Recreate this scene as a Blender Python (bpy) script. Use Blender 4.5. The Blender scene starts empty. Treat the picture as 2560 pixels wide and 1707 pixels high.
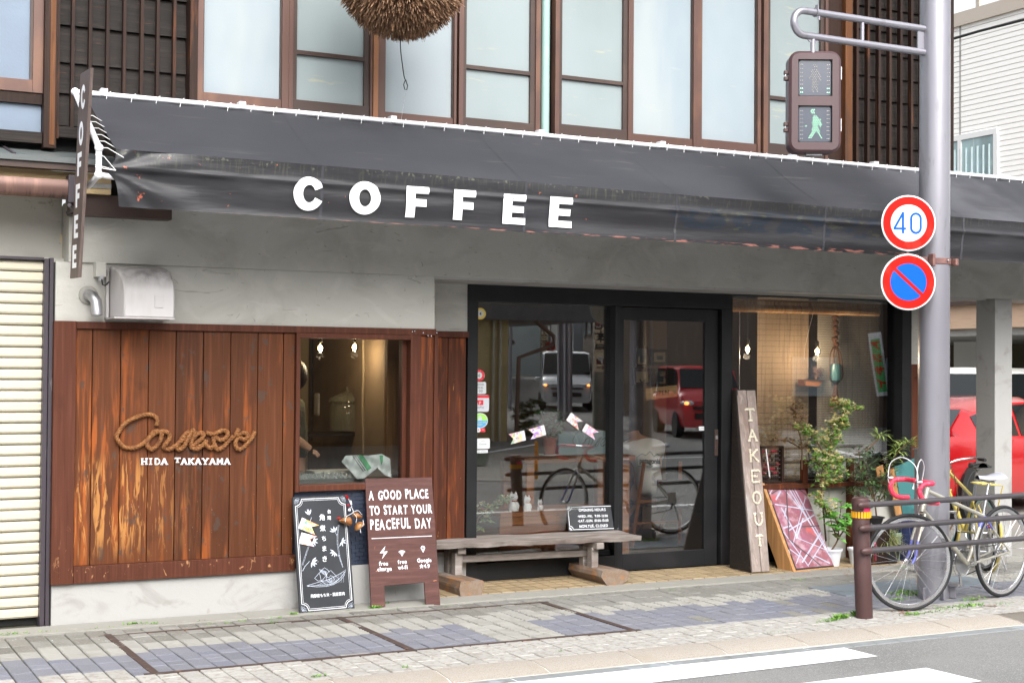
import bpy, math, random
import numpy as np
from mathutils import Vector, Matrix
R = math.radians
random.seed(7)
scene = bpy.context.scene
col = scene.collection
V = Vector

# ------------------------------------------------------------------ camera
YAW, PIT, ROL, FPX, CZ = R(27.273), R(1.0896), R(0.447), 3590.66, 1.65
_f = V((math.sin(YAW)*math.cos(PIT), math.cos(YAW)*math.cos(PIT), math.sin(PIT)))
_r0 = V((math.cos(YAW), -math.sin(YAW), 0)); _u0 = _r0.cross(_f)
_r = _r0*math.cos(ROL) + _u0*math.sin(ROL); _u = _u0*math.cos(ROL) - _r0*math.sin(ROL)
CAM = V((0, 0, CZ))
cd = bpy.data.cameras.new('camera'); cam = bpy.data.objects.new('camera', cd); col.objects.link(cam)
cam.matrix_world = Matrix(((_r.x, _u.x, -_f.x, 0), (_r.y, _u.y, -_f.y, 0), (_r.z, _u.z, -_f.z, CZ), (0, 0, 0, 1)))
cd.sensor_width = 36; cd.lens = FPX/2560*36; cd.clip_end = 2000; cd.clip_start = .05
scene.camera = cam
# ------------------------------------------------------------------ light
SUN_EL, SUN_AZ = R(42), R(188)          # azimuth clockwise from +Y
world = bpy.data.worlds.new("World"); scene.world = world; world.use_nodes = True
wn, wl = world.node_tree.nodes, world.node_tree.links
sky = wn.new('ShaderNodeTexSky'); sky.sky_type = 'NISHITA'; sky.sun_disc = False
sky.sun_elevation = SUN_EL; sky.sun_rotation = SUN_AZ; sky.dust_density = 6; sky.air_density = 1.2; sky.ozone_density = 2
hs = wn.new('ShaderNodeHueSaturation'); hs.inputs['Saturation'].default_value = .2
wl.new(sky.outputs[0], hs.inputs['Color']); wl.new(hs.outputs[0], wn['Background'].inputs[0])
wn['Background'].inputs[1].default_value = .15
sd = bpy.data.lights.new('sun', 'SUN'); sd.energy = .55; sd.angle = R(60); sd.color = (1, .98, .95)
so = bpy.data.objects.new('sun', sd); col.objects.link(so)
sv = V((math.sin(SUN_AZ)*math.cos(SUN_EL), math.cos(SUN_AZ)*math.cos(SUN_EL), math.sin(SUN_EL)))
so.rotation_euler = sv.to_track_quat('Z', 'Y').to_euler(); so.location = (0, -5, 12)
scene.view_settings.view_transform = 'Standard'; scene.view_settings.look = 'None'
scene.view_settings.exposure = 1.27; scene.view_settings.gamma = 1
scene.render.engine = 'CYCLES'
try:
    scene.cycles.max_bounces = 8; scene.cycles.transparent_max_bounces = 12; scene.cycles.glossy_bounces = 4
    scene.cycles.transmission_bounces = 4; scene.cycles.caustics_reflective = False; scene.cycles.caustics_refractive = False
    scene.cycles.sample_clamp_indirect = 4
except Exception: pass

# ------------------------------------------------------------------ measuring the photograph
def ray(x, y): return _f + _r*((x-1280)/FPX) - _u*((y-853.5)/FPX)
def at(x, y, Y): d = ray(x, y); return CAM + d*(Y/d.y)
def gz(x, y, z=0.): d = ray(x, y); return CAM + d*((z-CZ)/d.z)
def atd(x, y, D): d = ray(x, y); return CAM + d*D
GL = 10.02                                # street face of the cafe glass
def mir(p): return V((p.x, 2*GL-p.y, p.z))

# ------------------------------------------------------------------ mesh helpers
OFF = {}; SHIFT = {}
class MB:
    def __init__(s): s.v = []; s.f = []
    def add(s, vs, fs):
        n = len(s.v); s.v += [tuple(p) for p in vs]; s.f += [tuple(i+n for i in f) for f in fs]; return s
    def box(s, x0, x1, y0, y1, z0, z1):
        return s.add([(x0,y0,z0),(x1,y0,z0),(x1,y1,z0),(x0,y1,z0),(x0,y0,z1),(x1,y0,z1),(x1,y1,z1),(x0,y1,z1)],
                     [(0,3,2,1),(4,5,6,7),(0,1,5,4),(1,2,6,5),(2,3,7,6),(3,0,4,7)])
    def obox(s, o, a, b, c):              # corner o, edge vectors a, b, c (right handed)
        o, a, b, c = V(o), V(a), V(b), V(c)
        return s.add([o, o+a, o+a+b, o+b, o+c, o+a+c, o+a+b+c, o+b+c],
                     [(0,3,2,1),(4,5,6,7),(0,1,5,4),(1,2,6,5),(2,3,7,6),(3,0,4,7)])
    def beam(s, p, q, w, h, up=(0,0,1)):  # rectangular bar from p to q
        p, q = V(p), V(q); d = q-p; x = d.cross(V(up))
        if x.length < 1e-6: x = d.cross(V((1,0,0)))
        x.normalize(); y = x.cross(d).normalized()
        return s.obox(p-x*w/2-y*h/2, x*w, y*h, d) if (x.cross(y)).dot(d) > 0 else s.obox(p-x*w/2+y*h/2, x*w, -y*h, d)
    def tube(s, pts, r, n=8, closed=False, caps=True):
        pts = [V(p) for p in pts]; m = len(pts); rs = r if isinstance(r, (list, tuple)) else [r]*m
        vs = []; prev = None
        for i, p in enumerate(pts):
            if closed: t = pts[(i+1) % m]-pts[i-1]
            else: t = pts[min(i+1, m-1)]-pts[max(i-1, 0)]
            t.normalize()
            if prev is None:
                a = t.cross(V((0,0,1)));
                if a.length < .1: a = t.cross(V((1,0,0)))
            else: a = prev - t*prev.dot(t)
            a.normalize(); prev = a; b = t.cross(a)
            for k in range(n):
                w = 2*math.pi*k/n; vs.append(p + (a*math.cos(w)+b*math.sin(w))*rs[i])
        fs = []
        for i in range(m if closed else m-1):
            j = (i+1) % m
            for k in range(n): fs.append((i*n+k, i*n+(k+1) % n, j*n+(k+1) % n, j*n+k))
        if caps and not closed: fs += [tuple(range(n-1, -1, -1)), tuple((m-1)*n+k for k in range(n))]
        return s.add(vs, fs)
    def cyl(s, p, q, r, r2=None, n=16): return s.tube([p, q], [r, r if r2 is None else r2], n)
    def lathe(s, prof, c=(0,0,0), n=20, ax=(0,0,1)):   # prof (radius, height)
        ax = V(ax).normalized(); a = ax.cross(V((0,1,0)));
        if a.length < .1: a = ax.cross(V((1,0,0)))
        a.normalize(); b = ax.cross(a); c = V(c); vs = []; fs = []
        for r_, h in prof:
            for k in range(n):
                w = 2*math.pi*k/n; vs.append(c + ax*h + (a*math.cos(w)+b*math.sin(w))*r_)
        for i in range(len(prof)-1):
            for k in range(n): fs.append((i*n+k, i*n+(k+1) % n, (i+1)*n+(k+1) % n, (i+1)*n+k))
        if prof[0][0] > 1e-5: fs.append(tuple(range(n-1, -1, -1)))
        if prof[-1][0] > 1e-5: fs.append(tuple((len(prof)-1)*n+k for k in range(n)))
        return s.add(vs, fs)
    def torus(s, c, R_, r_, ax, n=40, m=8, a0=0, a1=2*math.pi):
        ax = V(ax).normalized(); a = ax.cross(V((0,0,1)));
        if a.length < .1: a = V((1,0,0))
        a.normalize(); b = ax.cross(a); c = V(c); full = abs(a1-a0-2*math.pi) < 1e-6
        k = n if full else n+1
        pts = [c+(a*math.cos(a0+(a1-a0)*i/n)+b*math.sin(a0+(a1-a0)*i/n))*R_ for i in range(k)]
        return s.tube(pts, r_, m, closed=full)
    def grid(s, fn, nu, nv):
        vs = [fn(i/nu, j/nv) for j in range(nv+1) for i in range(nu+1)]
        fs = [(j*(nu+1)+i, j*(nu+1)+i+1, (j+1)*(nu+1)+i+1, (j+1)*(nu+1)+i) for j in range(nv) for i in range(nu)]
        return s.add(vs, fs)
    def prism(s, poly, fn, d0, d1):       # poly 2d; fn(u,v,w)->3d
        n = len(poly); vs = [fn(u, v, d0) for u, v in poly]+[fn(u, v, d1) for u, v in poly]
        return s.add(vs, [tuple(range(n-1, -1, -1)), tuple(range(n, 2*n))]+[(i, (i+1) % n, n+(i+1) % n, n+i) for i in range(n)])
    def ico(s, c, r_, sc=(1,1,1), n=10, m=7):
        c = V(c); vs = [c+V((0,0,-r_*sc[2]))]; fs = []
        for j in range(1, m):
            ph = math.pi*j/m-math.pi/2
            for k in range(n):
                w = 2*math.pi*k/n; vs.append(c+V((r_*sc[0]*math.cos(ph)*math.cos(w), r_*sc[1]*math.cos(ph)*math.sin(w), r_*sc[2]*math.sin(ph))))
        vs.append(c+V((0,0,r_*sc[2]))); L = len(vs)-1
        for k in range(n):
            fs.append((0, 1+(k+1) % n, 1+k)); fs.append((L, L-n+k, L-n+(k+1) % n))
        for j in range(m-2):
            for k in range(n): a = 1+j*n; fs.append((a+k, a+(k+1) % n, a+n+(k+1) % n, a+n+k))
        return s.add(vs, fs)
    def mesh(s, name, off=V((0,0,0)), smooth=None):
        me = bpy.data.meshes.new(name)
        me.from_pydata([(p[0]-off.x, p[1]-off.y, p[2]-off.z) for p in s.v], [], s.f)
        if smooth:
            me.polygons.foreach_set('use_smooth', [True]*len(me.polygons)); me.set_sharp_from_angle(angle=smooth)
        me.update(); return me
    def build(s, name, m, parent=None, smooth=None, bevel=None, recalc=False):
        off = OFF.get(parent, V((0,0,0))) if parent else V((0,0,0))
        me = s.mesh(name, off, smooth); o = link(name, me, m, parent, bevel); SHIFT[o] = off; return o
def link(name, me, m, parent=None, bevel=None):
    o = bpy.data.objects.new(name, me); col.objects.link(o)
    if m is not None:
        if me.materials: o.material_slots[0].material = m
        else: me.materials.append(m)
    if parent: o.parent = parent; OFF[o] = OFF.get(parent, V((0,0,0)))
    if bevel:
        b = o.modifiers.new('bevel', 'BEVEL'); b.width = bevel; b.segments = 2; b.limit_method = 'ANGLE'; b.angle_limit = R(40)
    return o
def tag(o, label=None, cat=None, group=None, kind=None):
    if label: o['label'] = label
    if cat: o['category'] = cat
    if group: o['group'] = group
    if kind: o['kind'] = kind
    return o
def thing(name, loc, label, cat, group=None, rot=None):
    o = bpy.data.objects.new(name, None); col.objects.link(o); o.location = loc; o.empty_display_size = .1
    if rot is None: OFF[o] = V(loc)
    else: o.rotation_euler = rot; OFF[o] = V((0,0,0))
    return tag(o, label, cat, group)
def frame_m(o, ex, ez, lift=0.):          # local x right, y up, z towards the viewer
    ex = V(ex).normalized(); ez = V(ez); ez = (ez-ex*ez.dot(ex)).normalized(); n = ex.cross(ez); o = V(o)+n*lift
    return Matrix(((ex.x, ez.x, n.x, o.x), (ex.y, ez.y, n.y, o.y), (ex.z, ez.z, n.z, o.z), (0,0,0,1)))
def place(o, M_, parent=None):
    if parent: M_ = Matrix.Translation(-OFF.get(parent, V((0,0,0)))) @ M_
    if o in SHIFT: M_ = M_ @ Matrix.Translation(SHIFT[o])
    o.matrix_local = M_; return o
_tc = {}
def text_mesh(s, size=1., bold=0., ax='CENTER', xs=1., ext=0., sp=1., ls=1.):
    k = (s, size, bold, ax, xs, ext, sp, ls)
    if k in _tc: return _tc[k]
    c = bpy.data.curves.new('lettering', 'FONT'); c.body = s; c.size = size; c.offset = bold; c.extrude = ext
    c.align_x = ax; c.space_character = sp; c.space_line = ls; c.resolution_u = 3
    o = bpy.data.objects.new('t', c); me = bpy.data.meshes.new_from_object(o)
    if xs != 1: me.transform(Matrix.Diagonal((xs, 1, 1, 1)))
    me.materials.clear(); bpy.data.objects.remove(o); me.name = 'lettering'; _tc[k] = me; return me
class Flat:                               # flat drawings in a local plane, z = height above it
    def __init__(s): s.m = MB()
    def line(s, pts, w, closed=False, z=0.):
        pts = [V((p[0], p[1], 0)) for p in pts]; n = len(pts); L = []; Rr = []
        for i, p in enumerate(pts):
            if closed: a = pts[i-1]; b = pts[(i+1) % n]
            else: a = pts[max(i-1, 0)]; b = pts[min(i+1, n-1)]
            t = (b-a); t = t.normalized() if t.length > 1e-9 else V((1,0,0)); q = V((-t.y, t.x, 0))*w/2
            L.append(p+q+V((0,0,z))); Rr.append(p-q+V((0,0,z)))
        fs = [(i, n+i, n+(i+1) % n, (i+1) % n) for i in range(n if closed else n-1)]
        s.m.add(L+Rr, fs); return s
    def poly(s, pts, z=0.): s.m.add([(p[0], p[1], z) for p in pts], [tuple(range(len(pts)))]); return s
    def disc(s, c, r_, z=0., n=28, ry=None): return s.poly([(c[0]+r_*math.cos(2*math.pi*k/n), c[1]+(ry or r_)*math.sin(2*math.pi*k/n)) for k in range(n)], z)
    def ring(s, c, r0, r1, z=0., n=32):
        a = [(c[0]+r0*math.cos(2*math.pi*k/n), c[1]+r0*math.sin(2*math.pi*k/n), z) for k in range(n)]
        b = [(c[0]+r1*math.cos(2*math.pi*k/n), c[1]+r1*math.sin(2*math.pi*k/n), z) for k in range(n)]
        s.m.add(a+b, [(k, (k+1) % n, n+(k+1) % n, n+k) for k in range(n)]); return s
    def text(s, t, x, y, size, bold=0., al='CENTER', xs=1., rot=0., z=0., sp=1., jit=0.):
        if jit:                            # hand painted letters, each a little off
            adv = [text_mesh(ch, size, bold, 'LEFT', xs) if ch != ' ' else None for ch in t]
            ws = [(max([v.co.x for v in m_.vertices]) if m_ and len(m_.vertices) else size*.2) for m_ in adv]
            gap = size*.09*sp; tot = sum(ws)+gap*(len(t)-1); cx = x-tot/2 if al == 'CENTER' else x
            for m_, w in zip(adv, ws):
                if m_:
                    a = random.uniform(-1, 1)*jit; dy = random.uniform(-.03, .03)*size; k = 1+random.uniform(-.05, .05)
                    s._put(m_, Matrix.Translation((cx, y+dy+0*x, z)) @ Matrix.Rotation(a, 4, 'Z') @ Matrix.Diagonal((k, k, 1, 1)))
                cx += w+gap
            return s
        s._put(text_mesh(t, size, bold, al, xs, 0, sp), Matrix.Translation((x, y, z)) @ Matrix.Rotation(rot, 4, 'Z')); return s
    def _put(s, me, M_):
        s.m.add([M_ @ v.co for v in me.vertices], [tuple(p.vertices) for p in me.polygons])
    def build(s, name, m, parent, M_):
        o = link(name, s.m.mesh(name), m, parent); return place(o, M_, parent)
def arc(cx, cy, rx, ry, a0, a1, n=16): return [(cx+rx*math.cos(R(a0+(a1-a0)*i/n)), cy+ry*math.sin(R(a0+(a1-a0)*i/n))) for i in range(n+1)]
def copy_tree(o, parent=None):
    c = o.copy(); col.objects.link(c); c.parent = parent
    for ch in o.children: copy_tree(ch, c)
    return c

# ------------------------------------------------------------------ materials
def mat(name, base, rough=.6, metal=0., layers=(), bump=(), coord='world', spec=.5, rnd=0., coat=0., emit=None, alpha=1., rl=None):
    m = bpy.data.materials.new(name); m.use_nodes = True; nt = m.node_tree; N = nt.nodes; L = nt.links; b = N['Principled BSDF']
    b.inputs['Roughness'].default_value = rough; b.inputs['Metallic'].default_value = metal
    b.inputs['Specular IOR Level'].default_value = spec; b.inputs['Coat Weight'].default_value = coat; b.inputs['Coat Roughness'].default_value = .08
    b.inputs['Alpha'].default_value = alpha
    base = tuple(base)+(1,); src = None
    if coord == 'world': g = N.new('ShaderNodeNewGeometry'); pos = g.outputs['Position']
    else: g = N.new('ShaderNodeTexCoord'); pos = g.outputs['Object']
    if rnd or layers or bump: oi = N.new('ShaderNodeObjectInfo')
    off = N.new('ShaderNodeVectorMath'); off.operation = 'MULTIPLY_ADD'; L.new(pos, off.inputs[0]); off.inputs[1].default_value = (1,1,1)
    if rnd:
        sc_ = N.new('ShaderNodeVectorMath'); sc_.operation = 'SCALE'; cx = N.new('ShaderNodeCombineXYZ')
        for i in range(3): L.new(oi.outputs['Random'], cx.inputs[i])
        L.new(cx.outputs[0], sc_.inputs[0]); sc_.inputs['Scale'].default_value = 37.; L.new(sc_.outputs[0], off.inputs[2])
    pos2 = off.outputs[0]
    def noise(scale, detail=4., rg=.55, dist=0.):
        mp = N.new('ShaderNodeMapping'); L.new(pos2, mp.inputs['Vector']); mp.inputs['Scale'].default_value = scale if hasattr(scale, '__len__') else (scale,)*3
        n = N.new('ShaderNodeTexNoise'); n.inputs['Scale'].default_value = 1.; n.inputs['Detail'].default_value = detail
        n.inputs['Roughness'].default_value = rg; n.inputs['Distortion'].default_value = dist; L.new(mp.outputs[0], n.inputs['Vector']); return n.outputs['Fac']
    rgb = N.new('ShaderNodeRGB'); rgb.outputs[0].default_value = base; src = rgb.outputs[0]
    if rnd:
        h = N.new('ShaderNodeHueSaturation'); L.new(src, h.inputs['Color']); mr = N.new('ShaderNodeMapRange')
        L.new(oi.outputs['Random'], mr.inputs[0]); mr.inputs[3].default_value = 1-rnd; mr.inputs[4].default_value = 1+rnd
        L.new(mr.outputs[0], h.inputs['Value']); src = h.outputs[0]
    for ly in layers:
        c_, scale, lo, hi, amt = ly[:5]; kw = ly[5] if len(ly) > 5 else {}
        f_ = noise(scale, kw.get('d', 4.), kw.get('r', .55), kw.get('w', 0.))
        mr = N.new('ShaderNodeMapRange'); mr.interpolation_type = 'SMOOTHSTEP'; L.new(f_, mr.inputs[0]); mr.inputs[1].default_value = lo; mr.inputs[2].default_value = hi
        mr.inputs[4].default_value = amt; fac = mr.outputs[0]
        for ax_, a, bb in kw.get('reg', ()):          # where along an axis the layer lives: 0 at a, full at bb
            sx = N.new('ShaderNodeSeparateXYZ'); L.new(pos, sx.inputs[0]); m2 = N.new('ShaderNodeMapRange'); m2.interpolation_type = 'SMOOTHSTEP'
            s_ = sx.outputs['XYZ'.index(ax_)]
            if a > bb:
                ng = N.new('ShaderNodeMath'); ng.operation = 'MULTIPLY'; ng.inputs[1].default_value = -1; L.new(s_, ng.inputs[0]); s_ = ng.outputs[0]; a, bb = -a, -bb
            L.new(s_, m2.inputs[0]); m2.inputs[1].default_value = a; m2.inputs[2].default_value = bb
            mu = N.new('ShaderNodeMath'); mu.operation = 'MULTIPLY'; L.new(fac, mu.inputs[0]); L.new(m2.outputs[0], mu.inputs[1]); fac = mu.outputs[0]
        mx = N.new('ShaderNodeMix'); mx.data_type = 'RGBA'; L.new(fac, mx.inputs[0]); L.new(src, mx.inputs[6]); mx.inputs[7].default_value = tuple(c_)+(1,); src = mx.outputs[2]
    L.new(src, b.inputs['Base Color'])
    if rl:
        f_ = noise(rl[0]); mr = N.new('ShaderNodeMapRange'); L.new(f_, mr.inputs[0]); mr.inputs[1].default_value = .3; mr.inputs[2].default_value = .7
        mr.inputs[3].default_value = rl[1]; mr.inputs[4].default_value = rl[2]; L.new(mr.outputs[0], b.inputs['Roughness'])
    prev = None
    for sc, st, *di in bump:
        bn = N.new('ShaderNodeBump'); bn.inputs['Strength'].default_value = 1.; bn.inputs['Distance'].default_value = st
        L.new(noise(sc, di[0] if di else 5., .6), bn.inputs['Height'])
        if prev: L.new(prev, bn.inputs['Normal'])
        prev = bn.outputs[0]
    if prev: L.new(prev, b.inputs['Normal'])
    if emit: b.inputs['Emission Color'].default_value = tuple(emit[:3])+(1,); b.inputs['Emission Strength'].default_value = emit[3]
    return m
def glass(name, tint=(1,1,1), refl=.12, rough=.0, wav=0.):
    m = bpy.data.materials.new(name); m.use_nodes = True; N = m.node_tree.nodes; L = m.node_tree.links; N.clear()
    o = N.new('ShaderNodeOutputMaterial'); t = N.new('ShaderNodeBsdfTransparent'); t.inputs[0].default_value = tuple(tint)+(1,)
    g = N.new('ShaderNodeBsdfGlossy'); g.inputs['Roughness'].default_value = rough; mx = N.new('ShaderNodeMixShader')
    lw = N.new('ShaderNodeFresnel'); lw.inputs[0].default_value = 1.5
    mr = N.new('ShaderNodeMapRange'); L.new(lw.outputs[0], mr.inputs[0]); mr.inputs[1].default_value = .04; mr.inputs[2].default_value = 1.; mr.inputs[3].default_value = refl; mr.inputs[4].default_value = 1.
    L.new(mr.outputs[0], mx.inputs[0]); L.new(t.outputs[0], mx.inputs[1]); L.new(g.outputs[0], mx.inputs[2]); L.new(mx.outputs[0], o.inputs[0])
    if wav:
        bn = N.new('ShaderNodeBump'); bn.inputs['Distance'].default_value = wav; ns = N.new('ShaderNodeTexNoise'); ns.inputs['Scale'].default_value = 1.1; ns.inputs['Detail'].default_value = 1
        ge = N.new('ShaderNodeNewGeometry'); L.new(ge.outputs['Position'], ns.inputs['Vector']); L.new(ns.outputs[0], bn.inputs['Height']); L.new(bn.outputs[0], g.inputs['Normal'])
    return m
def bulbmat(name, c, s):
    m = bpy.data.materials.new(name); m.use_nodes = True; b = m.node_tree.nodes['Principled BSDF']
    b.inputs['Base Color'].default_value = (1,.9,.7,1); b.inputs['Emission Color'].default_value = tuple(c)+(1,); b.inputs['Emission Strength'].default_value = s; return m

ORG, ORL = (.36, .090, .015), (.50, .23, .065)
M = {}
def wood(name, base, var=.18, axis=2, extra=(), rough=.62, gr=1., bump=.0012):
    s1 = [42*gr]*3; s1[axis] = 1.6*gr; s2 = [110*gr]*3; s2[axis] = 3.*gr
    d = tuple(c*.45 for c in base); l = tuple(min(1, c*1.7+.01) for c in base)
    return mat(name, base, rough, layers=[(l, tuple(s1), .45, .75, .6), (d, tuple(s2), .5, .8, .6), (d, (3.1, 3.1, 2.2), .6, .78, .5, {'w': .6})]+list(extra), bump=[(tuple(s2), bump)], rnd=var, spec=.25)
M['plank'] = wood('stained_plank', (.084, .0245, .0066), .3, extra=[
    (ORG, (16, 16, 1.3), .54, .74, .6, {'w': .3}),
    (ORG, (30, 30, 1.8), .49, .64, .75, {'w': .5, 'reg': [('X', 2.35, 1.75), ('Z', .32, .6), ('Z', 1.9, 1.2)]}),
    (ORL, (40, 40, 4.5), .52, .62, .7, {'w': .8, 'reg': [('X', 2.6, 2.0), ('Z', .35, .6), ('Z', 1.12, .92)]}),
    ((.06, .04, .03), (14, 14, 9), .62, .7, .7, {'d': 2}), ((.34, .26, .2), (60, 60, 40), .68, .74, .6, {'reg': [('Z', 1.2, .5)]})])
M['trimwood'] = wood('stained_trim', (.075, .021, .0095), .1, extra=[((.42, .22, .1), (26, 26, 14), .62, .7, .8, {'w': 1., 'reg': [('Z', .7, .3)]})])
M['plank2'] = wood('stained_plank_plain', (.078, .021, .008), .22, extra=[(ORG, (22, 22, 1.6), .52, .72, .55, {'w': .4}), (ORL, (30, 30, 8), .7, .76, .6)])
M['plaster'] = mat('grey_plaster', (.45, .44, .405), .9, layers=[
    ((.30, .285, .25), (1.3, 1.3, 2.1), .42, .7, .55, {'w': 1.6}), ((.50, .49, .455), (2.6, 2.6, 3.4), .52, .7, .6, {'w': 2.2}),
    ((.20, .18, .13), (7, 7, 9), .66, .73, .5, {'w': 3.}), ((.17, .15, .11), (3, 3, 14), .67, .72, .45, {'w': 2.5})], bump=[(5., .006), (60., .0008)])
M['plinth'] = mat('pale_plaster', (.37, .365, .355), .88, layers=[((.265, .255, .235), (2.6, 2.6, 4), .5, .66, .75, {'w': 1.2}), ((.24, .22, .17), (14, 14, 6), .68, .76, .5)], bump=[(8., .004), (90., .0007)])
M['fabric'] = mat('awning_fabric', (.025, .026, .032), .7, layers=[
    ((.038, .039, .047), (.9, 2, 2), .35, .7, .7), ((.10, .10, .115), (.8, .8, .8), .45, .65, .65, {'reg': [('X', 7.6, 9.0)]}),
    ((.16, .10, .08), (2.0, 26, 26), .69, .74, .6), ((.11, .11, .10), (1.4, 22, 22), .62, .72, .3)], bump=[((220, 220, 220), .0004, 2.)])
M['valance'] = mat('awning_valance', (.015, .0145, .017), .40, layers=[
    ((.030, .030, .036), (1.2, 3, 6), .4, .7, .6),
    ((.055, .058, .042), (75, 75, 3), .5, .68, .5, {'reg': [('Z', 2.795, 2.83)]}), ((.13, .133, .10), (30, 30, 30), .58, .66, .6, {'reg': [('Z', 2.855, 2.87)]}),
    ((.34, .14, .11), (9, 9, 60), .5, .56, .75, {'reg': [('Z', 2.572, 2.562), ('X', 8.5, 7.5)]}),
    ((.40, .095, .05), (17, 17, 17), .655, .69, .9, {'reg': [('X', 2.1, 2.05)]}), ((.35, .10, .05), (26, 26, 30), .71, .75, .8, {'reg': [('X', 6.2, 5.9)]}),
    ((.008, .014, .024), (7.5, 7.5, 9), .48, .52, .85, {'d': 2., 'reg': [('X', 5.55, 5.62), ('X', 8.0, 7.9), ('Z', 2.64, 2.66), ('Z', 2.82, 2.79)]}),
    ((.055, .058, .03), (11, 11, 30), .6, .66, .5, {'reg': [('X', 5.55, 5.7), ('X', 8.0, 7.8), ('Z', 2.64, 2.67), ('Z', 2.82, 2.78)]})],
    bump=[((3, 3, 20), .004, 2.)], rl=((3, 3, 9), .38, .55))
M['whitepaint'] = mat('white_pipe_paint', (.78, .79, .82), .35, layers=[((.5, .26, .14), (30, 30, 30), .7, .74, .7)])
M['letter'] = mat('white_lettering', (.88, .89, .92), .4)
M['wpaint'] = mat('white_brush_paint', (.80, .82, .86), .7, layers=[((.55, .56, .6), (60, 60, 60), .58, .7, .7)])
M['chalk'] = mat('chalk_line', (.62, .68, .80), .85, layers=[((.32, .36, .42), (70, 70, 70), .5, .72, .75)])
M['blackframe'] = mat('black_frame_paint', (.009, .0095, .011), .5, spec=.3, layers=[((.018, .0175, .019), (4, 4, 4), .4, .7, .6)], bump=[((60, 60, 60), .0002)])
M['alu'] = mat('bronze_aluminium', (.112, .06, .048), .42, metal=.25, layers=[((.24, .12, .07), (3, 3, 1.2), .5, .68, .5), ((.09, .05, .04), (5, 5, 2), .55, .7, .5)])
M['alud'] = mat('dark_bronze_aluminium', (.060, .038, .032), .45, metal=.2, layers=[((.10, .065, .05), (3, 3, 3), .5, .68, .5)])
M['frost'] = mat('frosted_glass', (.33, .375, .40), .35, spec=.12, layers=[((.26, .315, .355), (.7, .8, .5), .4, .65, .8), ((.40, .42, .41), (1.5, 1.5, .35), .5, .68, .5), ((.42, .42, .37), (2, 2, 9), .66, .74, .35)], bump=[((45, 45, 45), .0005)])
M['frostd'] = mat('screened_frosted_glass', (.29, .335, .345), .3, spec=.15, layers=[((.21, .25, .25), (.7, .8, .5), .35, .7, .7), ((.45, .42, .27), (2.5, 2.5, 13), .64, .72, .4)], bump=[((45, 45, 45), .0004)])
M['frostg'] = mat('grey_frosted_glass', (.20, .25, .32), .3, spec=.2, layers=[((.18, .22, .28), (1.5, 1.5, 2.6), .4, .66, .8), ((.04, .12, .6), (9, 9, 5), .66, .7, .6, {'reg': [('Z', 3.7, 3.6)]})], bump=[((60, 60, 60), .001)])
M['darkwood'] = wood('weathered_dark_wood', (.017, .013, .011), .25, axis=0, extra=[((.04, .026, .019), (4, 4, 40), .55, .7, .6), ((.12, .045, .02), (5, 5, 50), .68, .74, .6)], bump=.002)
M['darkvert'] = wood('dark_batten_wood', (.026, .012, .008), .4, extra=[((.12, .04, .014), (14, 14, 1.5), .58, .7, .7)])
M['orangepost'] = wood('oiled_post_wood', (.13, .05, .018), .1, extra=[((.06, .03, .02), (5, 5, 1.2), .5, .7, .8)])
M['shutter'] = mat('cream_shutter', (.56, .515, .40), .5, layers=[((.40, .36, .27), (1.5, 1.5, 60), .56, .7, .5), ((.30, .17, .08), (50, 50, 50), .66, .72, .8, {'reg': [('Z', .18, .1), ('X', 1.2, 1.5)]})])
M['sframe'] = mat('dark_shutter_frame', (.045, .036, .045), .45, layers=[((.14, .13, .13), (20, 20, 5), .62, .7, .6)])
M['ventbox'] = mat('ivory_vent_cover', (.52, .50, .50), .45, layers=[((.13, .11, .10), (20, 20, 3), .3, .7, .75, {'reg': [('Z', 2.1, 2.28)]}), ((.38, .36, .33), (5, 5, 2), .5, .7, .5)])  # streaky dark tone grows stronger towards the top of the hood
M['steel'] = mat('galvanised_steel', (.42, .42, .44), .38, metal=.85, layers=[((.3, .3, .3), (8, 8, 8), .5, .7, .5)])
M['polep'] = mat('grey_pole_paint', (.34, .335, .375), .30, metal=.55, layers=[((.27, .26, .30), (1.2, 1.2, .6), .4, .7, .6), ((.24, .235, .25), (14, 14, 3), .6, .7, .6), ((.14, .13, .14), (40, 40, 22), .74, .78, .7)], bump=[((9, 9, 3), .0012)])
M['brownp'] = mat('brown_post_paint', (.064, .030, .029), .45, layers=[((.10, .052, .05), (6, 6, 2), .5, .7, .55), ((.04, .02, .02), (12, 12, 9), .6, .7, .5)])
M['railp'] = mat('dark_rail_paint', (.050, .045, .050), .4, layers=[((.17, .16, .15), (40, 40, 40), .7, .74, .6), ((.075, .065, .07), (3, 12, 12), .45, .7, .7)])
M['signalp'] = mat('signal_brown_paint', (.072, .038, .042), .42, layers=[((.10, .056, .062), (4, 4, 2), .5, .7, .4)])
M['red'] = mat('sign_red', (.48, .008, .004), .5, spec=.12, layers=[((.38, .03, .02), (9, 9, 5), .55, .7, .6)]); M['blue'] = mat('sign_blue', (.002, .095, .55), .5, spec=.12, layers=[((.02, .11, .42), (9, 9, 5), .55, .7, .6)])
M['signw'] = mat('sign_white', (.66, .68, .69), .45, layers=[((.5, .5, .47), (7, 7, 4), .56, .72, .6)])
M['tile'] = mat('yellow_floor_tile', (.33, .25, .15), .5, rnd=.14, layers=[((.30, .20, .10), (9, 9, 9), .5, .7, .5)])
M['conc'] = mat('concrete', (.28, .272, .245), .9, layers=[((.25, .24, .21), (4, 4, 4), .5, .68, .6), ((.36, .355, .33), (9, 9, 9), .6, .72, .5), ((.10, .10, .07), (25, 3, 9), .7, .76, .5)], bump=[(40., .002)])
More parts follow.
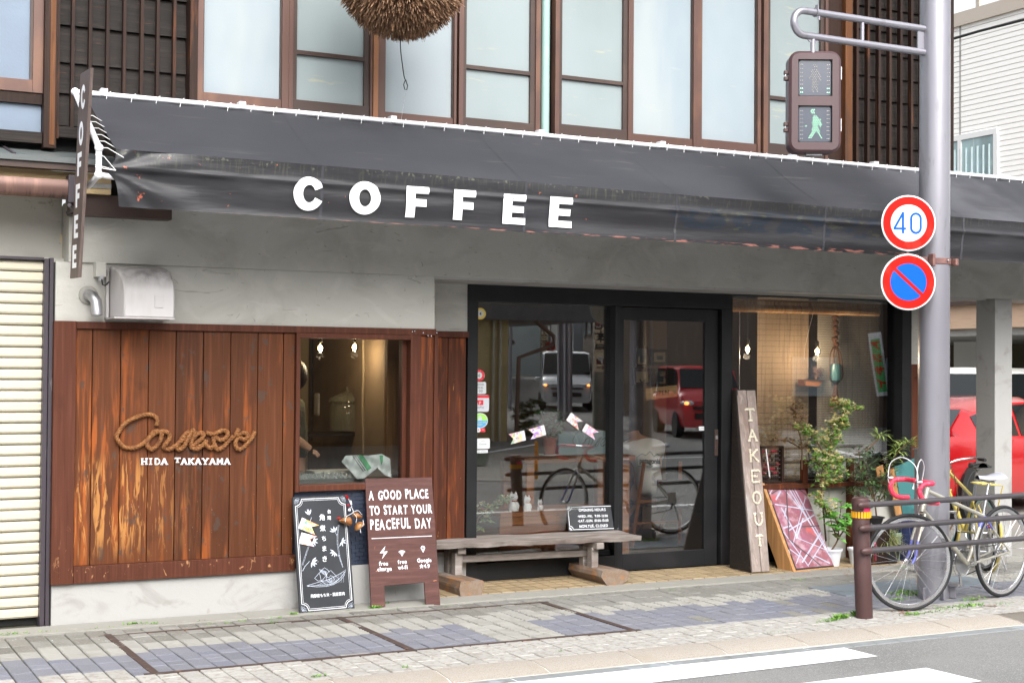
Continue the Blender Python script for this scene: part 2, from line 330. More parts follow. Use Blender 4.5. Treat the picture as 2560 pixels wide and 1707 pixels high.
M['pavg'] = mat('grey_paver', (.222, .217, .200), .92, rnd=.10, layers=[((.15, .145, .125), (3, 3, 3), .42, .68, .7), ((.5, .61, .58), (22, 9, 9), .665, .70, .8, {'w': 2., 'd': 6., 'reg': [('X', 2.3, 1.9)]}), ((.31, .31, .28), (70, 70, 70), .5, .7, .5)], bump=[(120., .0012)])
M['pavd'] = mat('dark_grey_paver', (.17, .162, .145), .92, rnd=.2, layers=[((.15, .145, .13), (3, 3, 3), .42, .68, .7), ((.33, .32, .29), (70, 70, 70), .5, .7, .5)], bump=[(120., .0012)])
M['pavb'] = mat('blue_paver', (.158, .163, .190), .9, rnd=.13, layers=[((.20, .20, .225), (4, 4, 4), .45, .7, .6), ((.14, .15, .20), (1.5, 1.5, 1.5), .5, .7, .6), ((.245, .25, .285), (110, 110, 110), .5, .68, .55), ((.05, .05, .05), (7, 7, 7), .7, .73, .7)], bump=[(140., .001)])
M['pavw'] = mat('pale_paver', (.355, .345, .325), .92, rnd=.08, layers=[((.25, .225, .195), (24, 24, 24), .48, .6, .7), ((.44, .43, .4), (60, 60, 60), .5, .7, .5)], bump=[(60., .003)])
M['pavt'] = mat('tactile_paver', (.255, .25, .23), .92, rnd=.07, layers=[((.19, .18, .155), (5, 5, 5), .5, .68, .5)], bump=[(100., .001)])
M['joint'] = mat('paving_joint', (.085, .08, .06), .98, layers=[((.06, .075, .02), (9, 9, 9), .5, .62, .7)], bump=[(60., .004)])
M['rust'] = mat('rusty_steel', (.06, .038, .032), .8, layers=[((.13, .12, .10), (20, 20, 20), .55, .68, .6), ((.20, .09, .05), (14, 14, 14), .6, .7, .6)], bump=[(90., .001)])
M['kerb'] = mat('kerb_granite', (.36, .33, .29), .88, layers=[((.22, .17, .13), (150, 150, 150), .5, .62, .6), ((.43, .38, .31), (90, 90, 90), .55, .68, .6), ((.30, .25, .19), (3, 3, 3), .55, .7, .5)], bump=[(150., .0012)], rnd=.06)
M['gutter'] = mat('gutter_stone', (.22, .235, .24), .8, layers=[((.12, .12, .11), (20, 5, 20), .5, .7, .6), ((.36, .41, .45), (5, 5, 5), .55, .7, .6)], bump=[(90., .001)])
M['asphalt'] = mat('asphalt', (.19, .19, .188), .92, layers=[((.13, .13, .128), (.6, .6, .6), .5, .65, .5), ((.33, .33, .32), (75, 75, 75), .56, .66, .6), ((.08, .08, .08), (60, 60, 60), .62, .7, .7), ((.36, .36, .355), (170, 170, 170), .54, .64, .75), ((.09, .09, .09), (120, 120, 120), .55, .66, .7), ((.24, .235, .22), (1.3, 1.3, 1.3), .45, .68, .4)], bump=[(170., .0025)])
M['zebra'] = mat('road_marking_white', (.86, .87, .87), .7, layers=[((.68, .69, .69), (120, 120, 120), .62, .7, .7), ((.6, .6, .58), (3, 3, 3), .6, .72, .3), ((.24, .24, .24), (45, 45, 45), .68, .72, .8), ((.45, .45, .44), (1.2, 14, 14), .6, .7, .5)], bump=[(150., .0012)])
M['white'] = mat('plain_white', (.74, .74, .74), .5); M['black'] = mat('plain_black', (.014, .014, .015), .5)
M['rubber'] = mat('tyre_rubber', (.016, .016, .018), .7); M['chrome'] = mat('bright_metal', (.66, .66, .68), .2, metal=1.)
M['glass'] = glass('window_glass', (.98, .99, .98), .175, wav=.0003)
M['glass2'] = glass('kitchen_window_glass', (.90, .92, .90), .10)
M['glassd'] = mat('dark_car_glass', (.012, .015, .016), .04, coat=.4)
# ================================================================== ground
b = MB().box(-60, 160, -160, 6.95, -.6, -.034); ROAD = tag(b.build('road', M['asphalt']), kind='structure')
b = MB().box(-1.5, 90, 7.24, 60, -.5, -.012); PAVE = tag(b.build('pavement', M['joint']), kind='structure')
# kerb stones and gutter
KS = MB()
def kerbprof(b, x0, x1, y):
    prof = [(y-.27, -.5), (y-.27, -.022), (y-.21, -.008), (y-.06, .004), (y, 0.), (y, -.5)]
    b.add([(x0, p, q) for p, q in prof]+[(x1, p, q) for p, q in prof],
          [tuple(range(5, -1, -1))[::-1], tuple(range(6, 12))[::-1]]+[(i, i+6, (i+1) % 6+6, (i+1) % 6) for i in range(6)])
b = MB(); kerbprof(b, -1.5, 7.9, 7.243); b.v = [(p[0], p[1], p[2]-.004) for p in b.v]; kb = tag(b.build('kerb', mat('pale_mortar', (.52, .50, .46), .9)), kind='structure')
x = -.35
while x < 7.5:
    b = MB(); kerbprof(b, x+.004, x+.592, 7.245); b.build('kerb_stone', M['kerb'], kb, smooth=R(30)); x += .6
b = MB()
kerbprof(b, 7.46, 7.9, 7.245); b.build('kerb_stone', M['kerb'], kb, smooth=R(30))
x = -.4; gt = tag(MB().box(-1.5, 30, 6.86, 6.972, -.5, -.045).build('gutter', M['conc']), kind='structure')
while x < 9:
    MB().box(x, x+.995, 6.872, 6.968, -.1, -.028).build('gutter_stone', M['gutter'], gt, bevel=.004); x += 1.
# gutter grate slab, right
gsl = thing('drain_cover', (7.9, 7.0, 0), 'pale checkered drain cover beside the kerb end at the right edge', 'drain cover')
MB().box(7.92, 9.5, 6.98, 7.24, -.1, -.012).build('slab', M['gutter'], gsl, bevel=.004)
b = MB()
for i in range(26): b.box(7.98+i*.055, 8.0+i*.055, 7.02, 7.2, -.012, -.008)
b.build('raised_ribs', M['conc'], gsl)
# zebra stripes: corners measured on the road
def stripe(pts):
    q = [gz(x_, y_, -.03) for x_, y_ in pts]
    tag(MB().add(q, [(0, 1, 2, 3)] if (q[1]-q[0]).cross(q[2]-q[1]).z > 0 else [(3, 2, 1, 0)]).build('crosswalk_stripe', M['zebra']), kind='structure')
stripe([(1150, 1735), (1840, 1683), (2195, 1639), (2075, 1609)] if 0 else [(1040, 1745), (1600, 1702), (2195, 1639), (2075, 1609)])
q0, q1 = gz(2075, 1609, -.03), gz(2195, 1639, -.03)
# extend both long edges to the left, parallel to the kerb
def zebra(a, b_, xl):
    a, b_ = V(a), V(b_); s = .02
    p = [V((xl, a.y-(a.x-xl)*s, -.030)), V((xl+.1, b_.y-(b_.x-xl)*s, -.030)), b_, a]
    return p
bpy.data.objects.remove(bpy.data.objects['crosswalk_stripe'])
for (ax_, ay_, bx_, by_, xl) in [(2075, 1609, 2195, 1639, 1.2), (2315, 1668, 2455, 1701, 1.2)]:
    a = gz(ax_, ay_, -.03); c_ = gz(bx_, by_, -.03)
    tag(MB().add(zebra(a, c_, xl), [(0, 1, 2, 3)]).build('crosswalk_stripe', M['zebra']), kind='structure')
a = gz(2315, 1668, -.03); c_ = gz(2455, 1701, -.03); st = (a-q0)
for k in range(1, 7):
    for P_ in ():
        pass
    p = zebra(a+V((st.x*.25*k, -.9*k, 0)), c_+V((st.x*.25*k, -.9*k, 0)), 1.0)
    tag(MB().add(p, [(0, 1, 2, 3)]).build('crosswalk_stripe', M['zebra']), kind='structure')
# pavers
def paver_mesh(w, l, rib=False):
    b = MB(); t = .004
    b.add([(0,0,-.03),(w,0,-.03),(w,l,-.03),(0,l,-.03),(t,t,0),(w-t,t,0),(w-t,l-t,0),(t,l-t,0),(0,0,-.004),(w,0,-.004),(w,l,-.004),(0,l,-.004)],
          [(4,5,6,7),(8,9,5,4),(9,10,6,5),(10,11,7,6),(11,8,4,7),(0,1,9,8),(1,2,10,9),(2,3,11,10),(3,0,8,11)])
    if rib:
        for i in range(4):
            y0 = l*(.12+.22*i); b.add([(t,y0,0),(w-t,y0,0),(w-t,y0+.022,0),(t,y0+.022,0),(t+.004,y0+.005,.004),(w-t-.004,y0+.005,.004),(w-t-.004,y0+.017,.004),(t+.004,y0+.017,.004)],
                                      [(4,5,6,7),(0,1,5,4),(1,2,6,5),(2,3,7,6),(3,0,4,7)])
    return b
PW = .1165; meshes = {}
def pmesh(l, rib):
    k = (round(l, 3), rib)
    if k not in meshes: meshes[k] = paver_mesh(PW-.0075, l-.0075, rib).mesh('paver')
    return meshes[k]
items = []
covers = [(1.86, 7.73, 8.98), (3.36, 7.76, 8.97), (4.88, 7.75, 8.95)]          # steel strips running to the road
ncol = int(10.6/PW)
for c in range(ncol):
    X = .35+c*PW
    y = 7.25+(0 if c % 2 else .1)
    if c % 2 == 0: items.append((X, 7.25, .1, 'pale'))
    rr = random.Random(c*7+3)
    while y < 9.16-.02:
        l = .2
        ym = y+.1
        if ym < 7.76: kind = 'pale'; l = min(l, 7.76-y) if 7.76-y > .05 else .2
        elif ym < 8.42: kind = 'blue'
        elif ym < 8.66 : kind = 'tactile'
        else: kind = 'grey'
        if kind == 'blue' and (X > 5.0) and rr.random() < .10: kind = 'grey'
        if kind == 'blue' and X < 1.7 and y < 8.0 and rr.random() < .4: kind = 'pale'
        if kind == 'blue' and rr.random() < .35: l = .1
        if kind == 'blue' and 3.85 < X < 4.4 and (X+ym*.3) > 6.3: kind = 'tactile'
        l = min(l, 9.165-y)
        if l < .03: break
        items.append((X, y, l, kind)); y += l
    
NM = dict(pale='pale_paver', blue='blue_paver', tactile='tactile_paver', grey='grey_paver'); MT = dict(pale='pavw', blue='pavb', tactile='pavt', grey='pavg')
rest = {k: MB() for k in NM}; cnt = dict.fromkeys(NM, 0)
items = [i for i in items if not any(abs(i[0]+PW/2-cx)<.03 and i[1] > 7.7 and i[1] < 8.95 for cx, *_ in covers)]
items.sort(key=lambda i: i[0]*.458+i[1]*.889)
pz = random.Random(5)
for X, y, l, kind in items:
    o_ = gz(0, 0, 1)
    rel = V((X, y, 0))-CAM; d = rel.dot(_f); px = 1280+FPX*rel.dot(_r)/d; py = 853.5-FPX*rel.dot(_u)/d
    vis = -70 < px < 2640 and py < 1760
    if vis and cnt[kind] < 74 and (X < 8.2):
        me = pmesh(l, kind == 'tactile'); o = bpy.data.objects.new('paver' if 0 else NM[kind], me); col.objects.link(o)
        if not me.materials: me.materials.append(None)
        o.material_slots[0].link = 'OBJECT'; o.material_slots[0].material = M['pavd'] if kind == 'grey' and pz.random() < .4 else M[MT[kind]]
        o.parent = PAVE; o.location = (X, y, pz.uniform(-.0025, .002)); o.rotation_euler = (pz.uniform(-.008, .008), pz.uniform(-.008, .008), pz.uniform(-.004, .004)); cnt[kind] += 1
    else:
        pb = paver_mesh(PW-.0075, l-.0075, kind == 'tactile'); dz = pz.uniform(-.002, .002)
        rest[kind].add([(v[0]+X, v[1]+y, v[2]+dz) for v in pb.v], pb.f)
for k, b in rest.items():
    if b.v: tag(b.build(NM[k]+'_field', M[MT[k]], PAVE), kind='stuff')
# steel frame of the drain covers set in the pavement
dc = thing('steel_drain_surround', (1.8, 7.75, 0), 'rusty steel frame strips of the drain covers set in the pavement', 'drain surround')
MB().box(1.80, 4.93, 7.738, 7.772, -.03, .004).build('frame_strip', M['rust'], dc)
for X, a0, a1 in covers: MB().box(X-.022, X+.022, a0+.018, a1+.02, -.03, .0045).build('frame_strip', M['rust'], dc)
MB().box(1.80, 4.93, 8.955, 8.985, -.03, .002).build('frame_strip', M['rust'], dc)
hp = gz(*(640+840/3.431, 1250+1327/3.431)); MB().box(hp.x-.08, hp.x+.1, 7.77, 7.80, -.02, .006).build('lift_handle', M['steel'], dc, bevel=.003)
# dark metal plate behind the bicycle
b = MB().add([gz(2193, 1448, .005), gz(2275, 1473, .005), gz(2420, 1452, .005), gz(2340, 1432, .005)], [(0,1,2,3)])
tag(MB().box(7.05, 8.6, 8.28, 8.72, -.02, .006).build('metal_plate', mat('slate_plate', (.16, .19, .215), .7, layers=[((.08, .09, .1), (6, 6, 6), .5, .7, .6)]), bevel=.003), 'dark slate plate lying in the pavement behind the silver bicycle front wheel', 'cover plate')
# concrete edge strip
b = MB()
es = tag(MB().box(-1.2, 9.5, 9.172, 9.60, -.4, -.02).build('entrance_step', M['conc']), kind='structure')
x = -1.1
for w in (2.0, 1.9, 1.9, 1.3, 1.25, 1.25, 1.9): MB().box(x+.002, x+w-.002, 9.175, 9.43, -.3, .006).build('edge_slab', M['conc'], es, bevel=.003); x += w
# entrance tiles, gently rising to the door
tb = tag(MB().box(4.22, 9.3, 9.43, 10.0, -.3, .004).build('entrance_floor', M['joint']), kind='structure')
tw, tl = .1125, .1
tm = MB().add([(0,0,-.01),(tw-.006,0,-.01),(tw-.006,tl-.006,-.01),(0,tl-.006,-.01),(.002,.002,.006),(tw-.008,.002,.006),(tw-.008,tl-.008,.006),(.002,tl-.008,.006)],
              [(4,5,6,7),(0,1,5,4),(1,2,6,5),(2,3,7,6),(3,0,4,7)]).mesh('floor_tile'); tm.materials.append(M['tile'])
for i in range(int((9.3-4.24)/tw)):
    for j in range(6):
        yy = 9.437+j*tl
        if yy+tl > 10.0: break
        o = bpy.data.objects.new('floor_tile', tm); col.objects.link(o); o.parent = tb; o.location = (4.24+i*tw, yy, .005+.002*j); o.rotation_euler = (0, pz.uniform(-.006, .006), 0)

# ================================================================== cafe building
CF = thing('cafe_building', (4.2, 9.5, 0), 'two storey cafe front of brown planks, grey plaster and bronze framed upper windows', 'building')
WY, BY, RY, UY = 9.45, 9.42, 9.93, 9.50
def part(b, name, m, par=None, **k): return b.build(name, M[m] if isinstance(m, str) else m, par or CF, **k)
# plaster, displaced a little so the trowelled face is not flat
def trowel(x0, x1, z0, z1, y, name, m, th=.06, side=True, amp=.006):
    nx = max(2, int((x1-x0)/.08)); nz = max(2, int((z1-z0)/.08))
    def fn(u, v):
        X, Z = x0+(x1-x0)*u, z0+(z1-z0)*v
        return (X, y+amp*(math.sin(X*3.1+Z*2.3)*.5+math.sin(X*7.7-Z*5.1+1)*.3+math.sin(X*1.3+Z*9)*.2), Z)
    b = MB().grid(fn, nx, nz)
    if side: b.box(x0, x1, y+amp+.001, y+th, z0+.0005, z1-.0005)
    return part(b, name, m, smooth=R(60))
wb = MB(); wb.box(1.69, 1.7, 0, 0, 0, 0)
trowel(1.69, 11.2, 2.31, 2.70, BY, 'beam', 'plaster', .5)
part(MB().box(1.9, 11.2, 9.48, 9.7, 2.70, 3.42), 'upper_skirt', 'darkwood')
part(MB().box(1.675, 1.6905, BY+.004, 9.66, 2.31, 2.70), 'beam_end', 'plaster')
part(MB().box(4.24, 9.62, 9.44, 9.93, 2.295, 2.312), 'soffit', M['plinth'])
trowel(1.60, 4.235, 1.93, 2.309, WY-.012, 'plaster_panel', 'plaster', .2)
trowel(4.45, 4.735, 1.93, 2.312, RY, 'plaster_panel', 'plaster', .1)
part(MB().box(4.236, 4.24, WY, RY+.05, 1.93, 2.309), 'plaster_return', 'plaster')
trowel(1.60, 4.24, -.02, .272, WY-.01, 'plinth', 'plinth', .3, amp=.004)
part(MB().box(4.236, 4.242, WY, RY+.05, 0, .27), 'plinth_return', 'plinth')
trowel(4.243, 4.735, -.02, .26, RY-.01, 'plinth', 'plinth', .1, amp=.004)
part(MB().box(1.60, 3.19, WY+.04, WY+.2, .27, 1.93), 'backing_wall', 'black'); part(MB().box(4.07, 4.24, WY+.04, WY+.2, .27, 1.93), 'backing_wall', 'black')
part(MB().box(1.59, 1.726, WY-.045, WY+.05, .262, 1.932), 'corner_post', 'trimwood', bevel=.003)
part(MB().box(1.728, 3.20, WY-.04, WY+.04, .262, .372), 'bottom_rail', 'trimwood', bevel=.003)
part(MB().box(1.728, 4.24, WY-.035, WY+.04, 1.885, 1.931), 'top_rail', 'trimwood', bevel=.002)
PX = [1.728, 1.834, 2.013, 2.194, 2.373, 2.557, 2.742, 2.930, 3.110, 3.192]
rp = random.Random(3)
for a, c in zip(PX[:-1], PX[1:]): part(MB().box(a+.0025, c-.0025, WY-.012+rp.uniform(-.002, .002), WY+.02, .372, 1.885), 'plank', 'plank', bevel=.003)
part(MB().box(4.12, 4.238, WY-.012, WY+.03, .25, 1.885), 'plank', 'plank2', bevel=.003)
part(MB().box(4.232, 4.262, WY-.03, WY+.03, .24, 1.885), 'corner_trim', 'trimwood', bevel=.002)
part(MB().box(4.262, 4.272, WY, RY, .25, 1.885), 'plank', 'plank2')
part(MB().box(4.25, 4.735, RY-.03, RY+.04, 1.885, 1.931), 'top_rail', 'trimwood', bevel=.002)
for a, c in ((4.27, 4.42), (4.42, 4.57), (4.57, 4.722)): part(MB().box(a+.002, c-.002, RY-.008, RY+.02, .26, 1.885), 'plank', 'plank2', bevel=.003)
for px, py in ((1031, 829), (1037, 828), (1058, 832), (1070, 839), (1078, 840), (1092, 832)):
    p = at(px, py, WY-.036); part(MB().ico(p, .006), 'screw_head', 'chrome', smooth=R(60))
# kitchen window
x0, x1, z0, z1 = 3.193, 4.07, .845, 1.885
kw = part(MB().box(x0, x0+.028, WY-.045, WY+.1, z0-.05, z1), 'kitchen_window', 'trimwood', bevel=.002)
def sub(b, name, m, par, **k): return b.build(name, M[m] if isinstance(m, str) else m, par, **k)
sub(MB().box(x1-.03, x1+.05, WY-.045, WY+.1, .30, z1), 'window_frame', 'trimwood', kw, bevel=.002)
sub(MB().box(x0+.028, x1-.03, WY-.044, WY+.1, z1-.035, z1-.001), 'window_frame', 'trimwood', kw, bevel=.002)
sub(MB().box(x0+.028, x1-.03, WY-.05, WY+.1, z0-.045, z0-.005), 'sill', 'trimwood', kw, bevel=.002)
sub(MB().box(x1-.06, x1-.03, WY+.03, WY+.1, z0, z1-.035), 'jamb', 'trimwood', kw)
sub(MB().box(x0+.03, x1-.06, WY+.06, WY+.064, z0-.004, z1-.037), 'pane', 'glass2', kw)
# navy tiled panel under the window
nv = mat('navy_brick_panel', (.018, .026, .048), .5, layers=[((.035, .05, .085), (9, 9, 9), .5, .7, .6)])
pn = part(MB().box(3.2, 4.07, WY+.0, WY+.05, .27, .80), 'panel', nv)
r_ = 0; zz = .275
while zz < .79:
    xx = 3.2+(0 if r_ % 2 else .03)
    while xx < 4.05: sub(MB().box(xx+.001, min(4.068, xx+.0585), WY-.006, WY+.002, zz, zz+.026), 'brick', nv, pn); xx += .06
    zz += .028; r_ += 1
# black shop front ------------------------------------------------
sf = part(MB().box(4.735, 7.21, RY-.01, 10.08, 2.165, 2.30), 'shop_front', 'blackframe', bevel=.003)
def sfb(*a, n='frame', m='blackframe', bv=.003): return sub(MB().box(*a), n, m, sf, bevel=bv)
sfb(4.735, 4.822, RY-.01, 10.08, .0, 2.165); sfb(6.06, 6.10, RY, 10.08, .0, 2.165); sfb(7.10, 7.21, RY-.01, 10.1, .01, 2.165)
sfb(4.822, 6.06, RY, 10.08, .02, .155); sfb(4.822, 6.06, 9.985, 10.05, .155, .19)
sfb(4.822, 6.06, 10.0, 10.004, .155, .205, n='sill')
sub(MB().box(4.822, 6.06, GL, GL+.008, .19, 2.165), 'pane', 'glass', sf)
dr = part(MB().box(6.11, 6.16, 9.962, 10.0, .02, 2.16), 'sliding_door', 'blackframe', bevel=.003)
for a in ((6.96, 7.09, 9.962, 10.0, .02, 2.16), (6.16, 6.96, 9.962, 10.0, 2.055, 2.16), (6.16, 6.96, 9.962, 10.0, .02, .155)): sub(MB().box(*a), 'rail', 'blackframe', dr, bevel=.003)
sub(MB().box(6.16, 6.96, 9.978, 9.984, .155, 2.055), 'pane', 'glass', dr)
pl = at(1790, 1106, 9.96); sub(MB().box(pl.x-.018, pl.x+.018, 9.952, 9.97, pl.z-.11, pl.z+.11), 'handle', 'alud', dr, bevel=.004)
sub(MB().box(pl.x-.01, pl.x+.01, 9.948, 9.953, pl.z+.03, pl.z+.06), 'lock', 'steel', dr)
# right window with reed blind
part(MB().box(7.21, 9.09, RY, 10.08, .01, .16), 'window_base', 'blackframe', bevel=.003); part(MB().box(7.21, 9.2, RY, 10.08, 2.287, 2.308), 'window_head', 'blackframe')
rw = part(MB().box(9.085, 9.195, RY-.01, 10.08, .01, 2.287), 'shop_window', 'blackframe', bevel=.003)
sub(MB().box(7.21, 9.085, GL, GL+.008, .16, 2.287), 'pane', 'glass', rw)
trowel(9.195, 9.66, 1.72, 2.31, RY, 'plaster_panel', 'plaster', .1)
part(MB().box(9.195, 9.66, RY+.02, RY+.08, .0, 1.72), 'wood_panel', 'plank2')
part(MB().box(9.195, 9.235, RY-.01, RY+.02, 0, 1.72), 'trim', 'trimwood'); part(MB().box(9.235, 9.66, RY-.01, RY+.02, 1.60, 1.72), 'trim', 'trimwood')
# concrete column under the beam, carport side
cb = MB(); cb.box(9.72, 9.93, 9.43, 9.66, -.1, 2.31); part(cb, 'column', 'plinth', bevel=.006)
# ---- upper storey
part(MB().box(1.3, 9.22, UY+.12, UY+.3, 3.0, 6.2), 'upper_wall', 'black')
part(MB().box(1.513, 1.592, UY-.055, UY+.06, 3.03, 6.2), 'post', 'darkvert', bevel=.003); part(MB().box(1.548, 1.580, UY-.06, UY-.056, 3.05, 6.2), 'worn_edge', 'orangepost')
part(MB().box(1.592, 1.612, UY-.02, UY+.06, 3.1, 6.2), 'trim', 'darkvert')
def siding(x0, x1, zs, bats, bw, y=UY):
    for z_ in zs:
        part(MB().add([(x0, y+.07, z_), (x1, y+.07, z_), (x1, y+.1, z_+.27), (x0, y+.1, z_+.27), (x0, y+.085, z_), (x1, y+.085, z_)], [(0,1,2,3),(4,5,1,0)]), 'siding_board', 'darkwood')
    for X in bats: part(MB().box(X-bw/2, X+bw/2, y-.005, y+.04, zs[0]-.02, 6.2), 'batten', 'darkvert', bevel=.002)
zz = [at(142+1, y_, UY+.05).z for y_ in (300, 245, 178, 104, 9)]; dz = .245
siding(1.61, 2.45, [3.2, 3.39+.02] + [3.66+dz*k-.05 for k in range(10)], [at(x_, 150, UY).x for x_ in (182, 225.5, 269, 311, 354.6, 394.5, 436)], .022)
part(MB().box(1.612, 2.46, UY-.02, UY+.1, 3.11, 3.18), 'sill', 'darkwood')
part(MB().box(2.45, 2.503, UY-.03, UY+.1, 3.1, 6.2), 'post', 'darkvert')
siding(8.10, 9.21, [3.2+.2*k for k in range(14)], [8.10+.122*k+.09 for k in range(9)], .026)
part(MB().box(7.86, 8.02, UY-.0, UY+.1, 3.1, 6.2), 'post', 'darkvert'); part(MB().box(8.02, 8.095, UY-.05, UY+.06, 3.1, 6.2), 'post', 'orangepost', bevel=.003)
part(MB().box(9.20, 9.24, UY-.05, UY+.5, 3.1, 6.2), 'post', 'darkvert')
ZB = 3.49
def win(x0, x1, kind, glassm, y=UY, fl=.04, fr=.04, midz=None, zb=ZB):
    w = part(MB().box(x0, x0+fl, y-.02, y+.05, 3.30, 6.2), 'upper_window', 'alu', bevel=.002)
    sub(MB().box(x1-fr, x1, y-.02, y+.05, 3.30, 6.2), 'window_frame', 'alu', w, bevel=.002)
    sm = 'alud' if kind == 's' else 'alu'
    sub(MB().box(x0+fl, x1-fr, y-.008, y+.04, zb-.10, zb), 'bottom_rail', sm, w, bevel=.002)
    sub(MB().box(x0+fl, x1-fr, y-.012, y+.04, 3.30, zb-.103), 'sill', 'alu', w, bevel=.002)
    if kind == 's':
        sub(MB().box(x0+fl, x0+fl+.03, y-.004, y+.03, zb, 6.2), 'sash', 'alud', w); sub(MB().box(x1-fr-.04, x1-fr, y-.004, y+.03, zb, 6.2), 'sash', 'alud', w)
        sub(MB().box(x0+fl+.03, x1-fr-.04, y-.003, y+.03, midz-.018, midz+.012), 'mid_rail', 'alud', w, bevel=.002)
    else:
        sub(MB().box(x0+fl, x0+fl+.008, y, y+.03, zb, 6.2), 'seal', 'alud', w); sub(MB().box(x1-fr-.008, x1-fr, y, y+.03, zb, 6.2), 'seal', 'alud', w)
    sub(MB().box(x0+fl, x1-fr, y+.02, y+.028, zb, 6.2), 'pane', glassm, w); return w
win(2.504, 3.141, 'g', 'frost', fr=.049)
win(3.142, 3.76, 's', 'frostd', fl=.03, fr=.018, midz=at(820, 138, UY).z, zb=3.50)
part(MB().box(3.762, 3.80, UY-.03, UY+.05, 3.30, 6.2), 'mullion', mat('orange_bronze', (.30, .13, .06), .45, metal=.2), bevel=.002)
win(3.802, 4.417, 'g', 'frost', fl=.055, fr=.02, zb=3.475)
win(4.436, 5.113, 's', 'frostd', fl=.035, fr=.04, midz=at(1240, 174, UY).z)
sl = part(MB().box(5.13, 5.225, UY+.04, UY+.1, 3.0, 6.2), 'recess', 'black')
tag(MB().cyl((5.178, UY+.03, 3.2), (5.178, UY+.03, 6.2), .033, n=20).build('drainpipe', mat('green_copper_pipe', (.30, .46, .42), .5, layers=[((.42, .5, .5), (14, 14, 3), .5, .7, .6)]), smooth=R(50)), 'pale green drainpipe between the upper windows', 'drainpipe')
win(5.24, 5.90, 's', 'frostd', fl=.035, fr=.01, midz=at(1480, 200, UY).z, zb=3.51)
win(5.90, 6.53, 'g', 'frost', fl=.035, fr=.03)
win(6.53, 7.16, 'g', 'frost', fl=.05, fr=.03, zb=3.50)
win(7.19, 7.86, 's', 'frostd', fl=.045, fr=.03, midz=at(1990, 250, UY).z, zb=3.52)
part(MB().box(1.5, 9.24, UY-.9, UY+.2, 6.2, 6.3), 'eave_soffit', 'darkwood')
part(MB().box(1.3, 9.4, UY-1.0, UY+4, 6.3, 6.36), 'roof', 'black')

# ================================================================== shutter building, left
SB = thing('shuttered_building', (1.0, 9.6, 0), 'grey plaster shop with a cream roller shutter and copper gutter at the left edge', 'building')
def sp(b, name, m, par=None, **k): return b.build(name, M[m] if isinstance(m, str) else m, par or SB, **k)
b = MB().grid(lambda u, v: (-1.2+2.87*u, 9.66+.005*math.sin(u*11+v*7), 2.335+.5*v), 20, 8); sp(b, 'plaster_wall', 'plaster', smooth=R(60))
sp(MB().box(1.597, 1.70, 9.60, 9.66, 1.93, 2.34), 'plaster_wall', 'plaster'); sp(MB().box(-1.2, 1.6, 9.67, 9.9, 2.3, 3.4), 'backing_wall', 'black')
b = MB().box(1.533, 1.562, 9.46, 9.6, -.005, 2.327); sp(b, 'door_frame', 'sframe', bevel=.003)
sp(MB().box(1.565, 1.589, 9.45, 9.62, -.005, 2.332), 'door_frame', 'sframe', bevel=.003); sp(MB().box(-1.2, 1.533, 9.48, 9.6, 2.318, 2.335), 'door_frame', 'sframe')
sp(MB().box(-1.2, 1.54, 9.58, 9.62, 0, .05), 'floor_gap', 'black')
ssl = [at(0, y_, 9.52).z for y_ in (640, 1550)]; n = 33; dz = (2.318-.05)/n
smm = MB().add([(-1.0, 9.52, .001), (1.532, 9.52, .001), (1.532, 9.512, .012), (-1.0, 9.512, .012), (1.532, 9.512, dz*.70), (-1.0, 9.512, dz*.70), (1.532, 9.520, dz*.86), (-1.0, 9.520, dz*.86), (1.532, 9.540, dz*.87), (-1.0, 9.540, dz*.87), (1.532, 9.540, dz), (-1.0, 9.540, dz)],
               [(0,1,2,3),(3,2,4,5),(5,4,6,7),(7,6,8,9),(9,8,10,11)]).mesh('shutter_slat', OFF[SB]); smm.materials.append(M['shutter'])
for k in range(n): o = link('shutter_slat', smm, None, SB); o.location.z = .05+dz*k; o.location.y = pz.uniform(-.003, .003); o.rotation_euler.y = pz.uniform(-.0008, .0008)
# eave roof, fascia, plaster band, gutter
sp(MB().add([(-1.2, 9.16, 2.935), (1.95, 9.16, 2.935), (1.95, 9.7, 3.06), (-1.2, 9.7, 3.06)], [(0,1,2,3)]).box(-1.2, 1.95, 9.14, 9.17, 2.90, 2.934), 'eave_roof', mat('grey_sheet_metal', (.10, .115, .115), .5, layers=[((.17, .17, .16), (3, 3, 3), .5, .7, .5)]))
for X in (.55, 1.30): sp(MB().beam((X, 9.17, 2.94), (X-.02, 9.68, 3.062), .02, .012), 'roof_seam', 'sframe')
sp(MB().box(-1.2, 1.93, 9.16, 9.24, 2.86, 2.90), 'fascia', 'alud')
sp(MB().box(-1.2, 1.90, 9.26, 9.7, 2.735, 2.862), 'plaster_band', mat('cream_stucco', (.56, .42, .23), .9, bump=[(90., .002)]))
sp(MB().box(-1.2, 1.90, 9.25, 9.262, 2.77, 2.80), 'band_trim', 'plinth')
prof = [(9.245, 2.80), (9.23, 2.805), (9.18, 2.80), (9.165, 2.77), (9.17, 2.71), (9.20, 2.685), (9.245, 2.69)]
cm = mat('copper_gutter', (.15, .085, .07), .45, metal=.4, layers=[((.23, .13, .10), (30, 3, 3), .5, .7, .7), ((.05, .035, .035), (50, 8, 8), .5, .66, .8, {'reg': [('Z', 2.74, 2.69)]})])
sp(MB().add([(-1.2, p, q) for p, q in prof]+[(1.66, p, q) for p, q in prof], [(i, i+1, i+8, i+7) for i in range(6)]+[(13,12,11,10,9,8,7)]), 'gutter', cm, smooth=R(50))
sp(MB().box(1.62, 1.69, 9.155, 9.25, 2.66, 2.83), 'gutter_bracket', 'sframe', bevel=.004)
sp(MB().box(1.66, 2.3, 9.30, 9.42, 2.60, 2.735), 'lintel', 'alud')
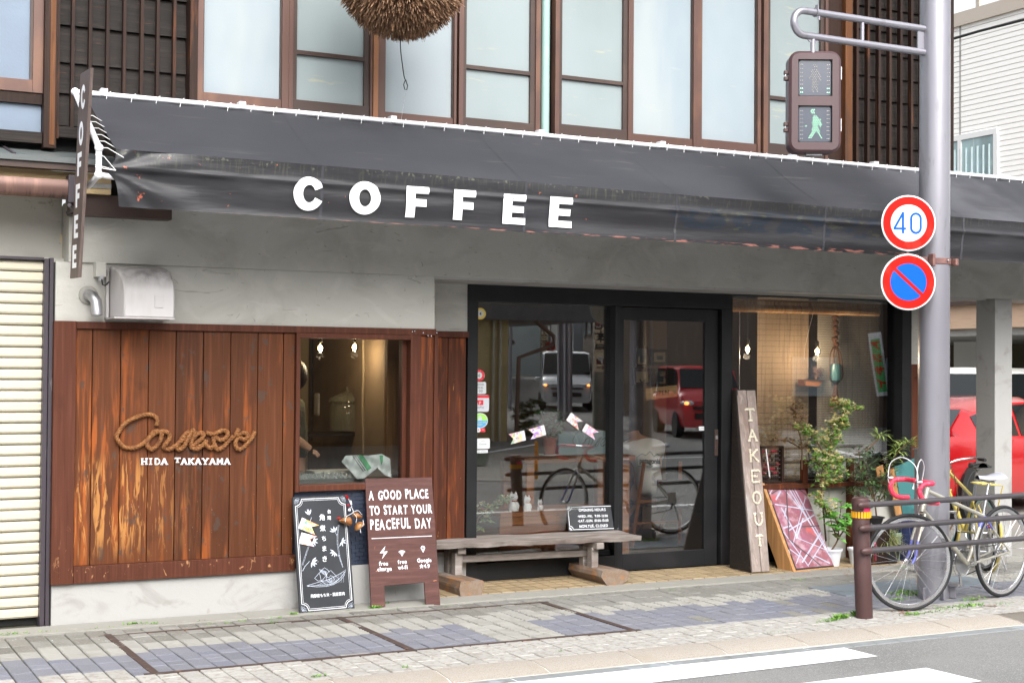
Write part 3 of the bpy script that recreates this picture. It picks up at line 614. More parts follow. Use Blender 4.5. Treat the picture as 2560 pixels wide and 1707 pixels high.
b = MB().box(-.6, 1.42, 9.5, 9.51, 3.47, 6.2)
w = sp(MB().box(1.45, 1.513, UY-.01, UY+.06, 3.38, 6.2), 'upper_window', 'alu', bevel=.002)
sp(MB().box(-1.2, 1.45, UY-.01, UY+.06, 3.38, 3.46), 'window_frame', 'alu', w, bevel=.002); sp(MB().box(1.432, 1.45, UY, UY+.03, 3.46, 6.2), 'seal', 'alud', w)
sp(MB().box(-1.2, 1.432, UY+.02, UY+.03, 3.46, 6.2), 'pane', 'frostg', w)
sp(MB().box(-1.2, 1.51, UY-.0, UY+.08, 3.31, 3.378), 'wood_ledge', 'darkvert'); sp(MB().box(-1.2, 1.51, UY+.03, UY+.04, 3.13, 3.31), 'lower_pane', 'frostg')
sp(MB().box(-1.2, 1.51, UY-.02, UY+.08, 3.06, 3.13), 'wood_sill', 'darkwood')

# ================================================================== awning
AW = thing('awning', (1.7, 9.2, 3.3), 'long charcoal fabric awning over the shop front, lettered COFFEE on its edge', 'awning')
TY, TZ, FY, X0, X1 = 9.17, 3.335, 8.41, 1.72, 11.0
fz = lambda X: 2.902-.0052*(X-1.7)
bz = lambda X: 2.572-.0050*(X-1.7)
def top_fn(u, v):
    X = X0+(X1-X0)*u; xl = X+ (1-u)**60*.0
    sag = .018*math.sin(math.pi*v)*(1+.4*math.sin(X*6.7))
    ripple = .006*math.sin(X*2*math.pi/.30)*(v**3)
    y = FY+(TY-FY)*v; z = fz(X)+(TZ-fz(X))*v-sag+ripple
    if u < .02: X += .03*(1-v)*(1-u/.02)
    return (X, y, z)
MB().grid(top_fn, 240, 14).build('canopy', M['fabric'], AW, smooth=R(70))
def val_y(X, Z):
    t = (fz(X)-Z)/(fz(X)-bz(X)); a = (X-X0)
    y = FY-.004+.035*t
    y += -.013*math.exp(-((t-.34)/.05)**2)*(1+.25*math.sin(X*17)+.3*math.sin(X*9.1)) # stitched bar line
    y += .005*math.sin(t*13+X*.9)*t+.003*math.sin(t*9-X*2.1)
    if a < 1.6:                      # folds fanning out from the tie at the left corner
        w = (1-a/1.6)**1.3; ang = math.atan2((t-.36)*.33, a+.05); y += w*(.016*math.sin(ang*11)*min(1, a*5))
    return y
def val_fn(u, v):
    X = X0+(X1-X0)*(u**1.35); Z = fz(X)+(bz(X)-fz(X))*v
    y = val_y(X, Z); a = X-X0
    if a < .5:
        pull = math.exp(-((v-.38)/.12)**2)*math.exp(-a/.12)*.045
        X += -pull+ (.05*(v-.4) if v > .4 else 0)*math.exp(-a/.3)+.03
    return (X, y, Z)
MB().grid(val_fn, 420, 44).build('valance', M['valance'], AW, smooth=R(80))
for X in (3.01, 4.43, 5.03+.6, 6.95, 8.33):
    b = Flat(); MB().grid(lambda u, v: (X+.02*(u-.5)+0*v, val_y(X, fz(X)+(bz(X)-fz(X))*v)-.0015, fz(X)+(bz(X)-fz(X))*v), 1, 30).build('seam', M['fabric'], AW)
    MB().grid(lambda u, v: (lambda q: (X+.025*(u-.5), q[1], q[2]+.0015))(top_fn((X-X0)/(X1-X0), v)), 1, 14).build('seam', M['fabric'], AW)
# lettering COFFEE printed on the valance
def letter_poly(ch):
    b = Flat()
    if ch in 'FE':
        W_ = .66 if ch == 'F' else .68; R4 = [(0, 0, .27, 1), (.27, .77, W_-(.0 if ch == 'F' else .02), 1)] + ([(.27, .36, .60, .60)] if ch == 'F' else [(.27, .39, .62, .61), (.27, 0, .68, .22)])
        for xa, ya, xb, yb in R4:
            for i in range(4):
                for j in range(4): u0, u1 = xa+(xb-xa)*i/4, xa+(xb-xa)*(i+1)/4; v0, v1 = ya+(yb-ya)*j/4, ya+(yb-ya)*(j+1)/4; b.poly([(u0, v0), (u1, v0), (u1, v1), (u0, v1)])
    if ch == 'O':
        n = 40; o_ = [(.47+.49*math.cos(2*math.pi*k/n), .5+.52*math.sin(2*math.pi*k/n)) for k in range(n)]; i_ = [(.47+.19*math.cos(2*math.pi*k/n), .5+.27*math.sin(2*math.pi*k/n)) for k in range(n)]
        b.m.add([(p[0], p[1], 0) for p in o_+i_], [(k, (k+1) % n, n+(k+1) % n, n+k) for k in range(n)])
    if ch == 'C':
        n = 34; o_ = []; i_ = []
        for k in range(n+1):
            a = R(24+(336-24)*k/n); o_.append((.48+.48*math.cos(a), .5+.52*math.sin(a))); i_.append((.50+.20*math.cos(a)*(1 if 40 < math.degrees(a) < 320 else 1.0), .5+.27*math.sin(a)))
        b.m.add([(p[0], p[1], 0) for p in o_+i_], [(k, k+1, n+2+k, n+1+k) for k in range(n)])
    return b.m
# native pixel boxes: left x, width px, top y, bottom y
for ch, xl, xr, yt, yb in (('C', 735.5, 809.5, 443.5, 524), ('O', 876.5, 953, 455, 534), ('F', 1017.5, 1073, 466.5, 543.5), ('F', 1136.5, 1190.5, 475, 550), ('E', 1260, 1317, 486, 560), ('E', 1376, 1433.5, 493, 568)):
    a = at(xl, (yt+yb)/2, FY-.01); c = at(xr, (yt+yb)/2, FY-.01); zt = at((xl+xr)/2, yt, FY-.01).z; zb_ = at((xl+xr)/2, yb, FY-.01).z
    lm = letter_poly(ch); w = {'C': .94, 'O': .96, 'F': .66, 'E': .68}[ch]
    vs = []
    for p in lm.v:
        X = a.x+(c.x-a.x)*p[0]/w; Z = zb_+(zt-zb_)*p[1]; vs.append((X, val_y(X, Z)-.012, Z))
    MB().add(vs, lm.f).build('lettering', M['letter'], AW)
# white pipe frame with lacing
pf = MB().tube([(1.655, TY, TZ+.015), (11.0, TY, TZ+.015)], .017, 10).build('frame_pipe', M['whitepaint'], AW, smooth=R(50))
MB().tube([(1.655, TY, TZ+.015), (1.655, 8.41, 2.90), (1.655, 8.41, 2.745), (1.655, 8.70, 2.71)], .018, 10).build('frame_pipe', M['whitepaint'], AW, smooth=R(50))
MB().tube([(1.655, 8.41, 2.745), (1.9, 8.53, 2.742)], .017, 10).build('frame_pipe', M['whitepaint'], AW, smooth=R(50))
for p in ((1.655, 8.41, 2.90), (1.655, 8.41, 2.745), (1.655, TY, TZ+.015)): MB().ico(p, .026).build('pipe_joint', M['whitepaint'], AW, smooth=R(60))
for X in (1.83, 2.62+.1, 3.79, 4.95, 6.0, 7.25, 8.1, 9.5): MB().box(X-.022, X+.022, TY-.02, TY+.05, TZ+.004, TZ+.052).build('clamp', M['whitepaint'], AW, bevel=.004)
X = 1.86
while X < 11:
    MB().tube([(X-.022, TY-.03, TZ-.03), (X-.012, TY-.022, TZ+.02), (X+.012, TY+.0, TZ+.038), (X+.02, TY+.02, TZ+.02)], .0024, 5).build('lacing', M['white'], AW); X += .155
for k in range(6):
    t = k/5; z_ = TZ-.18-(TZ-.18-2.90)*t; y_ = TY-(TY-8.41)*(TZ-z_)/(TZ-2.9)
    MB().tube([(1.64, y_, z_), (1.70, y_-.02, z_-.0), (1.79, y_-.03, z_-.05)], .0024, 5).build('lacing', M['white'], AW)
for z_ in (2.86, 2.80, 2.79): MB().tube([(1.635, 8.41, z_), (1.68, 8.39, z_-.01), (1.75, 8.40, 2.775)], .0024, 5).build('lacing', M['white'], AW)

# hanging blade sign COFFEE
BS = thing('blade_sign', (1.6, 8.55, 2.2), 'narrow grey brown vertical board sign lettered COFFEE hung at the awning end', 'sign')
SX = 1.585; tl_, tr_, bl_, br_ = [Xp_ for Xp_ in (CAM+ray(*p)*(SX/ray(*p).x) for p in ((201, 186), (226, 170), (175, 696), (196, 693)))]
MB().add([bl_, br_, tr_, tl_]+[p+V((.018, 0, 0)) for p in (bl_, br_, tr_, tl_)], [(0,1,2,3),(7,6,5,4),(0,4,5,1),(1,5,6,2),(2,6,7,3),(3,7,4,0)][0:6]).build('board', wood('grey_brown_board', (.105, .078, .07), .05, rough=.5), BS)
bc, tc = (bl_+br_)/2, (tl_+tr_)/2; up = (tc-bc); ey = (br_-bl_).normalized(); L_ = up.length
for i, (ch, yc) in enumerate(zip('COFFEE', (241, 331, 407, 486, 564, 640))):
    yy = (yc-178)/(694-178); c_ = tc-up*yy
    me = letter_poly(ch); w = {'C': .94, 'O': .96, 'F': .66, 'E': .68}[ch]; hh = .30/ .95*.82*.95*1.02
    M_ = frame_m(c_-ey*.065-up.normalized()*.068, ey, up, .0025); M2 = M_ @ Matrix.Diagonal((.13/w, .136, 1, 1))
    MB().add([M2 @ V(p) for p in me.v], me.f).build('letter', M['letter'], BS)
MB().tube([(1.59, 8.95, 2.62), (1.66, 9.2, 2.62), (1.66, 9.4, 2.62)], .012, 8).build('bracket', M['sframe'], BS); MB().tube([(1.60, 8.7, 3.2), (1.655, 8.9, 3.14)], .01, 8).build('bracket', M['sframe'], BS)
# ================================================================== things on the wall
VB = thing('vent_hood', (2.1, 9.4, 1.95), 'ivory plastic vent hood with a darker top above the brown planks', 'vent hood')
f0, f1 = at(310, 806, 9.16).x, at(436, 806, 9.16).x; zb_ = 1.955; zt = 2.29
prof = [(9.44, zb_), (9.16, zb_)]+[(9.16+.24*(1-math.cos(R(a))), 2.10+.185*math.sin(R(a))) for a in range(0, 91, 10)]+[(9.44, zt)]
def shell(xa, xb): return xa, xb
vs = []; fs = []; nP = len(prof)
for s_ in (0, 1):
    for y_, z_ in prof:
        k = (9.44-y_)/.28; xw0, xw1 = 1.925, f1-.01
        vs.append(((xw0+(f0-xw0)*k) if s_ == 0 else (xw1+.012*k), y_, z_))
fs = [(i, i+1, nP+i+1, nP+i) for i in range(nP-1)]+[tuple(range(nP))[::-1], tuple(range(nP, 2*nP))]
MB().add(vs, fs).build('hood', M['ventbox'], VB, smooth=R(35), bevel=.012)
MB().box(1.905, 1.925, 9.39, 9.45, 1.945, 2.27).build('flange', M['ventbox'], VB, bevel=.004)
MB().box(f0+.19, f0+.245, 9.155, 9.165, 2.02, 2.10).build('raised_panel', M['ventbox'], VB, bevel=.003)
MB().box(1.905, f1+.0, 9.14, 9.44, 1.948, 1.956).build('lip', M['ventbox'], VB)
VP = thing('vent_pipe', (1.85, 9.4, 2.1), 'grey metal elbow pipe leaving the plaster beside the vent hood', 'pipe')
c0 = at(222, 738, 9.42); 
MB().tube([(c0.x, 9.46, c0.z), (c0.x, 9.40, c0.z), (c0.x+.012, 9.36, c0.z-.01), (c0.x+.03, 9.335, c0.z-.04), (c0.x+.035, 9.33, c0.z-.13)], .036, 16).build('elbow', M['steel'], VP, smooth=R(50))
MB().lathe([(.062, 0), (.06, .012), (.04, .02)], (c0.x, 9.437, c0.z), 20, (0, -1, 0)).build('collar', M['conc'], VP, smooth=R(40))
jb = thing('junction_box', (1.87, 9.4, 2.27), 'small grey electrical box above the elbow pipe', 'electrical box')
MB().box(1.83, 1.895, 9.34, 9.44, 2.215, 2.31).build('box', M['plaster'], jb, bevel=.004); MB().box(1.85, 1.875, 9.33, 9.36, 2.19, 2.222).build('lid', M['steel'], jb)
MB().tube([(1.865, 9.33, 2.20), (1.868, 9.32, 2.165), (1.885, 9.32, 2.16), (1.91, 9.33, 2.185)], .006, 6).build('cable', M['black'], jb)

# rope sign: the word Courier in twisted rope
rope_px = [[(392,1063),(393,1048),(383,1038),(365,1036),(340,1043),(313,1058),(297,1080),(291,1092),(300,1108),(313,1118),(335,1119),(355,1110),(372,1096),(390,1081),(408,1078),(422,1083),(424,1095),(415,1108),(409,1116),(414,1122),(428,1121),(438,1113)],
           [(404,1083),(388,1078),(374,1092),(367,1110),(377,1123),(391,1116),(401,1099),(404,1083)],
           [(438,1113),(444,1118),(449,1105),(463,1085),(473,1080),(467,1092),(449,1105),(440,1115),(447,1124),(458,1117),(468,1100),(479,1080),(484,1075),(486,1088),(478,1104),(479,1118),(490,1122),(500,1112)],
           [(484,1095),(495,1084),(508,1083),(504,1096),(490,1108),(481,1118),(492,1122),(506,1113),(516,1100)],
           [(516,1081),(530,1085),(545,1080),(556,1076),(569,1080),(566,1092),(551,1100),(536,1090),(534,1104),(541,1122),(556,1119),(570,1104),(583,1090)],
           [(516,1100),(514,1110),(526,1120),(537,1112)],
           [(597,1072),(588,1088),(599,1084),(614,1082),(620,1090),(610,1099),(598,1093),(588,1105),(592,1120),(604,1122),(618,1108),(630,1092),(637,1079)]]
def smooth_path(P, n=6):
    out = []
    for i in range(len(P)-1):
        p0, p1, p2, p3 = P[max(i-1, 0)], P[i], P[i+1], P[min(i+2, len(P)-1)]
        for k in range(n):
            t = k/n; out.append(.5*((2*p1)+(p2-p0)*t+(2*p0-5*p1+4*p2-p3)*t*t+(3*p1-p0-3*p2+p3)*t**3))
    return out+[P[-1]]
RS = thing('rope_sign', (2.4, 9.42, 1.1), 'looped brown rope spelling the word Courier on the planks', 'sign')
rmat = mat('twisted_rope', (.19, .070, .018), .8, layers=[((.33, .155, .05), (60, 60, 60), .45, .65, .7), ((.10, .035, .012), (25, 25, 25), .5, .68, .7)], bump=[(260., .001)])
for si, st in enumerate(rope_px):
    P = smooth_path([at(x_, y_, 9.415)+V((0, -.006*math.sin(i*1.9+si), 0)) for i, (x_, y_) in enumerate(st)], 6)
    # resample by length
    D = [0]
    for a, c in zip(P[:-1], P[1:]): D.append(D[-1]+(c-a).length)
    N_ = max(4, int(D[-1]/.004)); Q = []; j = 0
    for i in range(N_+1):
        d = D[-1]*i/N_
        while j < len(D)-2 and D[j+1] < d: j += 1
        t = (d-D[j])/max(1e-9, D[j+1]-D[j]); Q.append(P[j].lerp(P[j+1], min(1, t)))
    b = MB()
    for s_ in range(3):
        pts = []
        for i, p in enumerate(Q):
            t = (Q[min(i+1, N_)]-Q[max(i-1, 0)]).normalized(); n1 = V((0, -1, 0)); n2 = t.cross(n1).normalized()
            w = i*.004/.062*2*math.pi+s_*2*math.pi/3; pts.append(p+(n1*math.cos(w)+n2*math.sin(w))*.0085)
        b.tube(pts, .0078, 6)
    b.build('rope', rmat, RS, smooth=R(60))
LS = thing('letter_row', (2.5, 9.43, .95), 'small white serif letters HIDA TAKAYAMA under the rope sign', 'sign')
serif = None
def serif_letter(ch, w, h, t=.0042, s_=.3):
    f = Flat(); W_ = w; sw = w*.2
    def ser(x, y, ww=.36): f.poly([(x-ww*w/2, y), (x+ww*w/2, y), (x+ww*w/2, y+h*.1), (x-ww*w/2, y+h*.1)], .0001)
    def bar(a, c, k=1.): f.line([a, c], sw*k, z=.0)
    top = h*.9
    if ch == 'H': bar((.2*w, 0), (.2*w, h)); bar((.8*w, 0), (.8*w, h)); bar((.2*w, h*.5), (.8*w, h*.5), .8); [ser(x_, y_) for x_ in (.2*w, .8*w) for y_ in (0, top)]
    if ch == 'I': bar((.5*w, 0), (.5*w, h)); ser(.5*w, 0, .55); ser(.5*w, top, .55)
    if ch == 'D': bar((.25*w, 0), (.25*w, h)); f.line([(.2*w, h*.95), (.6*w, h*.93), (.85*w, h*.7), (.85*w, h*.3), (.6*w, h*.07), (.2*w, h*.05)], sw*.8)
    if ch == 'A': bar((.12*w, 0), (.5*w, h)); bar((.88*w, 0), (.5*w, h)); bar((.28*w, h*.35), (.72*w, h*.35), .7); ser(.12*w, 0); ser(.88*w, 0)
    if ch == 'T': bar((.5*w, 0), (.5*w, h)); bar((.05*w, h*.93), (.95*w, h*.93), .8); ser(.5*w, 0, .5); bar((.1*w, h), (.1*w, h*.75), .6); bar((.9*w, h), (.9*w, h*.75), .6)
    if ch == 'K': bar((.22*w, 0), (.22*w, h)); bar((.25*w, h*.42), (.85*w, h)); bar((.4*w, h*.6), (.88*w, 0)); [ser(x_, y_) for x_, y_ in ((.22*w, 0), (.22*w, top), (.85*w, 0), (.85*w, top))]
    if ch == 'Y': bar((.5*w, 0), (.5*w, h*.5)); bar((.5*w, h*.45), (.12*w, h)); bar((.5*w, h*.45), (.88*w, h)); ser(.5*w, 0, .5); ser(.12*w, top); ser(.88*w, top)
    if ch == 'M': bar((.15*w, 0), (.15*w, h)); bar((.85*w, 0), (.85*w, h)); bar((.15*w, h), (.5*w, h*.3)); bar((.85*w, h), (.5*w, h*.3)); [ser(x_, 0) for x_ in (.15*w, .85*w)]
    return f.m
lx = [360.5, 377.5, 392.5, 410.5, None, 443.5, 460, 477.5, 495, 513, 531, 549.5, 567.5]
for ch, x_ in zip('HIDA TAKAYAMA', lx):
    if ch == ' ': continue
    hgt = .042 if not (ch == 'T') else .032; p = at(x_, 1153 if ch != 'T' else 1148, WY-.02)
    me = serif_letter(ch, .045 if ch != 'I' else .038, hgt)
    b = MB(); n = len(me.v); b.add(me.v, me.f); b2 = MB().add([(v[0], v[1], v[2]-.006) for v in me.v], [tuple(reversed(f)) for f in me.f]); b.add(b2.v, b2.f)
    o = b.build('letter', M['letter'], LS); place(o, frame_m(p-V((.022, 0, .021)), (1, 0, 0), (0, 0, 1), .004), LS)

# ================================================================== boards on the pavement
def board_frame(BL, BR, topmid, hgt=None):
    ex = (BR-BL); w = ex.length; ex.normalize(); mid = (BL+BR)/2; up = topmid-mid; up = up-ex*up.dot(ex); h = up.length if hgt is None else hgt
    return BL, ex, up.normalized(), w, h
CHB = thing('menu_board', (3.37, 9.23, 0), 'black menu board with chalk bamboo and Japanese writing leaning on the wall', 'signboard')
BL, ex, ez, w, h = board_frame(gz(750, 1534), gz(887, 1522), (at(732, 1241, 9.385)+at(869, 1237, 9.385))/2)
n_ = ex.cross(ez)
bm = mat('black_board', (.014, .016, .021), .65, layers=[((.026, .03, .036), (5, 5, 5), .4, .7, .6), ((.45, .40, .32), (35, 35, 35), .72, .76, .8)], bump=[(90., .0003)])
FM = frame_m(BL, ex, ez)
o = MB().box(0, w, 0, h, -.018, 0).build('panel', bm, CHB, bevel=.002); place(o, FM, CHB)
f = Flat()
for g_, t in ((.021, .0042), (.032, .0022)):
    r_ = .052-g_*.3; c = g_+r_
    pts = [(c+.0, g_)]
    pts = [(w-g_-r_, g_)]+[(w-g_+0-r_*math.cos(R(a)), g_+r_*math.sin(R(a))) for a in range(0, 1)]
    P = []
    for (cx, cy, a0) in ((w-g_+.004, g_-.004, 180), (w-g_+.004, h-g_+.004, 270), (g_-.004, h-g_+.004, 0), (g_-.004, g_-.004, 90)):
        P += [(cx+r_*math.cos(R(a0-a)), cy+r_*math.sin(R(a0-a))) for a in range(0, 91, 9)]
    f.line(P, t, closed=True, z=.0012)
f.build('border', M['wpaint'], CHB, FM)
S = w/.41
def U(x_, y_):                            # zoomed photo (1911 wide) to board coordinates
    u_ = (x_-(10+(y_-105)*(90/1435)))/ (672-2); v_ = (y_-(105-(x_-10)*.033))/1432
    return (w*u_, h*(1-v_))
f = Flat()
def leaf(f, c, a, L_, w_=.28, outline=True):
    ca, sa = math.cos(R(a)), math.sin(R(a)); P = [(0, 0), (.35, w_/2), (.7, w_*.4), (1, 0), (.7, -w_*.4), (.35, -w_/2)]
    Q = [(c[0]+L_*(x_*ca-y_*sa), c[1]+L_*(x_*sa+y_*ca)) for x_, y_ in P]
    if outline: f.line(Q, .0013, closed=True, z=.0012)
    else: f.poly(Q, .0011)
for cx, cy, base in ((.036, .036, 45), (w-.036, .036, 135), (.036, h-.036, -45), (w-.036, h-.036, 225)):
    sx, sy = (-.018 if cx < w/2 else .018), (-.018 if cy < h/2 else .018)
    for da in (-48, -16, 16, 48): leaf(f, (cx+sx*1.0, cy+sy*1.0), base+da, .034, .34)
f.build('corner_leaves', M['chalk'], CHB, FM)
f = Flat()
for s_, x_, y_, sz in (('台', 458, 292, .026), ('湾', 458, 372, .027), ('角', 372, 365, .042), ('煮', 378, 500, .040), ('ち', 393, 628, .036), ('ま', 396, 752, .038), ('き', 400, 880, .040)):
    p = U(x_, y_); f.text(s_, p[0], p[1]-sz*.36, sz*1.08, bold=.0006, z=.0012)
p = U(436, 1318); f.text('飛騨産もち米・国産豚肉', p[0], p[1]-.010, .0255, bold=.0003, z=.0012, xs=.9)
f.build('lettering', M['wpaint'], CHB, FM)
f = Flat()
def bam(pts, w_=.007):
    P = [U(*p) for p in pts]
    for dx in (-w_/2, w_/2): f.line([(p[0]+dx, p[1]) for p in P], .0013, z=.0012)
    for i in range(1, len(P)): f.line([(P[i][0]-w_*.7, P[i][1]+.002), (P[i][0], P[i][1]-.001), (P[i][0]+w_*.7, P[i][1]+.002)], .0016, z=.0013)
bam([(575, 460), (560, 580), (560, 700), (580, 840), (600, 920)]); bam([(575, 840), (612, 950), (622, 985)], .004)
bam([(210, 700), (170, 820), (130, 940)]); bam([(215, 900), (160, 960), (132, 1015)], .002); bam([(240, 360), (222, 420)], .002)
for q in (((555, 600), (530, 545)), ((570, 745), (612, 680)), ((575, 850), (525, 800)), ((215, 690), (262, 650))): f.line([U(*q[0]), U(*q[1])], .0014, z=.0012)
for c, angs, L_ in (((527, 545), (100, 140, 170, 60), .040), ((612, 672), (20, -20, 60, 240, 280), .034), ((520, 795), (150, 190, 230, 270, 300), .036), ((262, 650), (20, -30, -70, -110, 60), .038), ((245, 905), (10, -30, -60, -100, 40), .042), ((215, 330), (70, 100, 140, 110), .042)):
    for a in angs: leaf(f, U(*c), a, L_, .26, False)
for a, c in (((270, 905), (300, 880)),): f.line([U(*a), U(*c)], .0015, z=.0012)
f.build('bamboo_drawing', M['chalk'], CHB, FM)
f = Flat()
for P, cl in (([(182, 1197), (300, 1165), (420, 1140), (520, 1100), (600, 1060), (660, 1018), (640, 1090), (590, 1150), (510, 1195), (420, 1215), (300, 1215), (182, 1197)], 0),
              ([(275, 1110), (330, 1050), (365, 1010), (400, 987), (430, 1010), (460, 1040)], 0), ([(275, 1110), (320, 1145), (365, 1140)], 0), ([(330, 1050), (345, 1085), (355, 1140)], 0),
              ([(358, 1150), (420, 1080), (445, 1035), (475, 1022), (510, 1060), (575, 1135), (500, 1190), (420, 1195), (358, 1150)], 0),
              ([(420, 1100), (450, 1110), (470, 1085), (500, 1095), (520, 1130), (500, 1160), (460, 1168), (430, 1150), (415, 1125), (420, 1100)], 0), ([(450, 1130), (480, 1120), (495, 1140), (470, 1160), (450, 1130)], 0),
              ([(190, 1205), (330, 1195), (430, 1200), (520, 1170), (600, 1110), (650, 1040)], 0)):
    f.line([U(*p) for p in P], .0021, closed=bool(cl), z=.0013)
rr = random.Random(2)
for k in range(22):
    a = 340+k*4.2; f.line([U(a-10, 1000+k*1.4), U(a+rr.uniform(0, 14), 1040+k*3)], .0009, z=.0012)
for k in range(16): f.line([U(300+k*22, 1205-k*2), U(330+k*20, 1180-k*9)], .0009, z=.0012)
for k in range(16): f.line([U(372+k*12, 1185-abs(k-8)*6), U(380+k*11, 1150+rr.uniform(-18, 18))], .0009, z=.0012)
f.build('rice_dumpling_drawing', M['chalk'], CHB, FM)

def pennant(P3, label, cols, group, par=None, th=.0006, seed=0):
    P3 = [V(p) for p in P3]; nrm = (P3[1]-P3[0]).cross(P3[-1]-P3[0]).normalized()
    if nrm.y > 0: nrm = -nrm
    c = sum(P3, V((0,0,0)))/len(P3)
    m_ = mat('crayon_paper_%d' % seed, (.80, .76, .78), .8, layers=[(cols[0], (38, 38, 38), .46, .52, .9, {'d': 1.5}), (cols[1], (30, 30, 55), .52, .57, .9, {'d': 1.5, 'w': 1.}), (cols[2], (50, 50, 30), .56, .6, .9, {'d': 1.5}), (cols[3], (70, 70, 70), .58, .62, .8)], coord='world')
    b = MB(); n = len(P3); b.add([p for p in P3]+[p-nrm*.0015 for p in P3], [tuple(range(n)), tuple(range(2*n-1, n-1, -1))]+[(i, (i+1) % n, n+(i+1) % n, n+i) for i in range(n)])
    o = b.build('paper_pennant', m_); tag(o, label, 'pennant', group)
    a_, c_ = P3[0], P3[-1]; e = (P3[1]-P3[0])*.22; g_ = (P3[-2]-P3[-1])*.22
    MB().add([a_+nrm*.001, a_+e+nrm*.001, c_+g_+nrm*.001, c_+nrm*.001], [(0,1,2,3)]).build('white_strip', M['white'], o)
    return o
def onboard(x_, y_, lift): u_, v_ = U(x_, y_); return BL+ex*u_+ez*v_+n_*lift
pennant([onboard(*p, .012) for p in ((118, 362), (325, 462), (232, 478), (275, 578), (72, 492))], 'yellow, orange and green crayon pennant pinned to the black menu board', [(.85, .25, .05), (.85, .75, .05), (.1, .55, .2), (.1, .5, .75)], 'crayon paper pennants', seed=1)
pennant([onboard(*p, .010) for p in ((112, 545), (302, 598), (215, 632), (268, 725), (82, 680))], 'pink and orange crayon pennant, lower one on the black menu board', [(.85, .35, .2), (.85, .35, .5), (.85, .5, .3), (.7, .4, .6)], 'crayon paper pennants', seed=2)
# dumplings hung on the board corner
DP = thing('dumpling_bundle', onboard(740, 430, .04), 'bundle of brown leaf wrapped rice dumplings tied with string on the board corner', 'food display')
lm = mat('dry_leaf_wrap', (.25, .095, .025), .35, layers=[((.42, .21, .07), (60, 60, 14), .45, .62, .8), ((.05, .02, .01), (30, 30, 30), .55, .68, .8)], bump=[((50, 50, 50), .004)], coat=.3)
rr = random.Random(8)
def dumpling(P, d):
    pts = [onboard(x_, y_, .012) for x_, y_ in P]; c = sum(pts, V((0,0,0)))/len(pts); b = MB(); n = len(pts); F_ = []
    ring = [p for p in pts]; rg2 = [c+(p-c)*.62+n_*d*.8 for p in pts]; ap = c+n_*d; bk = [p-n_*.0 for p in pts]
    b.add(ring+rg2+[ap], [(i, (i+1) % n, n+(i+1) % n, n+i) for i in range(n)]+[(n+i, n+(i+1) % n, 2*n) for i in range(n)]+[tuple(range(n-1, -1, -1))])
    o = b.build('dumpling', lm, DP, smooth=R(50)); s_ = o.modifiers.new('s', 'SUBSURF'); s_.levels = s_.render_levels = 2
for P, d in (([(510, 405), (590, 370), (680, 340), (735, 370), (745, 450), (730, 515), (640, 480), (540, 430)], .06), ([(700, 330), (760, 280), (800, 320), (880, 375), (870, 400), (760, 420), (720, 370)], .055), ([(745, 440), (830, 400), (905, 440), (880, 490), (820, 520), (770, 580), (735, 560), (735, 500)], .07)): dumpling(P, d)
def strg(P, l=.07, r_=.0018, m_='white', nm='string'): MB().tube(smooth_path([onboard(x_, y_, l+.01*math.sin(i*2)) for i, (x_, y_) in enumerate(P)], 4), r_, 5).build(nm, M[m_], DP, smooth=R(60))
strg([(690, 260), (700, 320), (640, 360), (610, 400), (600, 440)]); strg([(700, 320), (760, 300), (820, 350)]); strg([(700, 320), (740, 380), (745, 450)]); strg([(830, 420), (825, 480), (800, 520), (802, 575)]); strg([(690, 260), (720, 240), (710, 180), (690, 140)], .02)
strg([(655, 90), (665, 120), (690, 140), (690, 110), (655, 95)], .012, .003, 'red', 'red_cord')
MB().ico(onboard(682, 285, .04), .011, (1, 1, .9)).build('bead', M['white'], DP, smooth=R(60)); MB().ico(onboard(682, 222, .02), .008).build('red_bead', M['red'], DP, smooth=R(60)); MB().ico(onboard(545, 383, .045), .008, (2.0, 1, .7)).build('red_tip', M['red'], DP, smooth=R(60)); MB().tube([onboard(700, 165, .03), onboard(712, 215, .035)], [.008, .006], 8).build('charm', M['white'], DP, smooth=R(60))

# brown A-board
AB = thing('a_board', (3.93, 9.2, 0), 'brown painted wooden board reading A GOOD PLACE TO START YOUR PEACEFUL DAY', 'signboard')
BL2, ex2, ez2, w2, h2 = board_frame(gz(928.5, 1521), gz(1101, 1511), (at(914, 1197, 9.385)+at(1082, 1192, 9.385))/2)
FM2 = frame_m(BL2, ex2, ez2)
abm = wood('brown_painted_board', (.080, .033, .028), .02, axis=0, rough=.6, extra=[((.45, .16, .07), (30, 30, 30), .71, .745, .8)], bump=.0006)
lw, lh = .088*w2/.5, .055/.32*.9
wl_ = w2*.20; wr_ = w2*.215; hh_ = h2*.175
o = MB().prism([(0,0), (wl_,0), (wl_+.002,hh_-.006), (w2-wr_,hh_+.004), (w2-wr_,0), (w2,0), (w2-.004,h2), (.004,h2+.002)], lambda u, v, w_: V((u, v, w_)), -.018, 0).build('panel', abm, AB, bevel=.0015); place(o, FM2, AB)
hz = [V((0.0, 0, 0))]
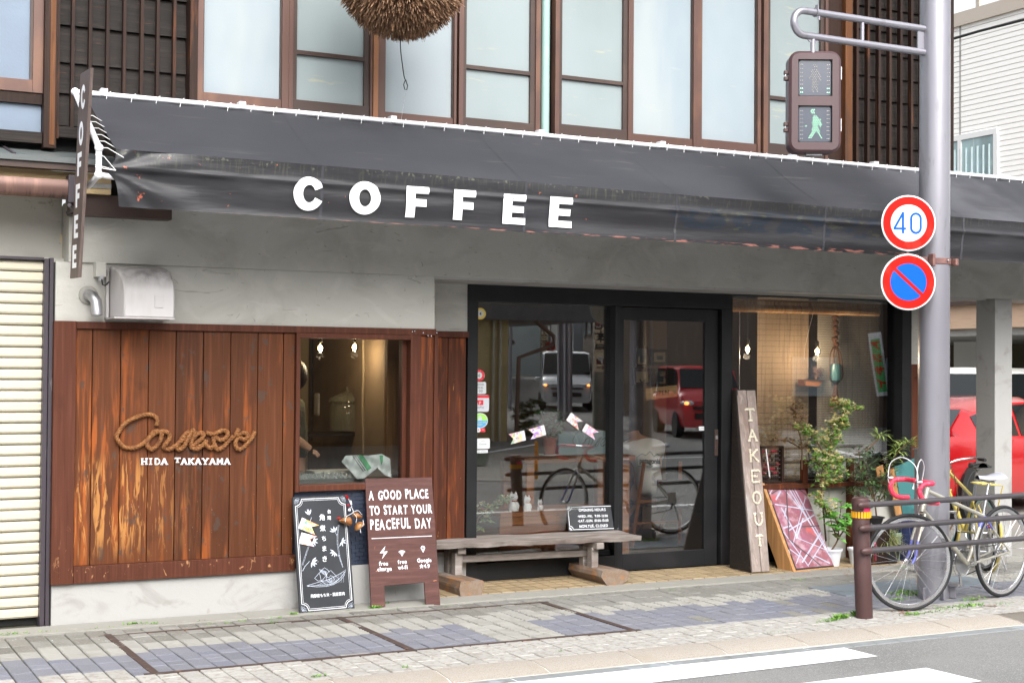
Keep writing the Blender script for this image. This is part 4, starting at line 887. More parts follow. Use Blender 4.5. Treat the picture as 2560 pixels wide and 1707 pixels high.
# rear legs of the stand, behind the front panel
def U2(x_, y_):
    lx_ = 900+(y_-0)*.0465; v_ = (y_+118+(x_-900)*.03)/1590
    return (w2*(x_-lx_)/838, h2*(1-v_))
f = Flat(); rr = random.seed(4)
for s_, x_, y_, sz, xs in (('A GOOD PLACE', 1312, 130, .068, .56), ('TO START YOUR', 1338, 318, .066, .56), ('PEACEFUL DAY', 1338, 500, .076, .54)):
    p = U2(x_, y_); f.text(s_, p[0], p[1], sz*1.32, bold=.0024, xs=xs, z=.0012, jit=.05, sp=.75)
for s_, x_, y_, sz in (('free', 1118, 948, .040), ('charge', 1128, 1015, .040), ('free', 1345, 932, .040), ('wi-fi', 1350, 1000, .040), ('Google', 1615, 918, .039), ('★4.9', 1616, 990, .038)):
    p = U2(x_, y_); f.text(s_, p[0], p[1], sz*.98, bold=.0009, xs=.92, z=.0012, jit=.03, sp=.35)
f.line([U2(975, 620), U2(1712, 594)], .0045, z=.0012)
f.poly([U2(*p) for p in ((1140, 712), (1072, 800), (1125, 798), (1098, 872), (1168, 778), (1118, 782))], .0012)
wc = U2(1342, 828); f.disc(wc, .0062, .0012)
for k, r_ in enumerate((.016, .0255, .035)): f.line(arc(wc[0], wc[1]-.004, r_, r_, 48, 132, 12), .0048, z=.0012)
pc = U2(1599, 742); f.ring(pc, .0075, .0155, .0012); f.poly([(pc[0]-.0145, pc[1]-.005), (pc[0], pc[1]-.033), (pc[0]+.0145, pc[1]-.005), (pc[0]+.006, pc[1]-.012), (pc[0]-.006, pc[1]-.012)], .0012)
f.build('lettering', M['wpaint'], AB, FM2)

# ================================================================== bench
BN = thing('bench', (5.2, 9.55, 0), 'weathered low plank bench on two rough timber block feet', 'bench')
bw = wood('weathered_bench_wood', (.235, .205, .185), .06, axis=0, rough=.85, extra=[((.13, .095, .08), (2, 9, 9), .5, .7, .7), ((.40, .37, .35), (3, 8, 8), .5, .7, .6)], bump=.004)
bwb = wood('weathered_block_wood', (.19, .13, .095), .1, axis=1, rough=.85, extra=[((.30, .27, .24), (5, 5, 5), .5, .65, .7), ((.36, .16, .05), (8, 8, 8), .55, .66, .7)], bump=.004)
endg = mat('sawn_end_grain', (.20, .135, .09), .8, layers=[((.32, .14, .045), (14, 14, 14), .56, .66, .6), ((.22, .17, .13), (40, 40, 40), .45, .6, .8), ((.06, .04, .03), (16, 16, 16), .64, .7, .8)], bump=[(50., .003)])
FLc, FR, BR_, zt, th = V((4.30, 9.655, 0)), V((6.045, 9.50, 0)), V((6.085, 9.92, 0)), .357, .036
e1 = (FR-FLc); e2 = (BR_-FR)
def seat_pt(u, v): p = FLc+e1*u+e2*v; return p
b = MB(); nu, nv = 60, 6; top = []; 
rn = random.Random(12)
jit = [.012*rn.random() for _ in range(nu+1)]
vs = []
for layer, z_ in ((0, zt), (1, zt-th)):
    for j in range(nv+1):
        for i in range(nu+1):
            p = seat_pt(i/nu, j/nv); dz = .0
            if j == 0: p -= e2.normalized()*(jit[i]*.5-(layer*.012+.006*math.sin(i*.7)*layer))
            zz_ = z_+(.003*math.sin(i*.35+j) if layer == 0 else -.006*math.sin(i*.5)*(j == 0)*rn.random()); vs.append((p.x, p.y, zz_))
n1 = (nu+1)*(nv+1); fs = []
for j in range(nv):
    for i in range(nu):
        a = j*(nu+1)+i; fs.append((a, a+1, a+nu+2, a+nu+1)); fs.append((n1+a, n1+a+nu+1, n1+a+nu+2, n1+a+1))
for i in range(nu): fs.append((i, n1+i, n1+i+1, i+1)); a = nv*(nu+1)+i; fs.append((a, a+1, n1+a+1, n1+a))
for j in range(nv): a = j*(nu+1)+nu; fs.append((a, n1+a, n1+a+nu+1, a+nu+1)); a = j*(nu+1); fs.append((a, a+nu+1, n1+a+nu+1, n1+a))
b.add(vs, fs).build('seat', bw, BN, smooth=R(35))
for (lp, fb) in ((V((4.62, 9.73, .0)), [(4.45, 9.41), (4.62, 9.385)]), (V((5.72, 9.60, .0)), [(5.665, 9.42), (5.88, 9.40)])):
    yb = 9.90; c0_, c1_ = V((fb[0][0], fb[0][1], 0)), V((fb[1][0], fb[1][1], 0)); left = lp.x < 5
    d = V((.0, .50, 0)); top_h = .115 if left else .125
    if left: prof = [(0, .0), (.17, .0), (.185, .10), (.175, .112), (0, .115), (-.01, .06)]
    else: prof = [(.0, .035), (.03, .0), (.15, .0), (.215, .05), (.225, .10), (.17, .118), (-.02, .125), (-.03, .075)]
    o_ = c0_; b = MB(); n = len(prof)
    vs = [V((o_.x+u, o_.y, v)) for u, v in prof]+[V((o_.x-.02+u*.97, yb, v)) for u, v in prof]
    b.add(vs, [(i+n, i, (i+1) % n, (i+1) % n+n)[::-1] for i in range(n)]+[tuple(range(n, 2*n))[::-1]]); blk = b.build('foot_block', bwb, BN, bevel=.004)
    MB().add([V((p.x, p.y-.001, p.z)) for p in vs[:n]], [tuple(range(n))]).build('end_grain', endg, blk)
    for yy in (lp.y, lp.y+.13):
        MB().box(lp.x-.075, lp.x-.015, yy-.02, yy+.05, top_h-.003, zt-th-.045).build('leg', bw, BN, bevel=.004)
    MB().box(lp.x-.065, lp.x-.0, 9.52 if not left else 9.68, yb, zt-th-.05, zt-th-.002).build('cross_bar', bw, BN, bevel=.004)
MB().beam((4.58, 9.83, .215), (5.70, 9.72, .22), .045, .05).build('stretcher', bw, BN, bevel=.004)

# opening hours board
OH = thing('opening_hours_board', (5.7, 9.8, .36), 'small black board lettered OPENING HOURS standing on the bench', 'signboard')
BL3 = gz(1421.5, 1327.5, .36); BR3 = gz(1548, 1323.5, .36); tm_ = (at(1413, 1264, BL3.y+.055)+at(1541, 1260, BR3.y+.055))/2
BL3, ex3, ez3, w3, h3 = board_frame(BL3, BR3, tm_); FM3 = frame_m(BL3, ex3, ez3)
o = MB().box(0, w3, 0, h3, -.01, 0).build('panel', bm, OH, bevel=.002); place(o, FM3, OH)
f = Flat(); g_ = .012; r_ = .03; P = []
for (cx, cy, a0) in ((w3-g_, g_, 180), (w3-g_, h3-g_, 270), (g_, h3-g_, 0), (g_, g_, 90)): P += [(cx+r_*math.cos(R(a0-a)), cy+r_*math.sin(R(a0-a))) for a in range(0, 91, 10)]
f.line(P, .0042, closed=True, z=.001)
for cx, cy, base in ((.006, .006, 45), (w3-.006, .006, 135), (.006, h3-.006, -45), (w3-.006, h3-.006, 225)):
    for da in (-36, -12, 12, 36):
        ca, sa = math.cos(R(base+da)), math.sin(R(base+da)); f.poly([(cx+.004*ca+.0*sa, cy+.004*sa), (cx+.026*ca+.004*sa, cy+.026*sa-.004*ca), (cx+.028*ca-.002*sa, cy+.028*sa+.002*ca)], .001)
for s_, u_, v_, sz, al in (('OPENING HOURS', .50, .76, .029, 'CENTER'), ('•WED.-FRI.  9:00-13:00', .50, .52, .026, 'CENTER'), ('•SAT.-SUN. 10:00-15:00', .50, .34, .026, 'CENTER'), ('MON.TUE. CLOSED', .50, .13, .028, 'CENTER')):
    f.text(s_, w3*u_, h3*v_, sz*1.08, bold=.0004, al=al, xs=.86, z=.001, jit=.03, sp=.9)
f.build('lettering', M['wpaint'], OH, FM3)

# ================================================================== TAKEOUT board
TK = thing('takeout_board', (7.1, 9.4, 0), 'tall grey plank board with cork letters TAKE OUT leaning by the door', 'signboard')
gw = wood('grey_weathered_plank', (.30, .245, .22), .12, axis=2, rough=.85, extra=[((.20, .11, .08), (4, 4, 1.2), .5, .66, .8, {'reg': [('Z', .6, 1.3)]}), ((.40, .38, .36), (5, 5, 1.2), .5, .66, .7, {'reg': [('Z', 1.2, .4)]})], bump=.003)
z_t = lambda x_, y_: (1800+x_/3.135, 950+y_/3.135)
BL4, BR4 = gz(*z_t(255, 1505), .02), gz(*z_t(413, 1500), .02)
BR4.y = BL4.y-.0
TL4 = at(*z_t(122, 76), 9.88); TR4 = at(*z_t(270, 82), 9.88)
ex4 = V((1, 0, 0)); up4 = ((TL4-BL4)+(TR4-BR4))/2
BR4 = BL4+V(((BR4-BL4).x, 0, 0)); w4 = .158*1.05
wl4 = abs(BR4.x-BL4.x)
def tkp(u, v, l): # u 0..1 across, v 0..1 up
    top = BL4+ up4; p = BL4+up4*v+ex4*(u*(wl4+(( (TR4-TL4).length)-wl4)*v)); return p+V((0, -1, .28)).normalized()*l
def tkbox(u0, u1, l0, l1): return MB().add([tkp(u0, 0, l0), tkp(u1, 0, l0), tkp(u1, 1, l0), tkp(u0, 1, l0), tkp(u0, 0, l1), tkp(u1, 0, l1), tkp(u1, 1, l1), tkp(u0, 1, l1)], [(0,3,2,1),(4,5,6,7),(0,1,5,4),(1,2,6,5),(2,3,7,6),(3,0,4,7)])
tkbox(0, .50, -.02, 0).build('plank', gw, TK, bevel=.003); tkbox(.54, 1, -.022, -.002).build('plank', gw, TK, bevel=.003)
# rear leaf of the A frame
MB().add([BL4+V((-.0, .03, .0)), BL4+V((-.01, .30, .0)), TL4+V((-.01, .03, 0)), TL4+V((0, .0, 0)), BL4+V((.02, .03, .0)), BL4+V((.01, .30, 0)), TL4+V((.01, .03, 0)), TL4+V((.02, 0, 0))], [(0,1,2,3),(7,6,5,4),(0,4,5,1),(1,5,6,2),(2,6,7,3),(3,7,4,0)]).build('rear_leaf', M['darkwood'], TK)
cork = mat('cork_pieces', (.70, .64, .50), .85, coord='object', layers=[((.80, .76, .66), (90, 90, 90), .45, .6, .8), ((.36, .20, .13), (60, 60, 60), .62, .64, .9)])
SEG = {'T': [((0,1),(1,1)),((.5,1),(.5,0)),((0,1),(0,.82)),((1,1),(1,.82)),((.25,0),(.75,0))], 'A': [((.5,1),(.08,0)),((.5,1),(.92,0)),((.25,.35),(.75,.35)),((-.05,0),(.25,0)),((.75,0),(1.05,0))],
       'K': [((.15,1),(.15,0)),((.9,1),(.2,.45)),((.4,.6),(.95,0)),((0,1),(.3,1)),((0,0),(.3,0)),((.75,1),(1.05,1)),((.8,0),(1.1,0))], 'E': [((.1,1),(.1,0)),((.1,1),(.95,1)),((.1,.5),(.75,.5)),((.1,0),(.95,0)),((.95,1),(.95,.84)),((.95,0),(.95,.16))],
       'O': [((.5+.45*math.cos(R(a)), .5+.5*math.sin(R(a))), (.5+.45*math.cos(R(a+36)), .5+.5*math.sin(R(a+36)))) for a in range(0, 360, 36)],
       'U': [((.1,1),(.1,.3)),((.1,.3),(.35,.02)),((.35,.02),(.65,.02)),((.65,.02),(.9,.3)),((.9,.3),(.9,1)),((-.05,1),(.3,1)),((.7,1),(1.05,1))]}
for ch, cx, cy, s_ in (('T', 217, 280, 1), ('A', 237, 442, 1), ('K', 247, 607, 1), ('E', 264, 770, 1), ('O', 275, 938, 1), ('U', 290, 1105, 1), ('T', 298, 1268, .85)):
    v_ = 1-(cy-78)/1428; uc = (cx-(113+(235-113)*(1-v_)))/( (262-113)*(v_)+(395-235)*(1-v_)); hh = .064*s_; ww = .48*s_*(1 if s_ == 1 else .8)
    b = MB(); rk = random.Random(cy)
    for a, c in SEG[ch]:
        pa = tkp(uc+(a[0]-.5)*ww, v_+(a[1]-.5)*hh, .006); pc_ = tkp(uc+(c[0]-.5)*ww, v_+(c[1]-.5)*hh, .006); L_ = (pc_-pa).length; n = max(1, round(L_/.011)); d = (pc_-pa)/n; side = d.cross(V((0,-1,.28))).normalized()
        for k in range(n):
            m0 = pa+d*(k+.5); q = side*.008*rk.uniform(.8, 1.15); b.tube([m0-q, m0+q], d.length*.47, 6)
    b.build('letter', cork, TK, smooth=R(50))

# ================================================================== crates with painted lid beside the TAKEOUT board
zb5 = lambda x_, y_: (1800+x_/3.135, 950+y_/3.135)
PC = thing('painted_case', (7.6, 9.3, 0), 'tilted wooden case with a red lid crossed by pale blue stripes', 'wooden case')
yel = wood('yellow_case_wood', (.42, .215, .085), .05, axis=2, rough=.55)
A0 = gz(*zb5(600, 1475), .03); A1 = gz(*zb5(912, 1452), .03); A1.y = A0.y+.04
A1 = A0+(A1-A0).normalized()*(A1-A0).length
At = at(*zb5(415, 830), 9.80); upc = At-A0; exc = (A1-A0).normalized(); wC = (A1-A0).length; upn = upc.normalized(); hC = upc.length; nC = exc.cross(upn).normalized(); FMc = frame_m(A0, exc, upn)
nB = -nC
lid = mat('lid_red_paint', (.26, .085, .105), .55, coord='object', layers=[((.30, .10, .16), (6, 6, 6), .45, .65, .8), ((.48, .32, .38), (10, 10, 10), .46, .66, .8), ((.50, .045, .03), (5, 5, 5), .58, .66, .7)])
o = MB().box(0, wC, 0, hC, -.012, 0).build('lid', lid, PC, bevel=.002); place(o, FMc, PC)
o = MB().box(-.01, wC, -.012, 0, -.02, .0).build('lid_edge', M['black'], PC); place(o, FMc, PC); o = MB().box(-.012, 0, -.01, hC, -.02, 0).build('lid_edge', M['black'], PC); place(o, FMc, PC)
def Uc(x_, y_):
    v_ = (1475-y_-(x_-600)*.07)/(1475-830); u_ = (x_-(600-(600-415)*v_))/(312+(740-415-312)*v_); return (min(wC, max(0, u_*wC)), min(hC, max(0, v_*hC)))
f = Flat(); strp = [((430, 905), (480, 840)), ((470, 985), (800, 1030)), ((595, 840), (900, 1400)), ((620, 835), (790, 1210)), ((640, 830), (870, 1330)), ((520, 1010), (640, 1250)), ((740, 930), (590, 1290)), ((560, 1190), (820, 1060)), ((700, 1090), (620, 1250)), ((620, 1240), (870, 1340)), ((560, 1330), (640, 1390)), ((840, 1200), (650, 1430)), ((860, 1260), (700, 1450)), ((520, 1200), (700, 1460)), ((590, 1150), (520, 1170)), ((560, 860), (700, 1040)), ((540, 1080), (560, 1010)), ((480, 950), (530, 880)), ((600, 1440), (650, 1340)), ((760, 1380), (880, 1440))]
for k, (a, c) in enumerate(strp): f.line([Uc(*a), Uc(*c)], .0075+.006*((k*7) % 3)/2, z=.0012+.0001*k)
f.build('pale_stripes', mat('pale_blue_paint', (.42, .46, .58), .6, coord='object', layers=[((.62, .65, .74), (14, 14, 14), .5, .65, .8), ((.55, .25, .35), (20, 20, 20), .62, .7, .6)]), PC, FMc)
f = Flat()
for k, (a, c) in enumerate([((582, 840), (560, 1245)), ((555, 1250), (800, 1455)), ((447, 905), (565, 838)), ((670, 840), (755, 915)), ((680, 1158), (830, 1150))]): f.line([Uc(*a), Uc(*c)], .010, z=.0035+.0001*k)
f.build('dark_stripes', mat('dark_grey_paint', (.075, .06, .07), .5), PC, FMc)
# case behind the lid: left side board, top board, bottom
dC = .24
def cs(u0, u1, v0, v1, l0, l1, nm='side_board', m_=None):
    o = MB().box(u0, u1, v0, v1, l0, l1).build(nm, m_ or yel, PC, bevel=.002); place(o, FMc, PC)
cs(-.045, -.014, -.02, hC+.03, -.16, -.0); cs(-.045, wC+.0, hC+.018, hC+.03, -.16, -.02, 'top_board', M['plank2']); cs(-.045, wC+.0, hC+.0, hC+.012, -.16, -.15, 'back_board', M['plank2']); cs(wC-.012, wC+.0, -.02, hC+.02, -.16, -.02); cs(-.045, wC, -.035, -.014, -.16, -.0, 'bottom_board'); cs(-.03, wC-.01, 0, hC+.02, -.17, -.16, 'back_board', M['plank2'])
for v_ in (hC*.80, hC*.2): cs(-.016, -.010, v_-.02, v_+.02, -.012, .003, 'hinge', M['steel'])
f = Flat(); f.line([(.0, .04), (.012, .03), (.003, .0), (-.006, -.03), (.01, -.035)], .0045, z=.001); f.text('心', 0, -.24, .05, bold=.002, z=.001, rot=.2); f.text('極', -.002, -.285, .05, bold=.002, z=.001, rot=.2)
MS = frame_m(A0+upn*hC*.60-exc*.046-nC*.075, nB*-1 if 0 else nC*1, upn, .0)
o = link('brush_writing', f.m.mesh('w'), M['black'], PC); place(o, frame_m(A0+upn*hC*.62-exc*.0458-nC*.08, nC, upn, .001), PC)
# carved lattice crate behind, with beads above
CR = thing('dark_crate', (7.4, 9.6, 0), 'dark framed abacus with red and black beads behind the painted case', 'abacus')
g0 = at(*zb5(310, 518), 9.87); g1 = at(*zb5(490, 515), 9.87); zbo = .03
zT = g0.z
for a in ((g0.x, g0.x+.018, zbo, zT), (g1.x-.02, g1.x, zbo, zT), (g0.x, g1.x, zT-.018, zT)): MB().box(a[0], a[1], 9.85, 9.90, a[2], a[3]).build('frame', M['darkvert'], CR, bevel=.002)
pr = at(*zb5(375, 640), 9.84); MB().beam((at(*zb5(360, 540), 9.84)), at(*zb5(388, 755), 9.84), .006, .01).build('divider_rod', M['white'], CR)
bead = MB().lathe([(.003, -.009), (.015, -.002), (.015, .002), (.003, .009)], (0, 0, 0), 10, (1, 0, 0)).mesh('bead', smooth=R(30)); bead2 = bead.copy()
mb1 = mat('dark_bead', (.045, .03, .028), .35); mb2 = mat('red_bead', (.30, .04, .055), .4); bead.materials.append(mb1); bead2.materials.append(mb2)
rows = [zT-.045-.037*k for k in range(11)]; rr = random.Random(4); nb = 0
for ri, z_ in enumerate(rows):
    MB().cyl((g0.x+.01, 9.875, z_), (g1.x-.01, 9.875, z_), .002, n=6).build('rod', M['steel'], CR)
    x_ = g0.x+.028
    while x_ < g1.x-.03:
        if rr.random() < .8: o = link('bead', bead2 if rr.random() < .4 and ri < 6 else bead, None, CR); o.location = V((x_, 9.875, z_))-OFF[CR]
        x_ += .021
# green painted board right
GB = thing('teal_board', (8.5, 9.3, 0), 'peeling teal board with white marks leaning at the building corner', 'board')
tq = lambda x_, y_: (2050+x_/4.237, 1080+y_/4.237)
BL6 = gz(*tq(955, 1310)); ty = 9.75; TL6 = at(*tq(790, 378), ty); TR6 = at(*tq(1035, 372), ty)
up6 = TL6-BL6; e6 = TR6-TL6; e6.y = 0; e6 = e6-up6.normalized()*e6.dot(up6.normalized())
tm6 = mat('peeling_teal_paint', (.055, .20, .205), .7, coord='object', layers=[((.03, .12, .13), (4, 4, 9), .5, .65, .7), ((.50, .38, .25), (9, 9, 5), .68, .71, .9)])
FM6 = frame_m(BL6, e6, up6); w6 = e6.length+.08; h6 = up6.length
o = MB().box(0, w6, 0, h6, -.02, 0).build('panel', tm6, GB); place(o, FM6, GB); o = MB().box(-.085, 0, 0, h6-.0, -.16, -.15+.0).build('side', yel, GB); place(o, FM6, GB)
o = MB().box(-.075, -.004, 0, h6, -.012, -.002).build('side_plank', yel, GB, bevel=.002); place(o, FM6, GB)
f = Flat(); f.poly([(w6*.52, h6*.22), (w6*.75, h6*.30), (w6*.95, h6*.42), (w6*.98, h6*.2), (w6*.82, h6*.10), (w6*.72, h6*.16), (w6*.6, h6*.17)], .001); f.poly([(w6*.45, h6*.7), (w6*.7, h6*.83), (w6*.95, h6*.82), (w6*.98, h6*.66), (w6*.8, h6*.62), (w6*.6, h6*.66)], .001); f.line([(w6*.8, h6*.6), (w6*.98, h6*.42)], .006, z=.001); f.line([(w6*.72, h6*.56), (w6*.78, h6*.5)], .006, z=.001)
f.build('white_marks', M['wpaint'], GB, FM6)
# ================================================================== cedar ball
SK = at(1004, -68, 8.7); SRad = .424
cbm = mat('dry_cedar', (.24, .13, .07), .9, coord='world', layers=[((.46, .30, .19), (30, 30, 30), .46, .62, .8), ((.09, .045, .025), (22, 22, 22), .52, .66, .8)])
SB_ = thing('cedar_ball', tuple(SK), 'big brown ball of dried cedar twigs hanging in front of the upper windows', 'cedar ball')
MB().ico(SK, SRad-.07, n=24, m=16).build('core', mat('cedar_core', (.07, .035, .02), .95), SB_, smooth=R(60))
rr = random.Random(1); b = MB(); N_ = 13000
for i in range(N_):
    z_ = 1-2*(i+.5)/N_
    if z_ > .75: continue
    a = i*2.399963; q = math.sqrt(1-z_*z_); n_v = V((q*math.cos(a), q*math.sin(a), z_)); t = n_v.cross(V((0,0,1))).normalized(); dn = n_v.cross(t)*(-1)
    d = (n_v+V((rr.uniform(-.3,.3), rr.uniform(-.3,.3), -.40+rr.uniform(-.35,.25)))).normalized(); L_ = rr.uniform(.07, .12)*(1.15 if rr.random() < .1 else 1)
    p = SK+n_v*(SRad-.085); wv = d.cross(V((rr.uniform(-1,1), rr.uniform(-1,1), rr.uniform(-1,1)))).normalized()*rr.uniform(.003, .0065)
    e = p+d*L_; k = p+d*L_*.7; b.add([p-wv*.5, p+wv*.5, k+wv, e+wv*.5, e-wv*.1, k-wv], [(0,1,2,5),(5,2,3,4)])
tag(b.build('twigs', cbm, SB_), kind='stuff')
MB().tube(smooth_path([at(1000, 80, 8.7), at(1002, 130, 8.75), at(1010, 190, 8.9), at(1014, 200, 8.95)], 4), .0035, 6).build('wire', M['black'], SB_)
MB().tube([at(x_, y_, 8.95) for x_, y_ in ((1014, 200), (1009, 212), (1012, 224), (1017, 225), (1019, 215), (1014, 200))], .0035, 6).build('wire_loop', M['black'], SB_)
MB().tube([at(1015, 226, 8.95), (at(1003, 302, TY).x, TY, TZ+.03)], .0012, 4).build('string', M['chrome'], SB_)
MB().tube([SK+V((0,0,.3)), V((SK.x, SK.y, 6.3))], .01, 6).build('rope', rmat, SB_)

# ================================================================== traffic pole
PLx, PLy = gz(2350, 1497).x+.02, gz(2350, 1497).y+.09
TP = thing('traffic_pole', (PLx, PLy, 0), 'thick grey steel pole carrying the pedestrian signal arm and road signs', 'pole')
MB().tube([(PLx, PLy, -.02), (PLx+.004, PLy, 3.), (PLx+.012, PLy, 8.)], [.1145, .112, .109], 40).build('shaft', M['polep'], TP, smooth=R(40))
for a in (200, 255, 310, 20): MB().obox(V((PLx, PLy, 0))+V((math.cos(R(a)), math.sin(R(a)), 0))*.11-V((-math.sin(R(a)), math.cos(R(a)), 0))*.006, V((math.cos(R(a)), math.sin(R(a)), 0))*.05, V((-math.sin(R(a)), math.cos(R(a)), 0))*.012, (0, 0, .085)).build('base_rib', M['polep'], TP, bevel=.008)
AY = PLy-.0
pt = lambda x_, y_: at(x_, y_, AY)
a0, a1 = pt(2335, 66), pt(2045, 44); b0, b1 = pt(2335, 121), pt(2010, 104)
z_a, z_b = (a0.z+a1.z)/2, (b0.z+b1.z)/2; xl = pt(1976, 70).x+.03; rc = (z_a-z_b)/2; cx = xl+rc
P = [(PLx-.09, AY, z_a), (cx, AY, z_a)]+[(cx-rc*math.sin(R(t)), AY, (z_a+z_b)/2+rc*math.cos(R(t))) for t in range(15, 180, 15)]+[(cx, AY, z_b), (PLx-.09, AY, z_b)]
MB().tube(P, .0255, 16).build('arm', M['polep'], TP, smooth=R(50))
for x_ in (pt(2156, 80).x,): MB().cyl((x_, AY, z_b), (x_, AY, z_a), .013).build('arm_strut', M['polep'], TP, smooth=R(50))
MB().box(PLx-.165, PLx-.105, AY-.006, AY+.006, z_b, z_a).build('arm_plate', M['polep'], TP)
xf = pt(2039, 44).x; MB().lathe([(.034, -.005), (.034, .005)], (xf, AY, z_a), 16, (1, 0, 0)).build('flange', M['polep'], TP); MB().box(xf-.004, xf+.004, AY-.03, AY, z_a, z_a+.05).build('lug', M['polep'], TP); MB().cyl((xf+.03, AY, z_a-.02), (xf+.03, AY, z_a-.05), .009).build('bolt', M['polep'], TP)
xh = pt(2032, 110).x; 
SG = thing('pedestrian_signal', (xh, AY, z_b-.03), 'brown two lamp pedestrian signal showing a green walking figure', 'signal')
MB().cyl((xh, AY, z_b), (xh, AY, z_b-.12), .017).build('hanger', M['polep'], SG, smooth=R(50)); MB().prism([(-.06, 0), (.06, 0), (.03, -.03), (-.03, -.03)], lambda u, v, w: V((xh+u, AY+w, z_b-.012+v)), -.004, .004).build('hanger_plate', M['polep'], SG)
# housing frame: local right, up, towards viewer
sc = at(2036, 256, AY); los = (V((CAM.x, CAM.y, 0))-V((sc.x, sc.y, 0))).normalized(); ang = R(12)
nS = V((los.x*math.cos(ang)-los.y*math.sin(ang), los.x*math.sin(ang)+los.y*math.cos(ang), 0)); rS = V((0,0,1)).cross(nS).normalized()
SM = Matrix(((rS.x, 0, nS.x, sc.x), (rS.y, 0, nS.y, sc.y), (0, 1, 0, sc.z), (0,0,0,1)))
dS = (sc-CAM).dot(_f); pxm = dS/FPX; HW, HH = 64*pxm*1.02, 127*pxm
def rrect(hw, hh, r_, n=8, cx=0, cy=0):
    P = []
    for (sx, sy, a0) in ((1, -1, -90), (1, 1, 0), (-1, 1, 90), (-1, -1, 180)): P += [(cx+sx*(hw-r_)+r_*math.cos(R(a0+90*k/n)), cy+sy*(hh-r_)+r_*math.sin(R(a0+90*k/n))) for k in range(n+1)]
    return P
def loft(sections): # sections: list of (poly, z)
    b = MB(); n = len(sections[0][0]); vs = [(p[0], p[1], z_) for P, z_ in sections for p in P]
    fs = [(k*n+i, k*n+(i+1) % n, (k+1)*n+(i+1) % n, (k+1)*n+i) for k in range(len(sections)-1) for i in range(n)]
    return b.add(vs, fs)
def sput(b, name, m, par=SG, M_=SM, **k): o = b.build(name, m, par, **k); return place(o, M_, par)
b = loft([(rrect(HW*.9, HH*.97, .06), -.15), (rrect(HW*.97, HH*.99, .07), -.13), (rrect(HW*.97, HH*.99, .07), -.005), (rrect(HW, HH, .075), 0), (rrect(HW, HH, .075), .012), (rrect(HW*.90, HH*.95, .055), .03), (rrect(HW*.88, HH*.94, .052), .03)])
n_ = 36; b.f.append(tuple(range(n_-1, -1, -1)))
# front plate with two openings (frame bars)
LW, LH = 42.5*pxm*1.0, 46*pxm; c1, c2 = 59.5*pxm, -56*pxm
sput(b, 'housing', M['signalp'], smooth=R(35))
pl = MB(); zf = .0302; W_, H_ = HW*.88, HH*.94
outer = rrect(W_, H_, .052)
for (xa, xb, ya, yb) in ((-LW, LW, c1+LH, H_), (-LW, LW, c2+LH, c1-LH), (-LW, LW, -H_, c2-LH)): pl.box(xa, xb, ya, yb, .0, zf)
for sx in (-1, 1):
    P = [p for p in outer if p[0]*sx >= LW]; P = [(sx*LW, -H_)]+sorted(P, key=lambda p: math.atan2(p[1], p[0]*sx))+[(sx*LW, H_)]
    if sx < 0: P = P[::-1]
    pl.add([(p[0], p[1], zf) for p in P], [tuple(range(len(P)))])
sput(pl, 'front_plate', M['signalp'])
lens = mat('signal_lens', (.075, .085, .11), .2, coat=.25, spec=.4)
ledw = mat('unlit_led', (.55, .5, .42), .3); ledg = bulbmat('green_led', (.05, 1., .5), 1.1)
for ci, cy in enumerate((c1, c2)):
    o = sput(loft([(rrect(LW, LH, .02, cy=cy), .028), (rrect(LW-.008, LH-.008, .018, cy=cy), .012)]), 'lens_rim', M['black'], smooth=R(60))
    b = MB(); P = rrect(LW-.007, LH-.007, .018, cy=cy); b.add([(p[0], p[1], .013) for p in P], [tuple(range(len(P)))]); ln = sput(b, 'lens', lens)
    led, lit = MB(), MB()
    def dot(b_, x_, y_, r_=.0032): b_.add([(x_+r_*math.cos(k*math.pi/3), y_+r_*math.sin(k*math.pi/3), .0145) for k in range(6)]+[(x_, y_, .017)], [(k, (k+1) % 6, 6) for k in range(6)])
    for k in range(8):
        for sx in (-1, 1):
            for dx in (-.006, .006): dot(lit if (ci == 0 and k < 2) else led, sx*LW*.78+dx, cy-LH*.78+k*LH*.215)
    sp_ = .0145
    if ci == 0: shapes = [('c', 0, .72, .13), ('q', [(-.2, .50), (.2, .50), (.34, .2), (.44, -.14), (.40, -.2), (.22, .05), (.2, -.85), (.05, -.85), (0, -.25), (-.05, -.85), (-.2, -.85), (-.22, .05), (-.40, -.2), (-.44, -.14), (-.34, .2)])]
    else: shapes = [('c', -.12, .74, .15), ('q', [(-.10, .50), (.12, .52), (.42, .25), (.50, -.2), (.36, -.22), (.25, .1), (.22, -.25), (.52, -.78), (.36, -.88), (.05, -.38), (-.22, -.85), (-.40, -.80), (-.15, -.2), (-.12, .1), (-.35, -.02), (-.62, -.10), (-.62, -.20), (-.25, .0)])]
    def inside(x_, y_, P):
        r = False
        for i in range(len(P)):
            (xa, ya), (xb, yb) = P[i-1], P[i]
            if (ya > y_) != (yb > y_) and x_ < (xb-xa)*(y_-ya)/(yb-ya)+xa: r = not r
        return r
    j = 0; yy = -LH
    while yy < LH:
        xx = -LW+(sp_/2 if j % 2 else 0)
        while xx < LW:
            u_, v_ = xx/LW/.85, yy/LH/.92
            if (u_-shapes[0][1])**2+((v_-shapes[0][2])*.95)**2 < shapes[0][3]**2 or inside(u_*.95, v_, shapes[1][1]): dot(lit if ci else led, xx, cy+yy, .0031)
            xx += sp_
        yy += sp_*.8; j += 1
    o = link('led_dots', led.mesh('leds'), ledw, SG); place(o, SM, SG)
    if lit.v: o = link('green_led_dots', lit.mesh('leds'), ledg, SG); place(o, SM, SG)
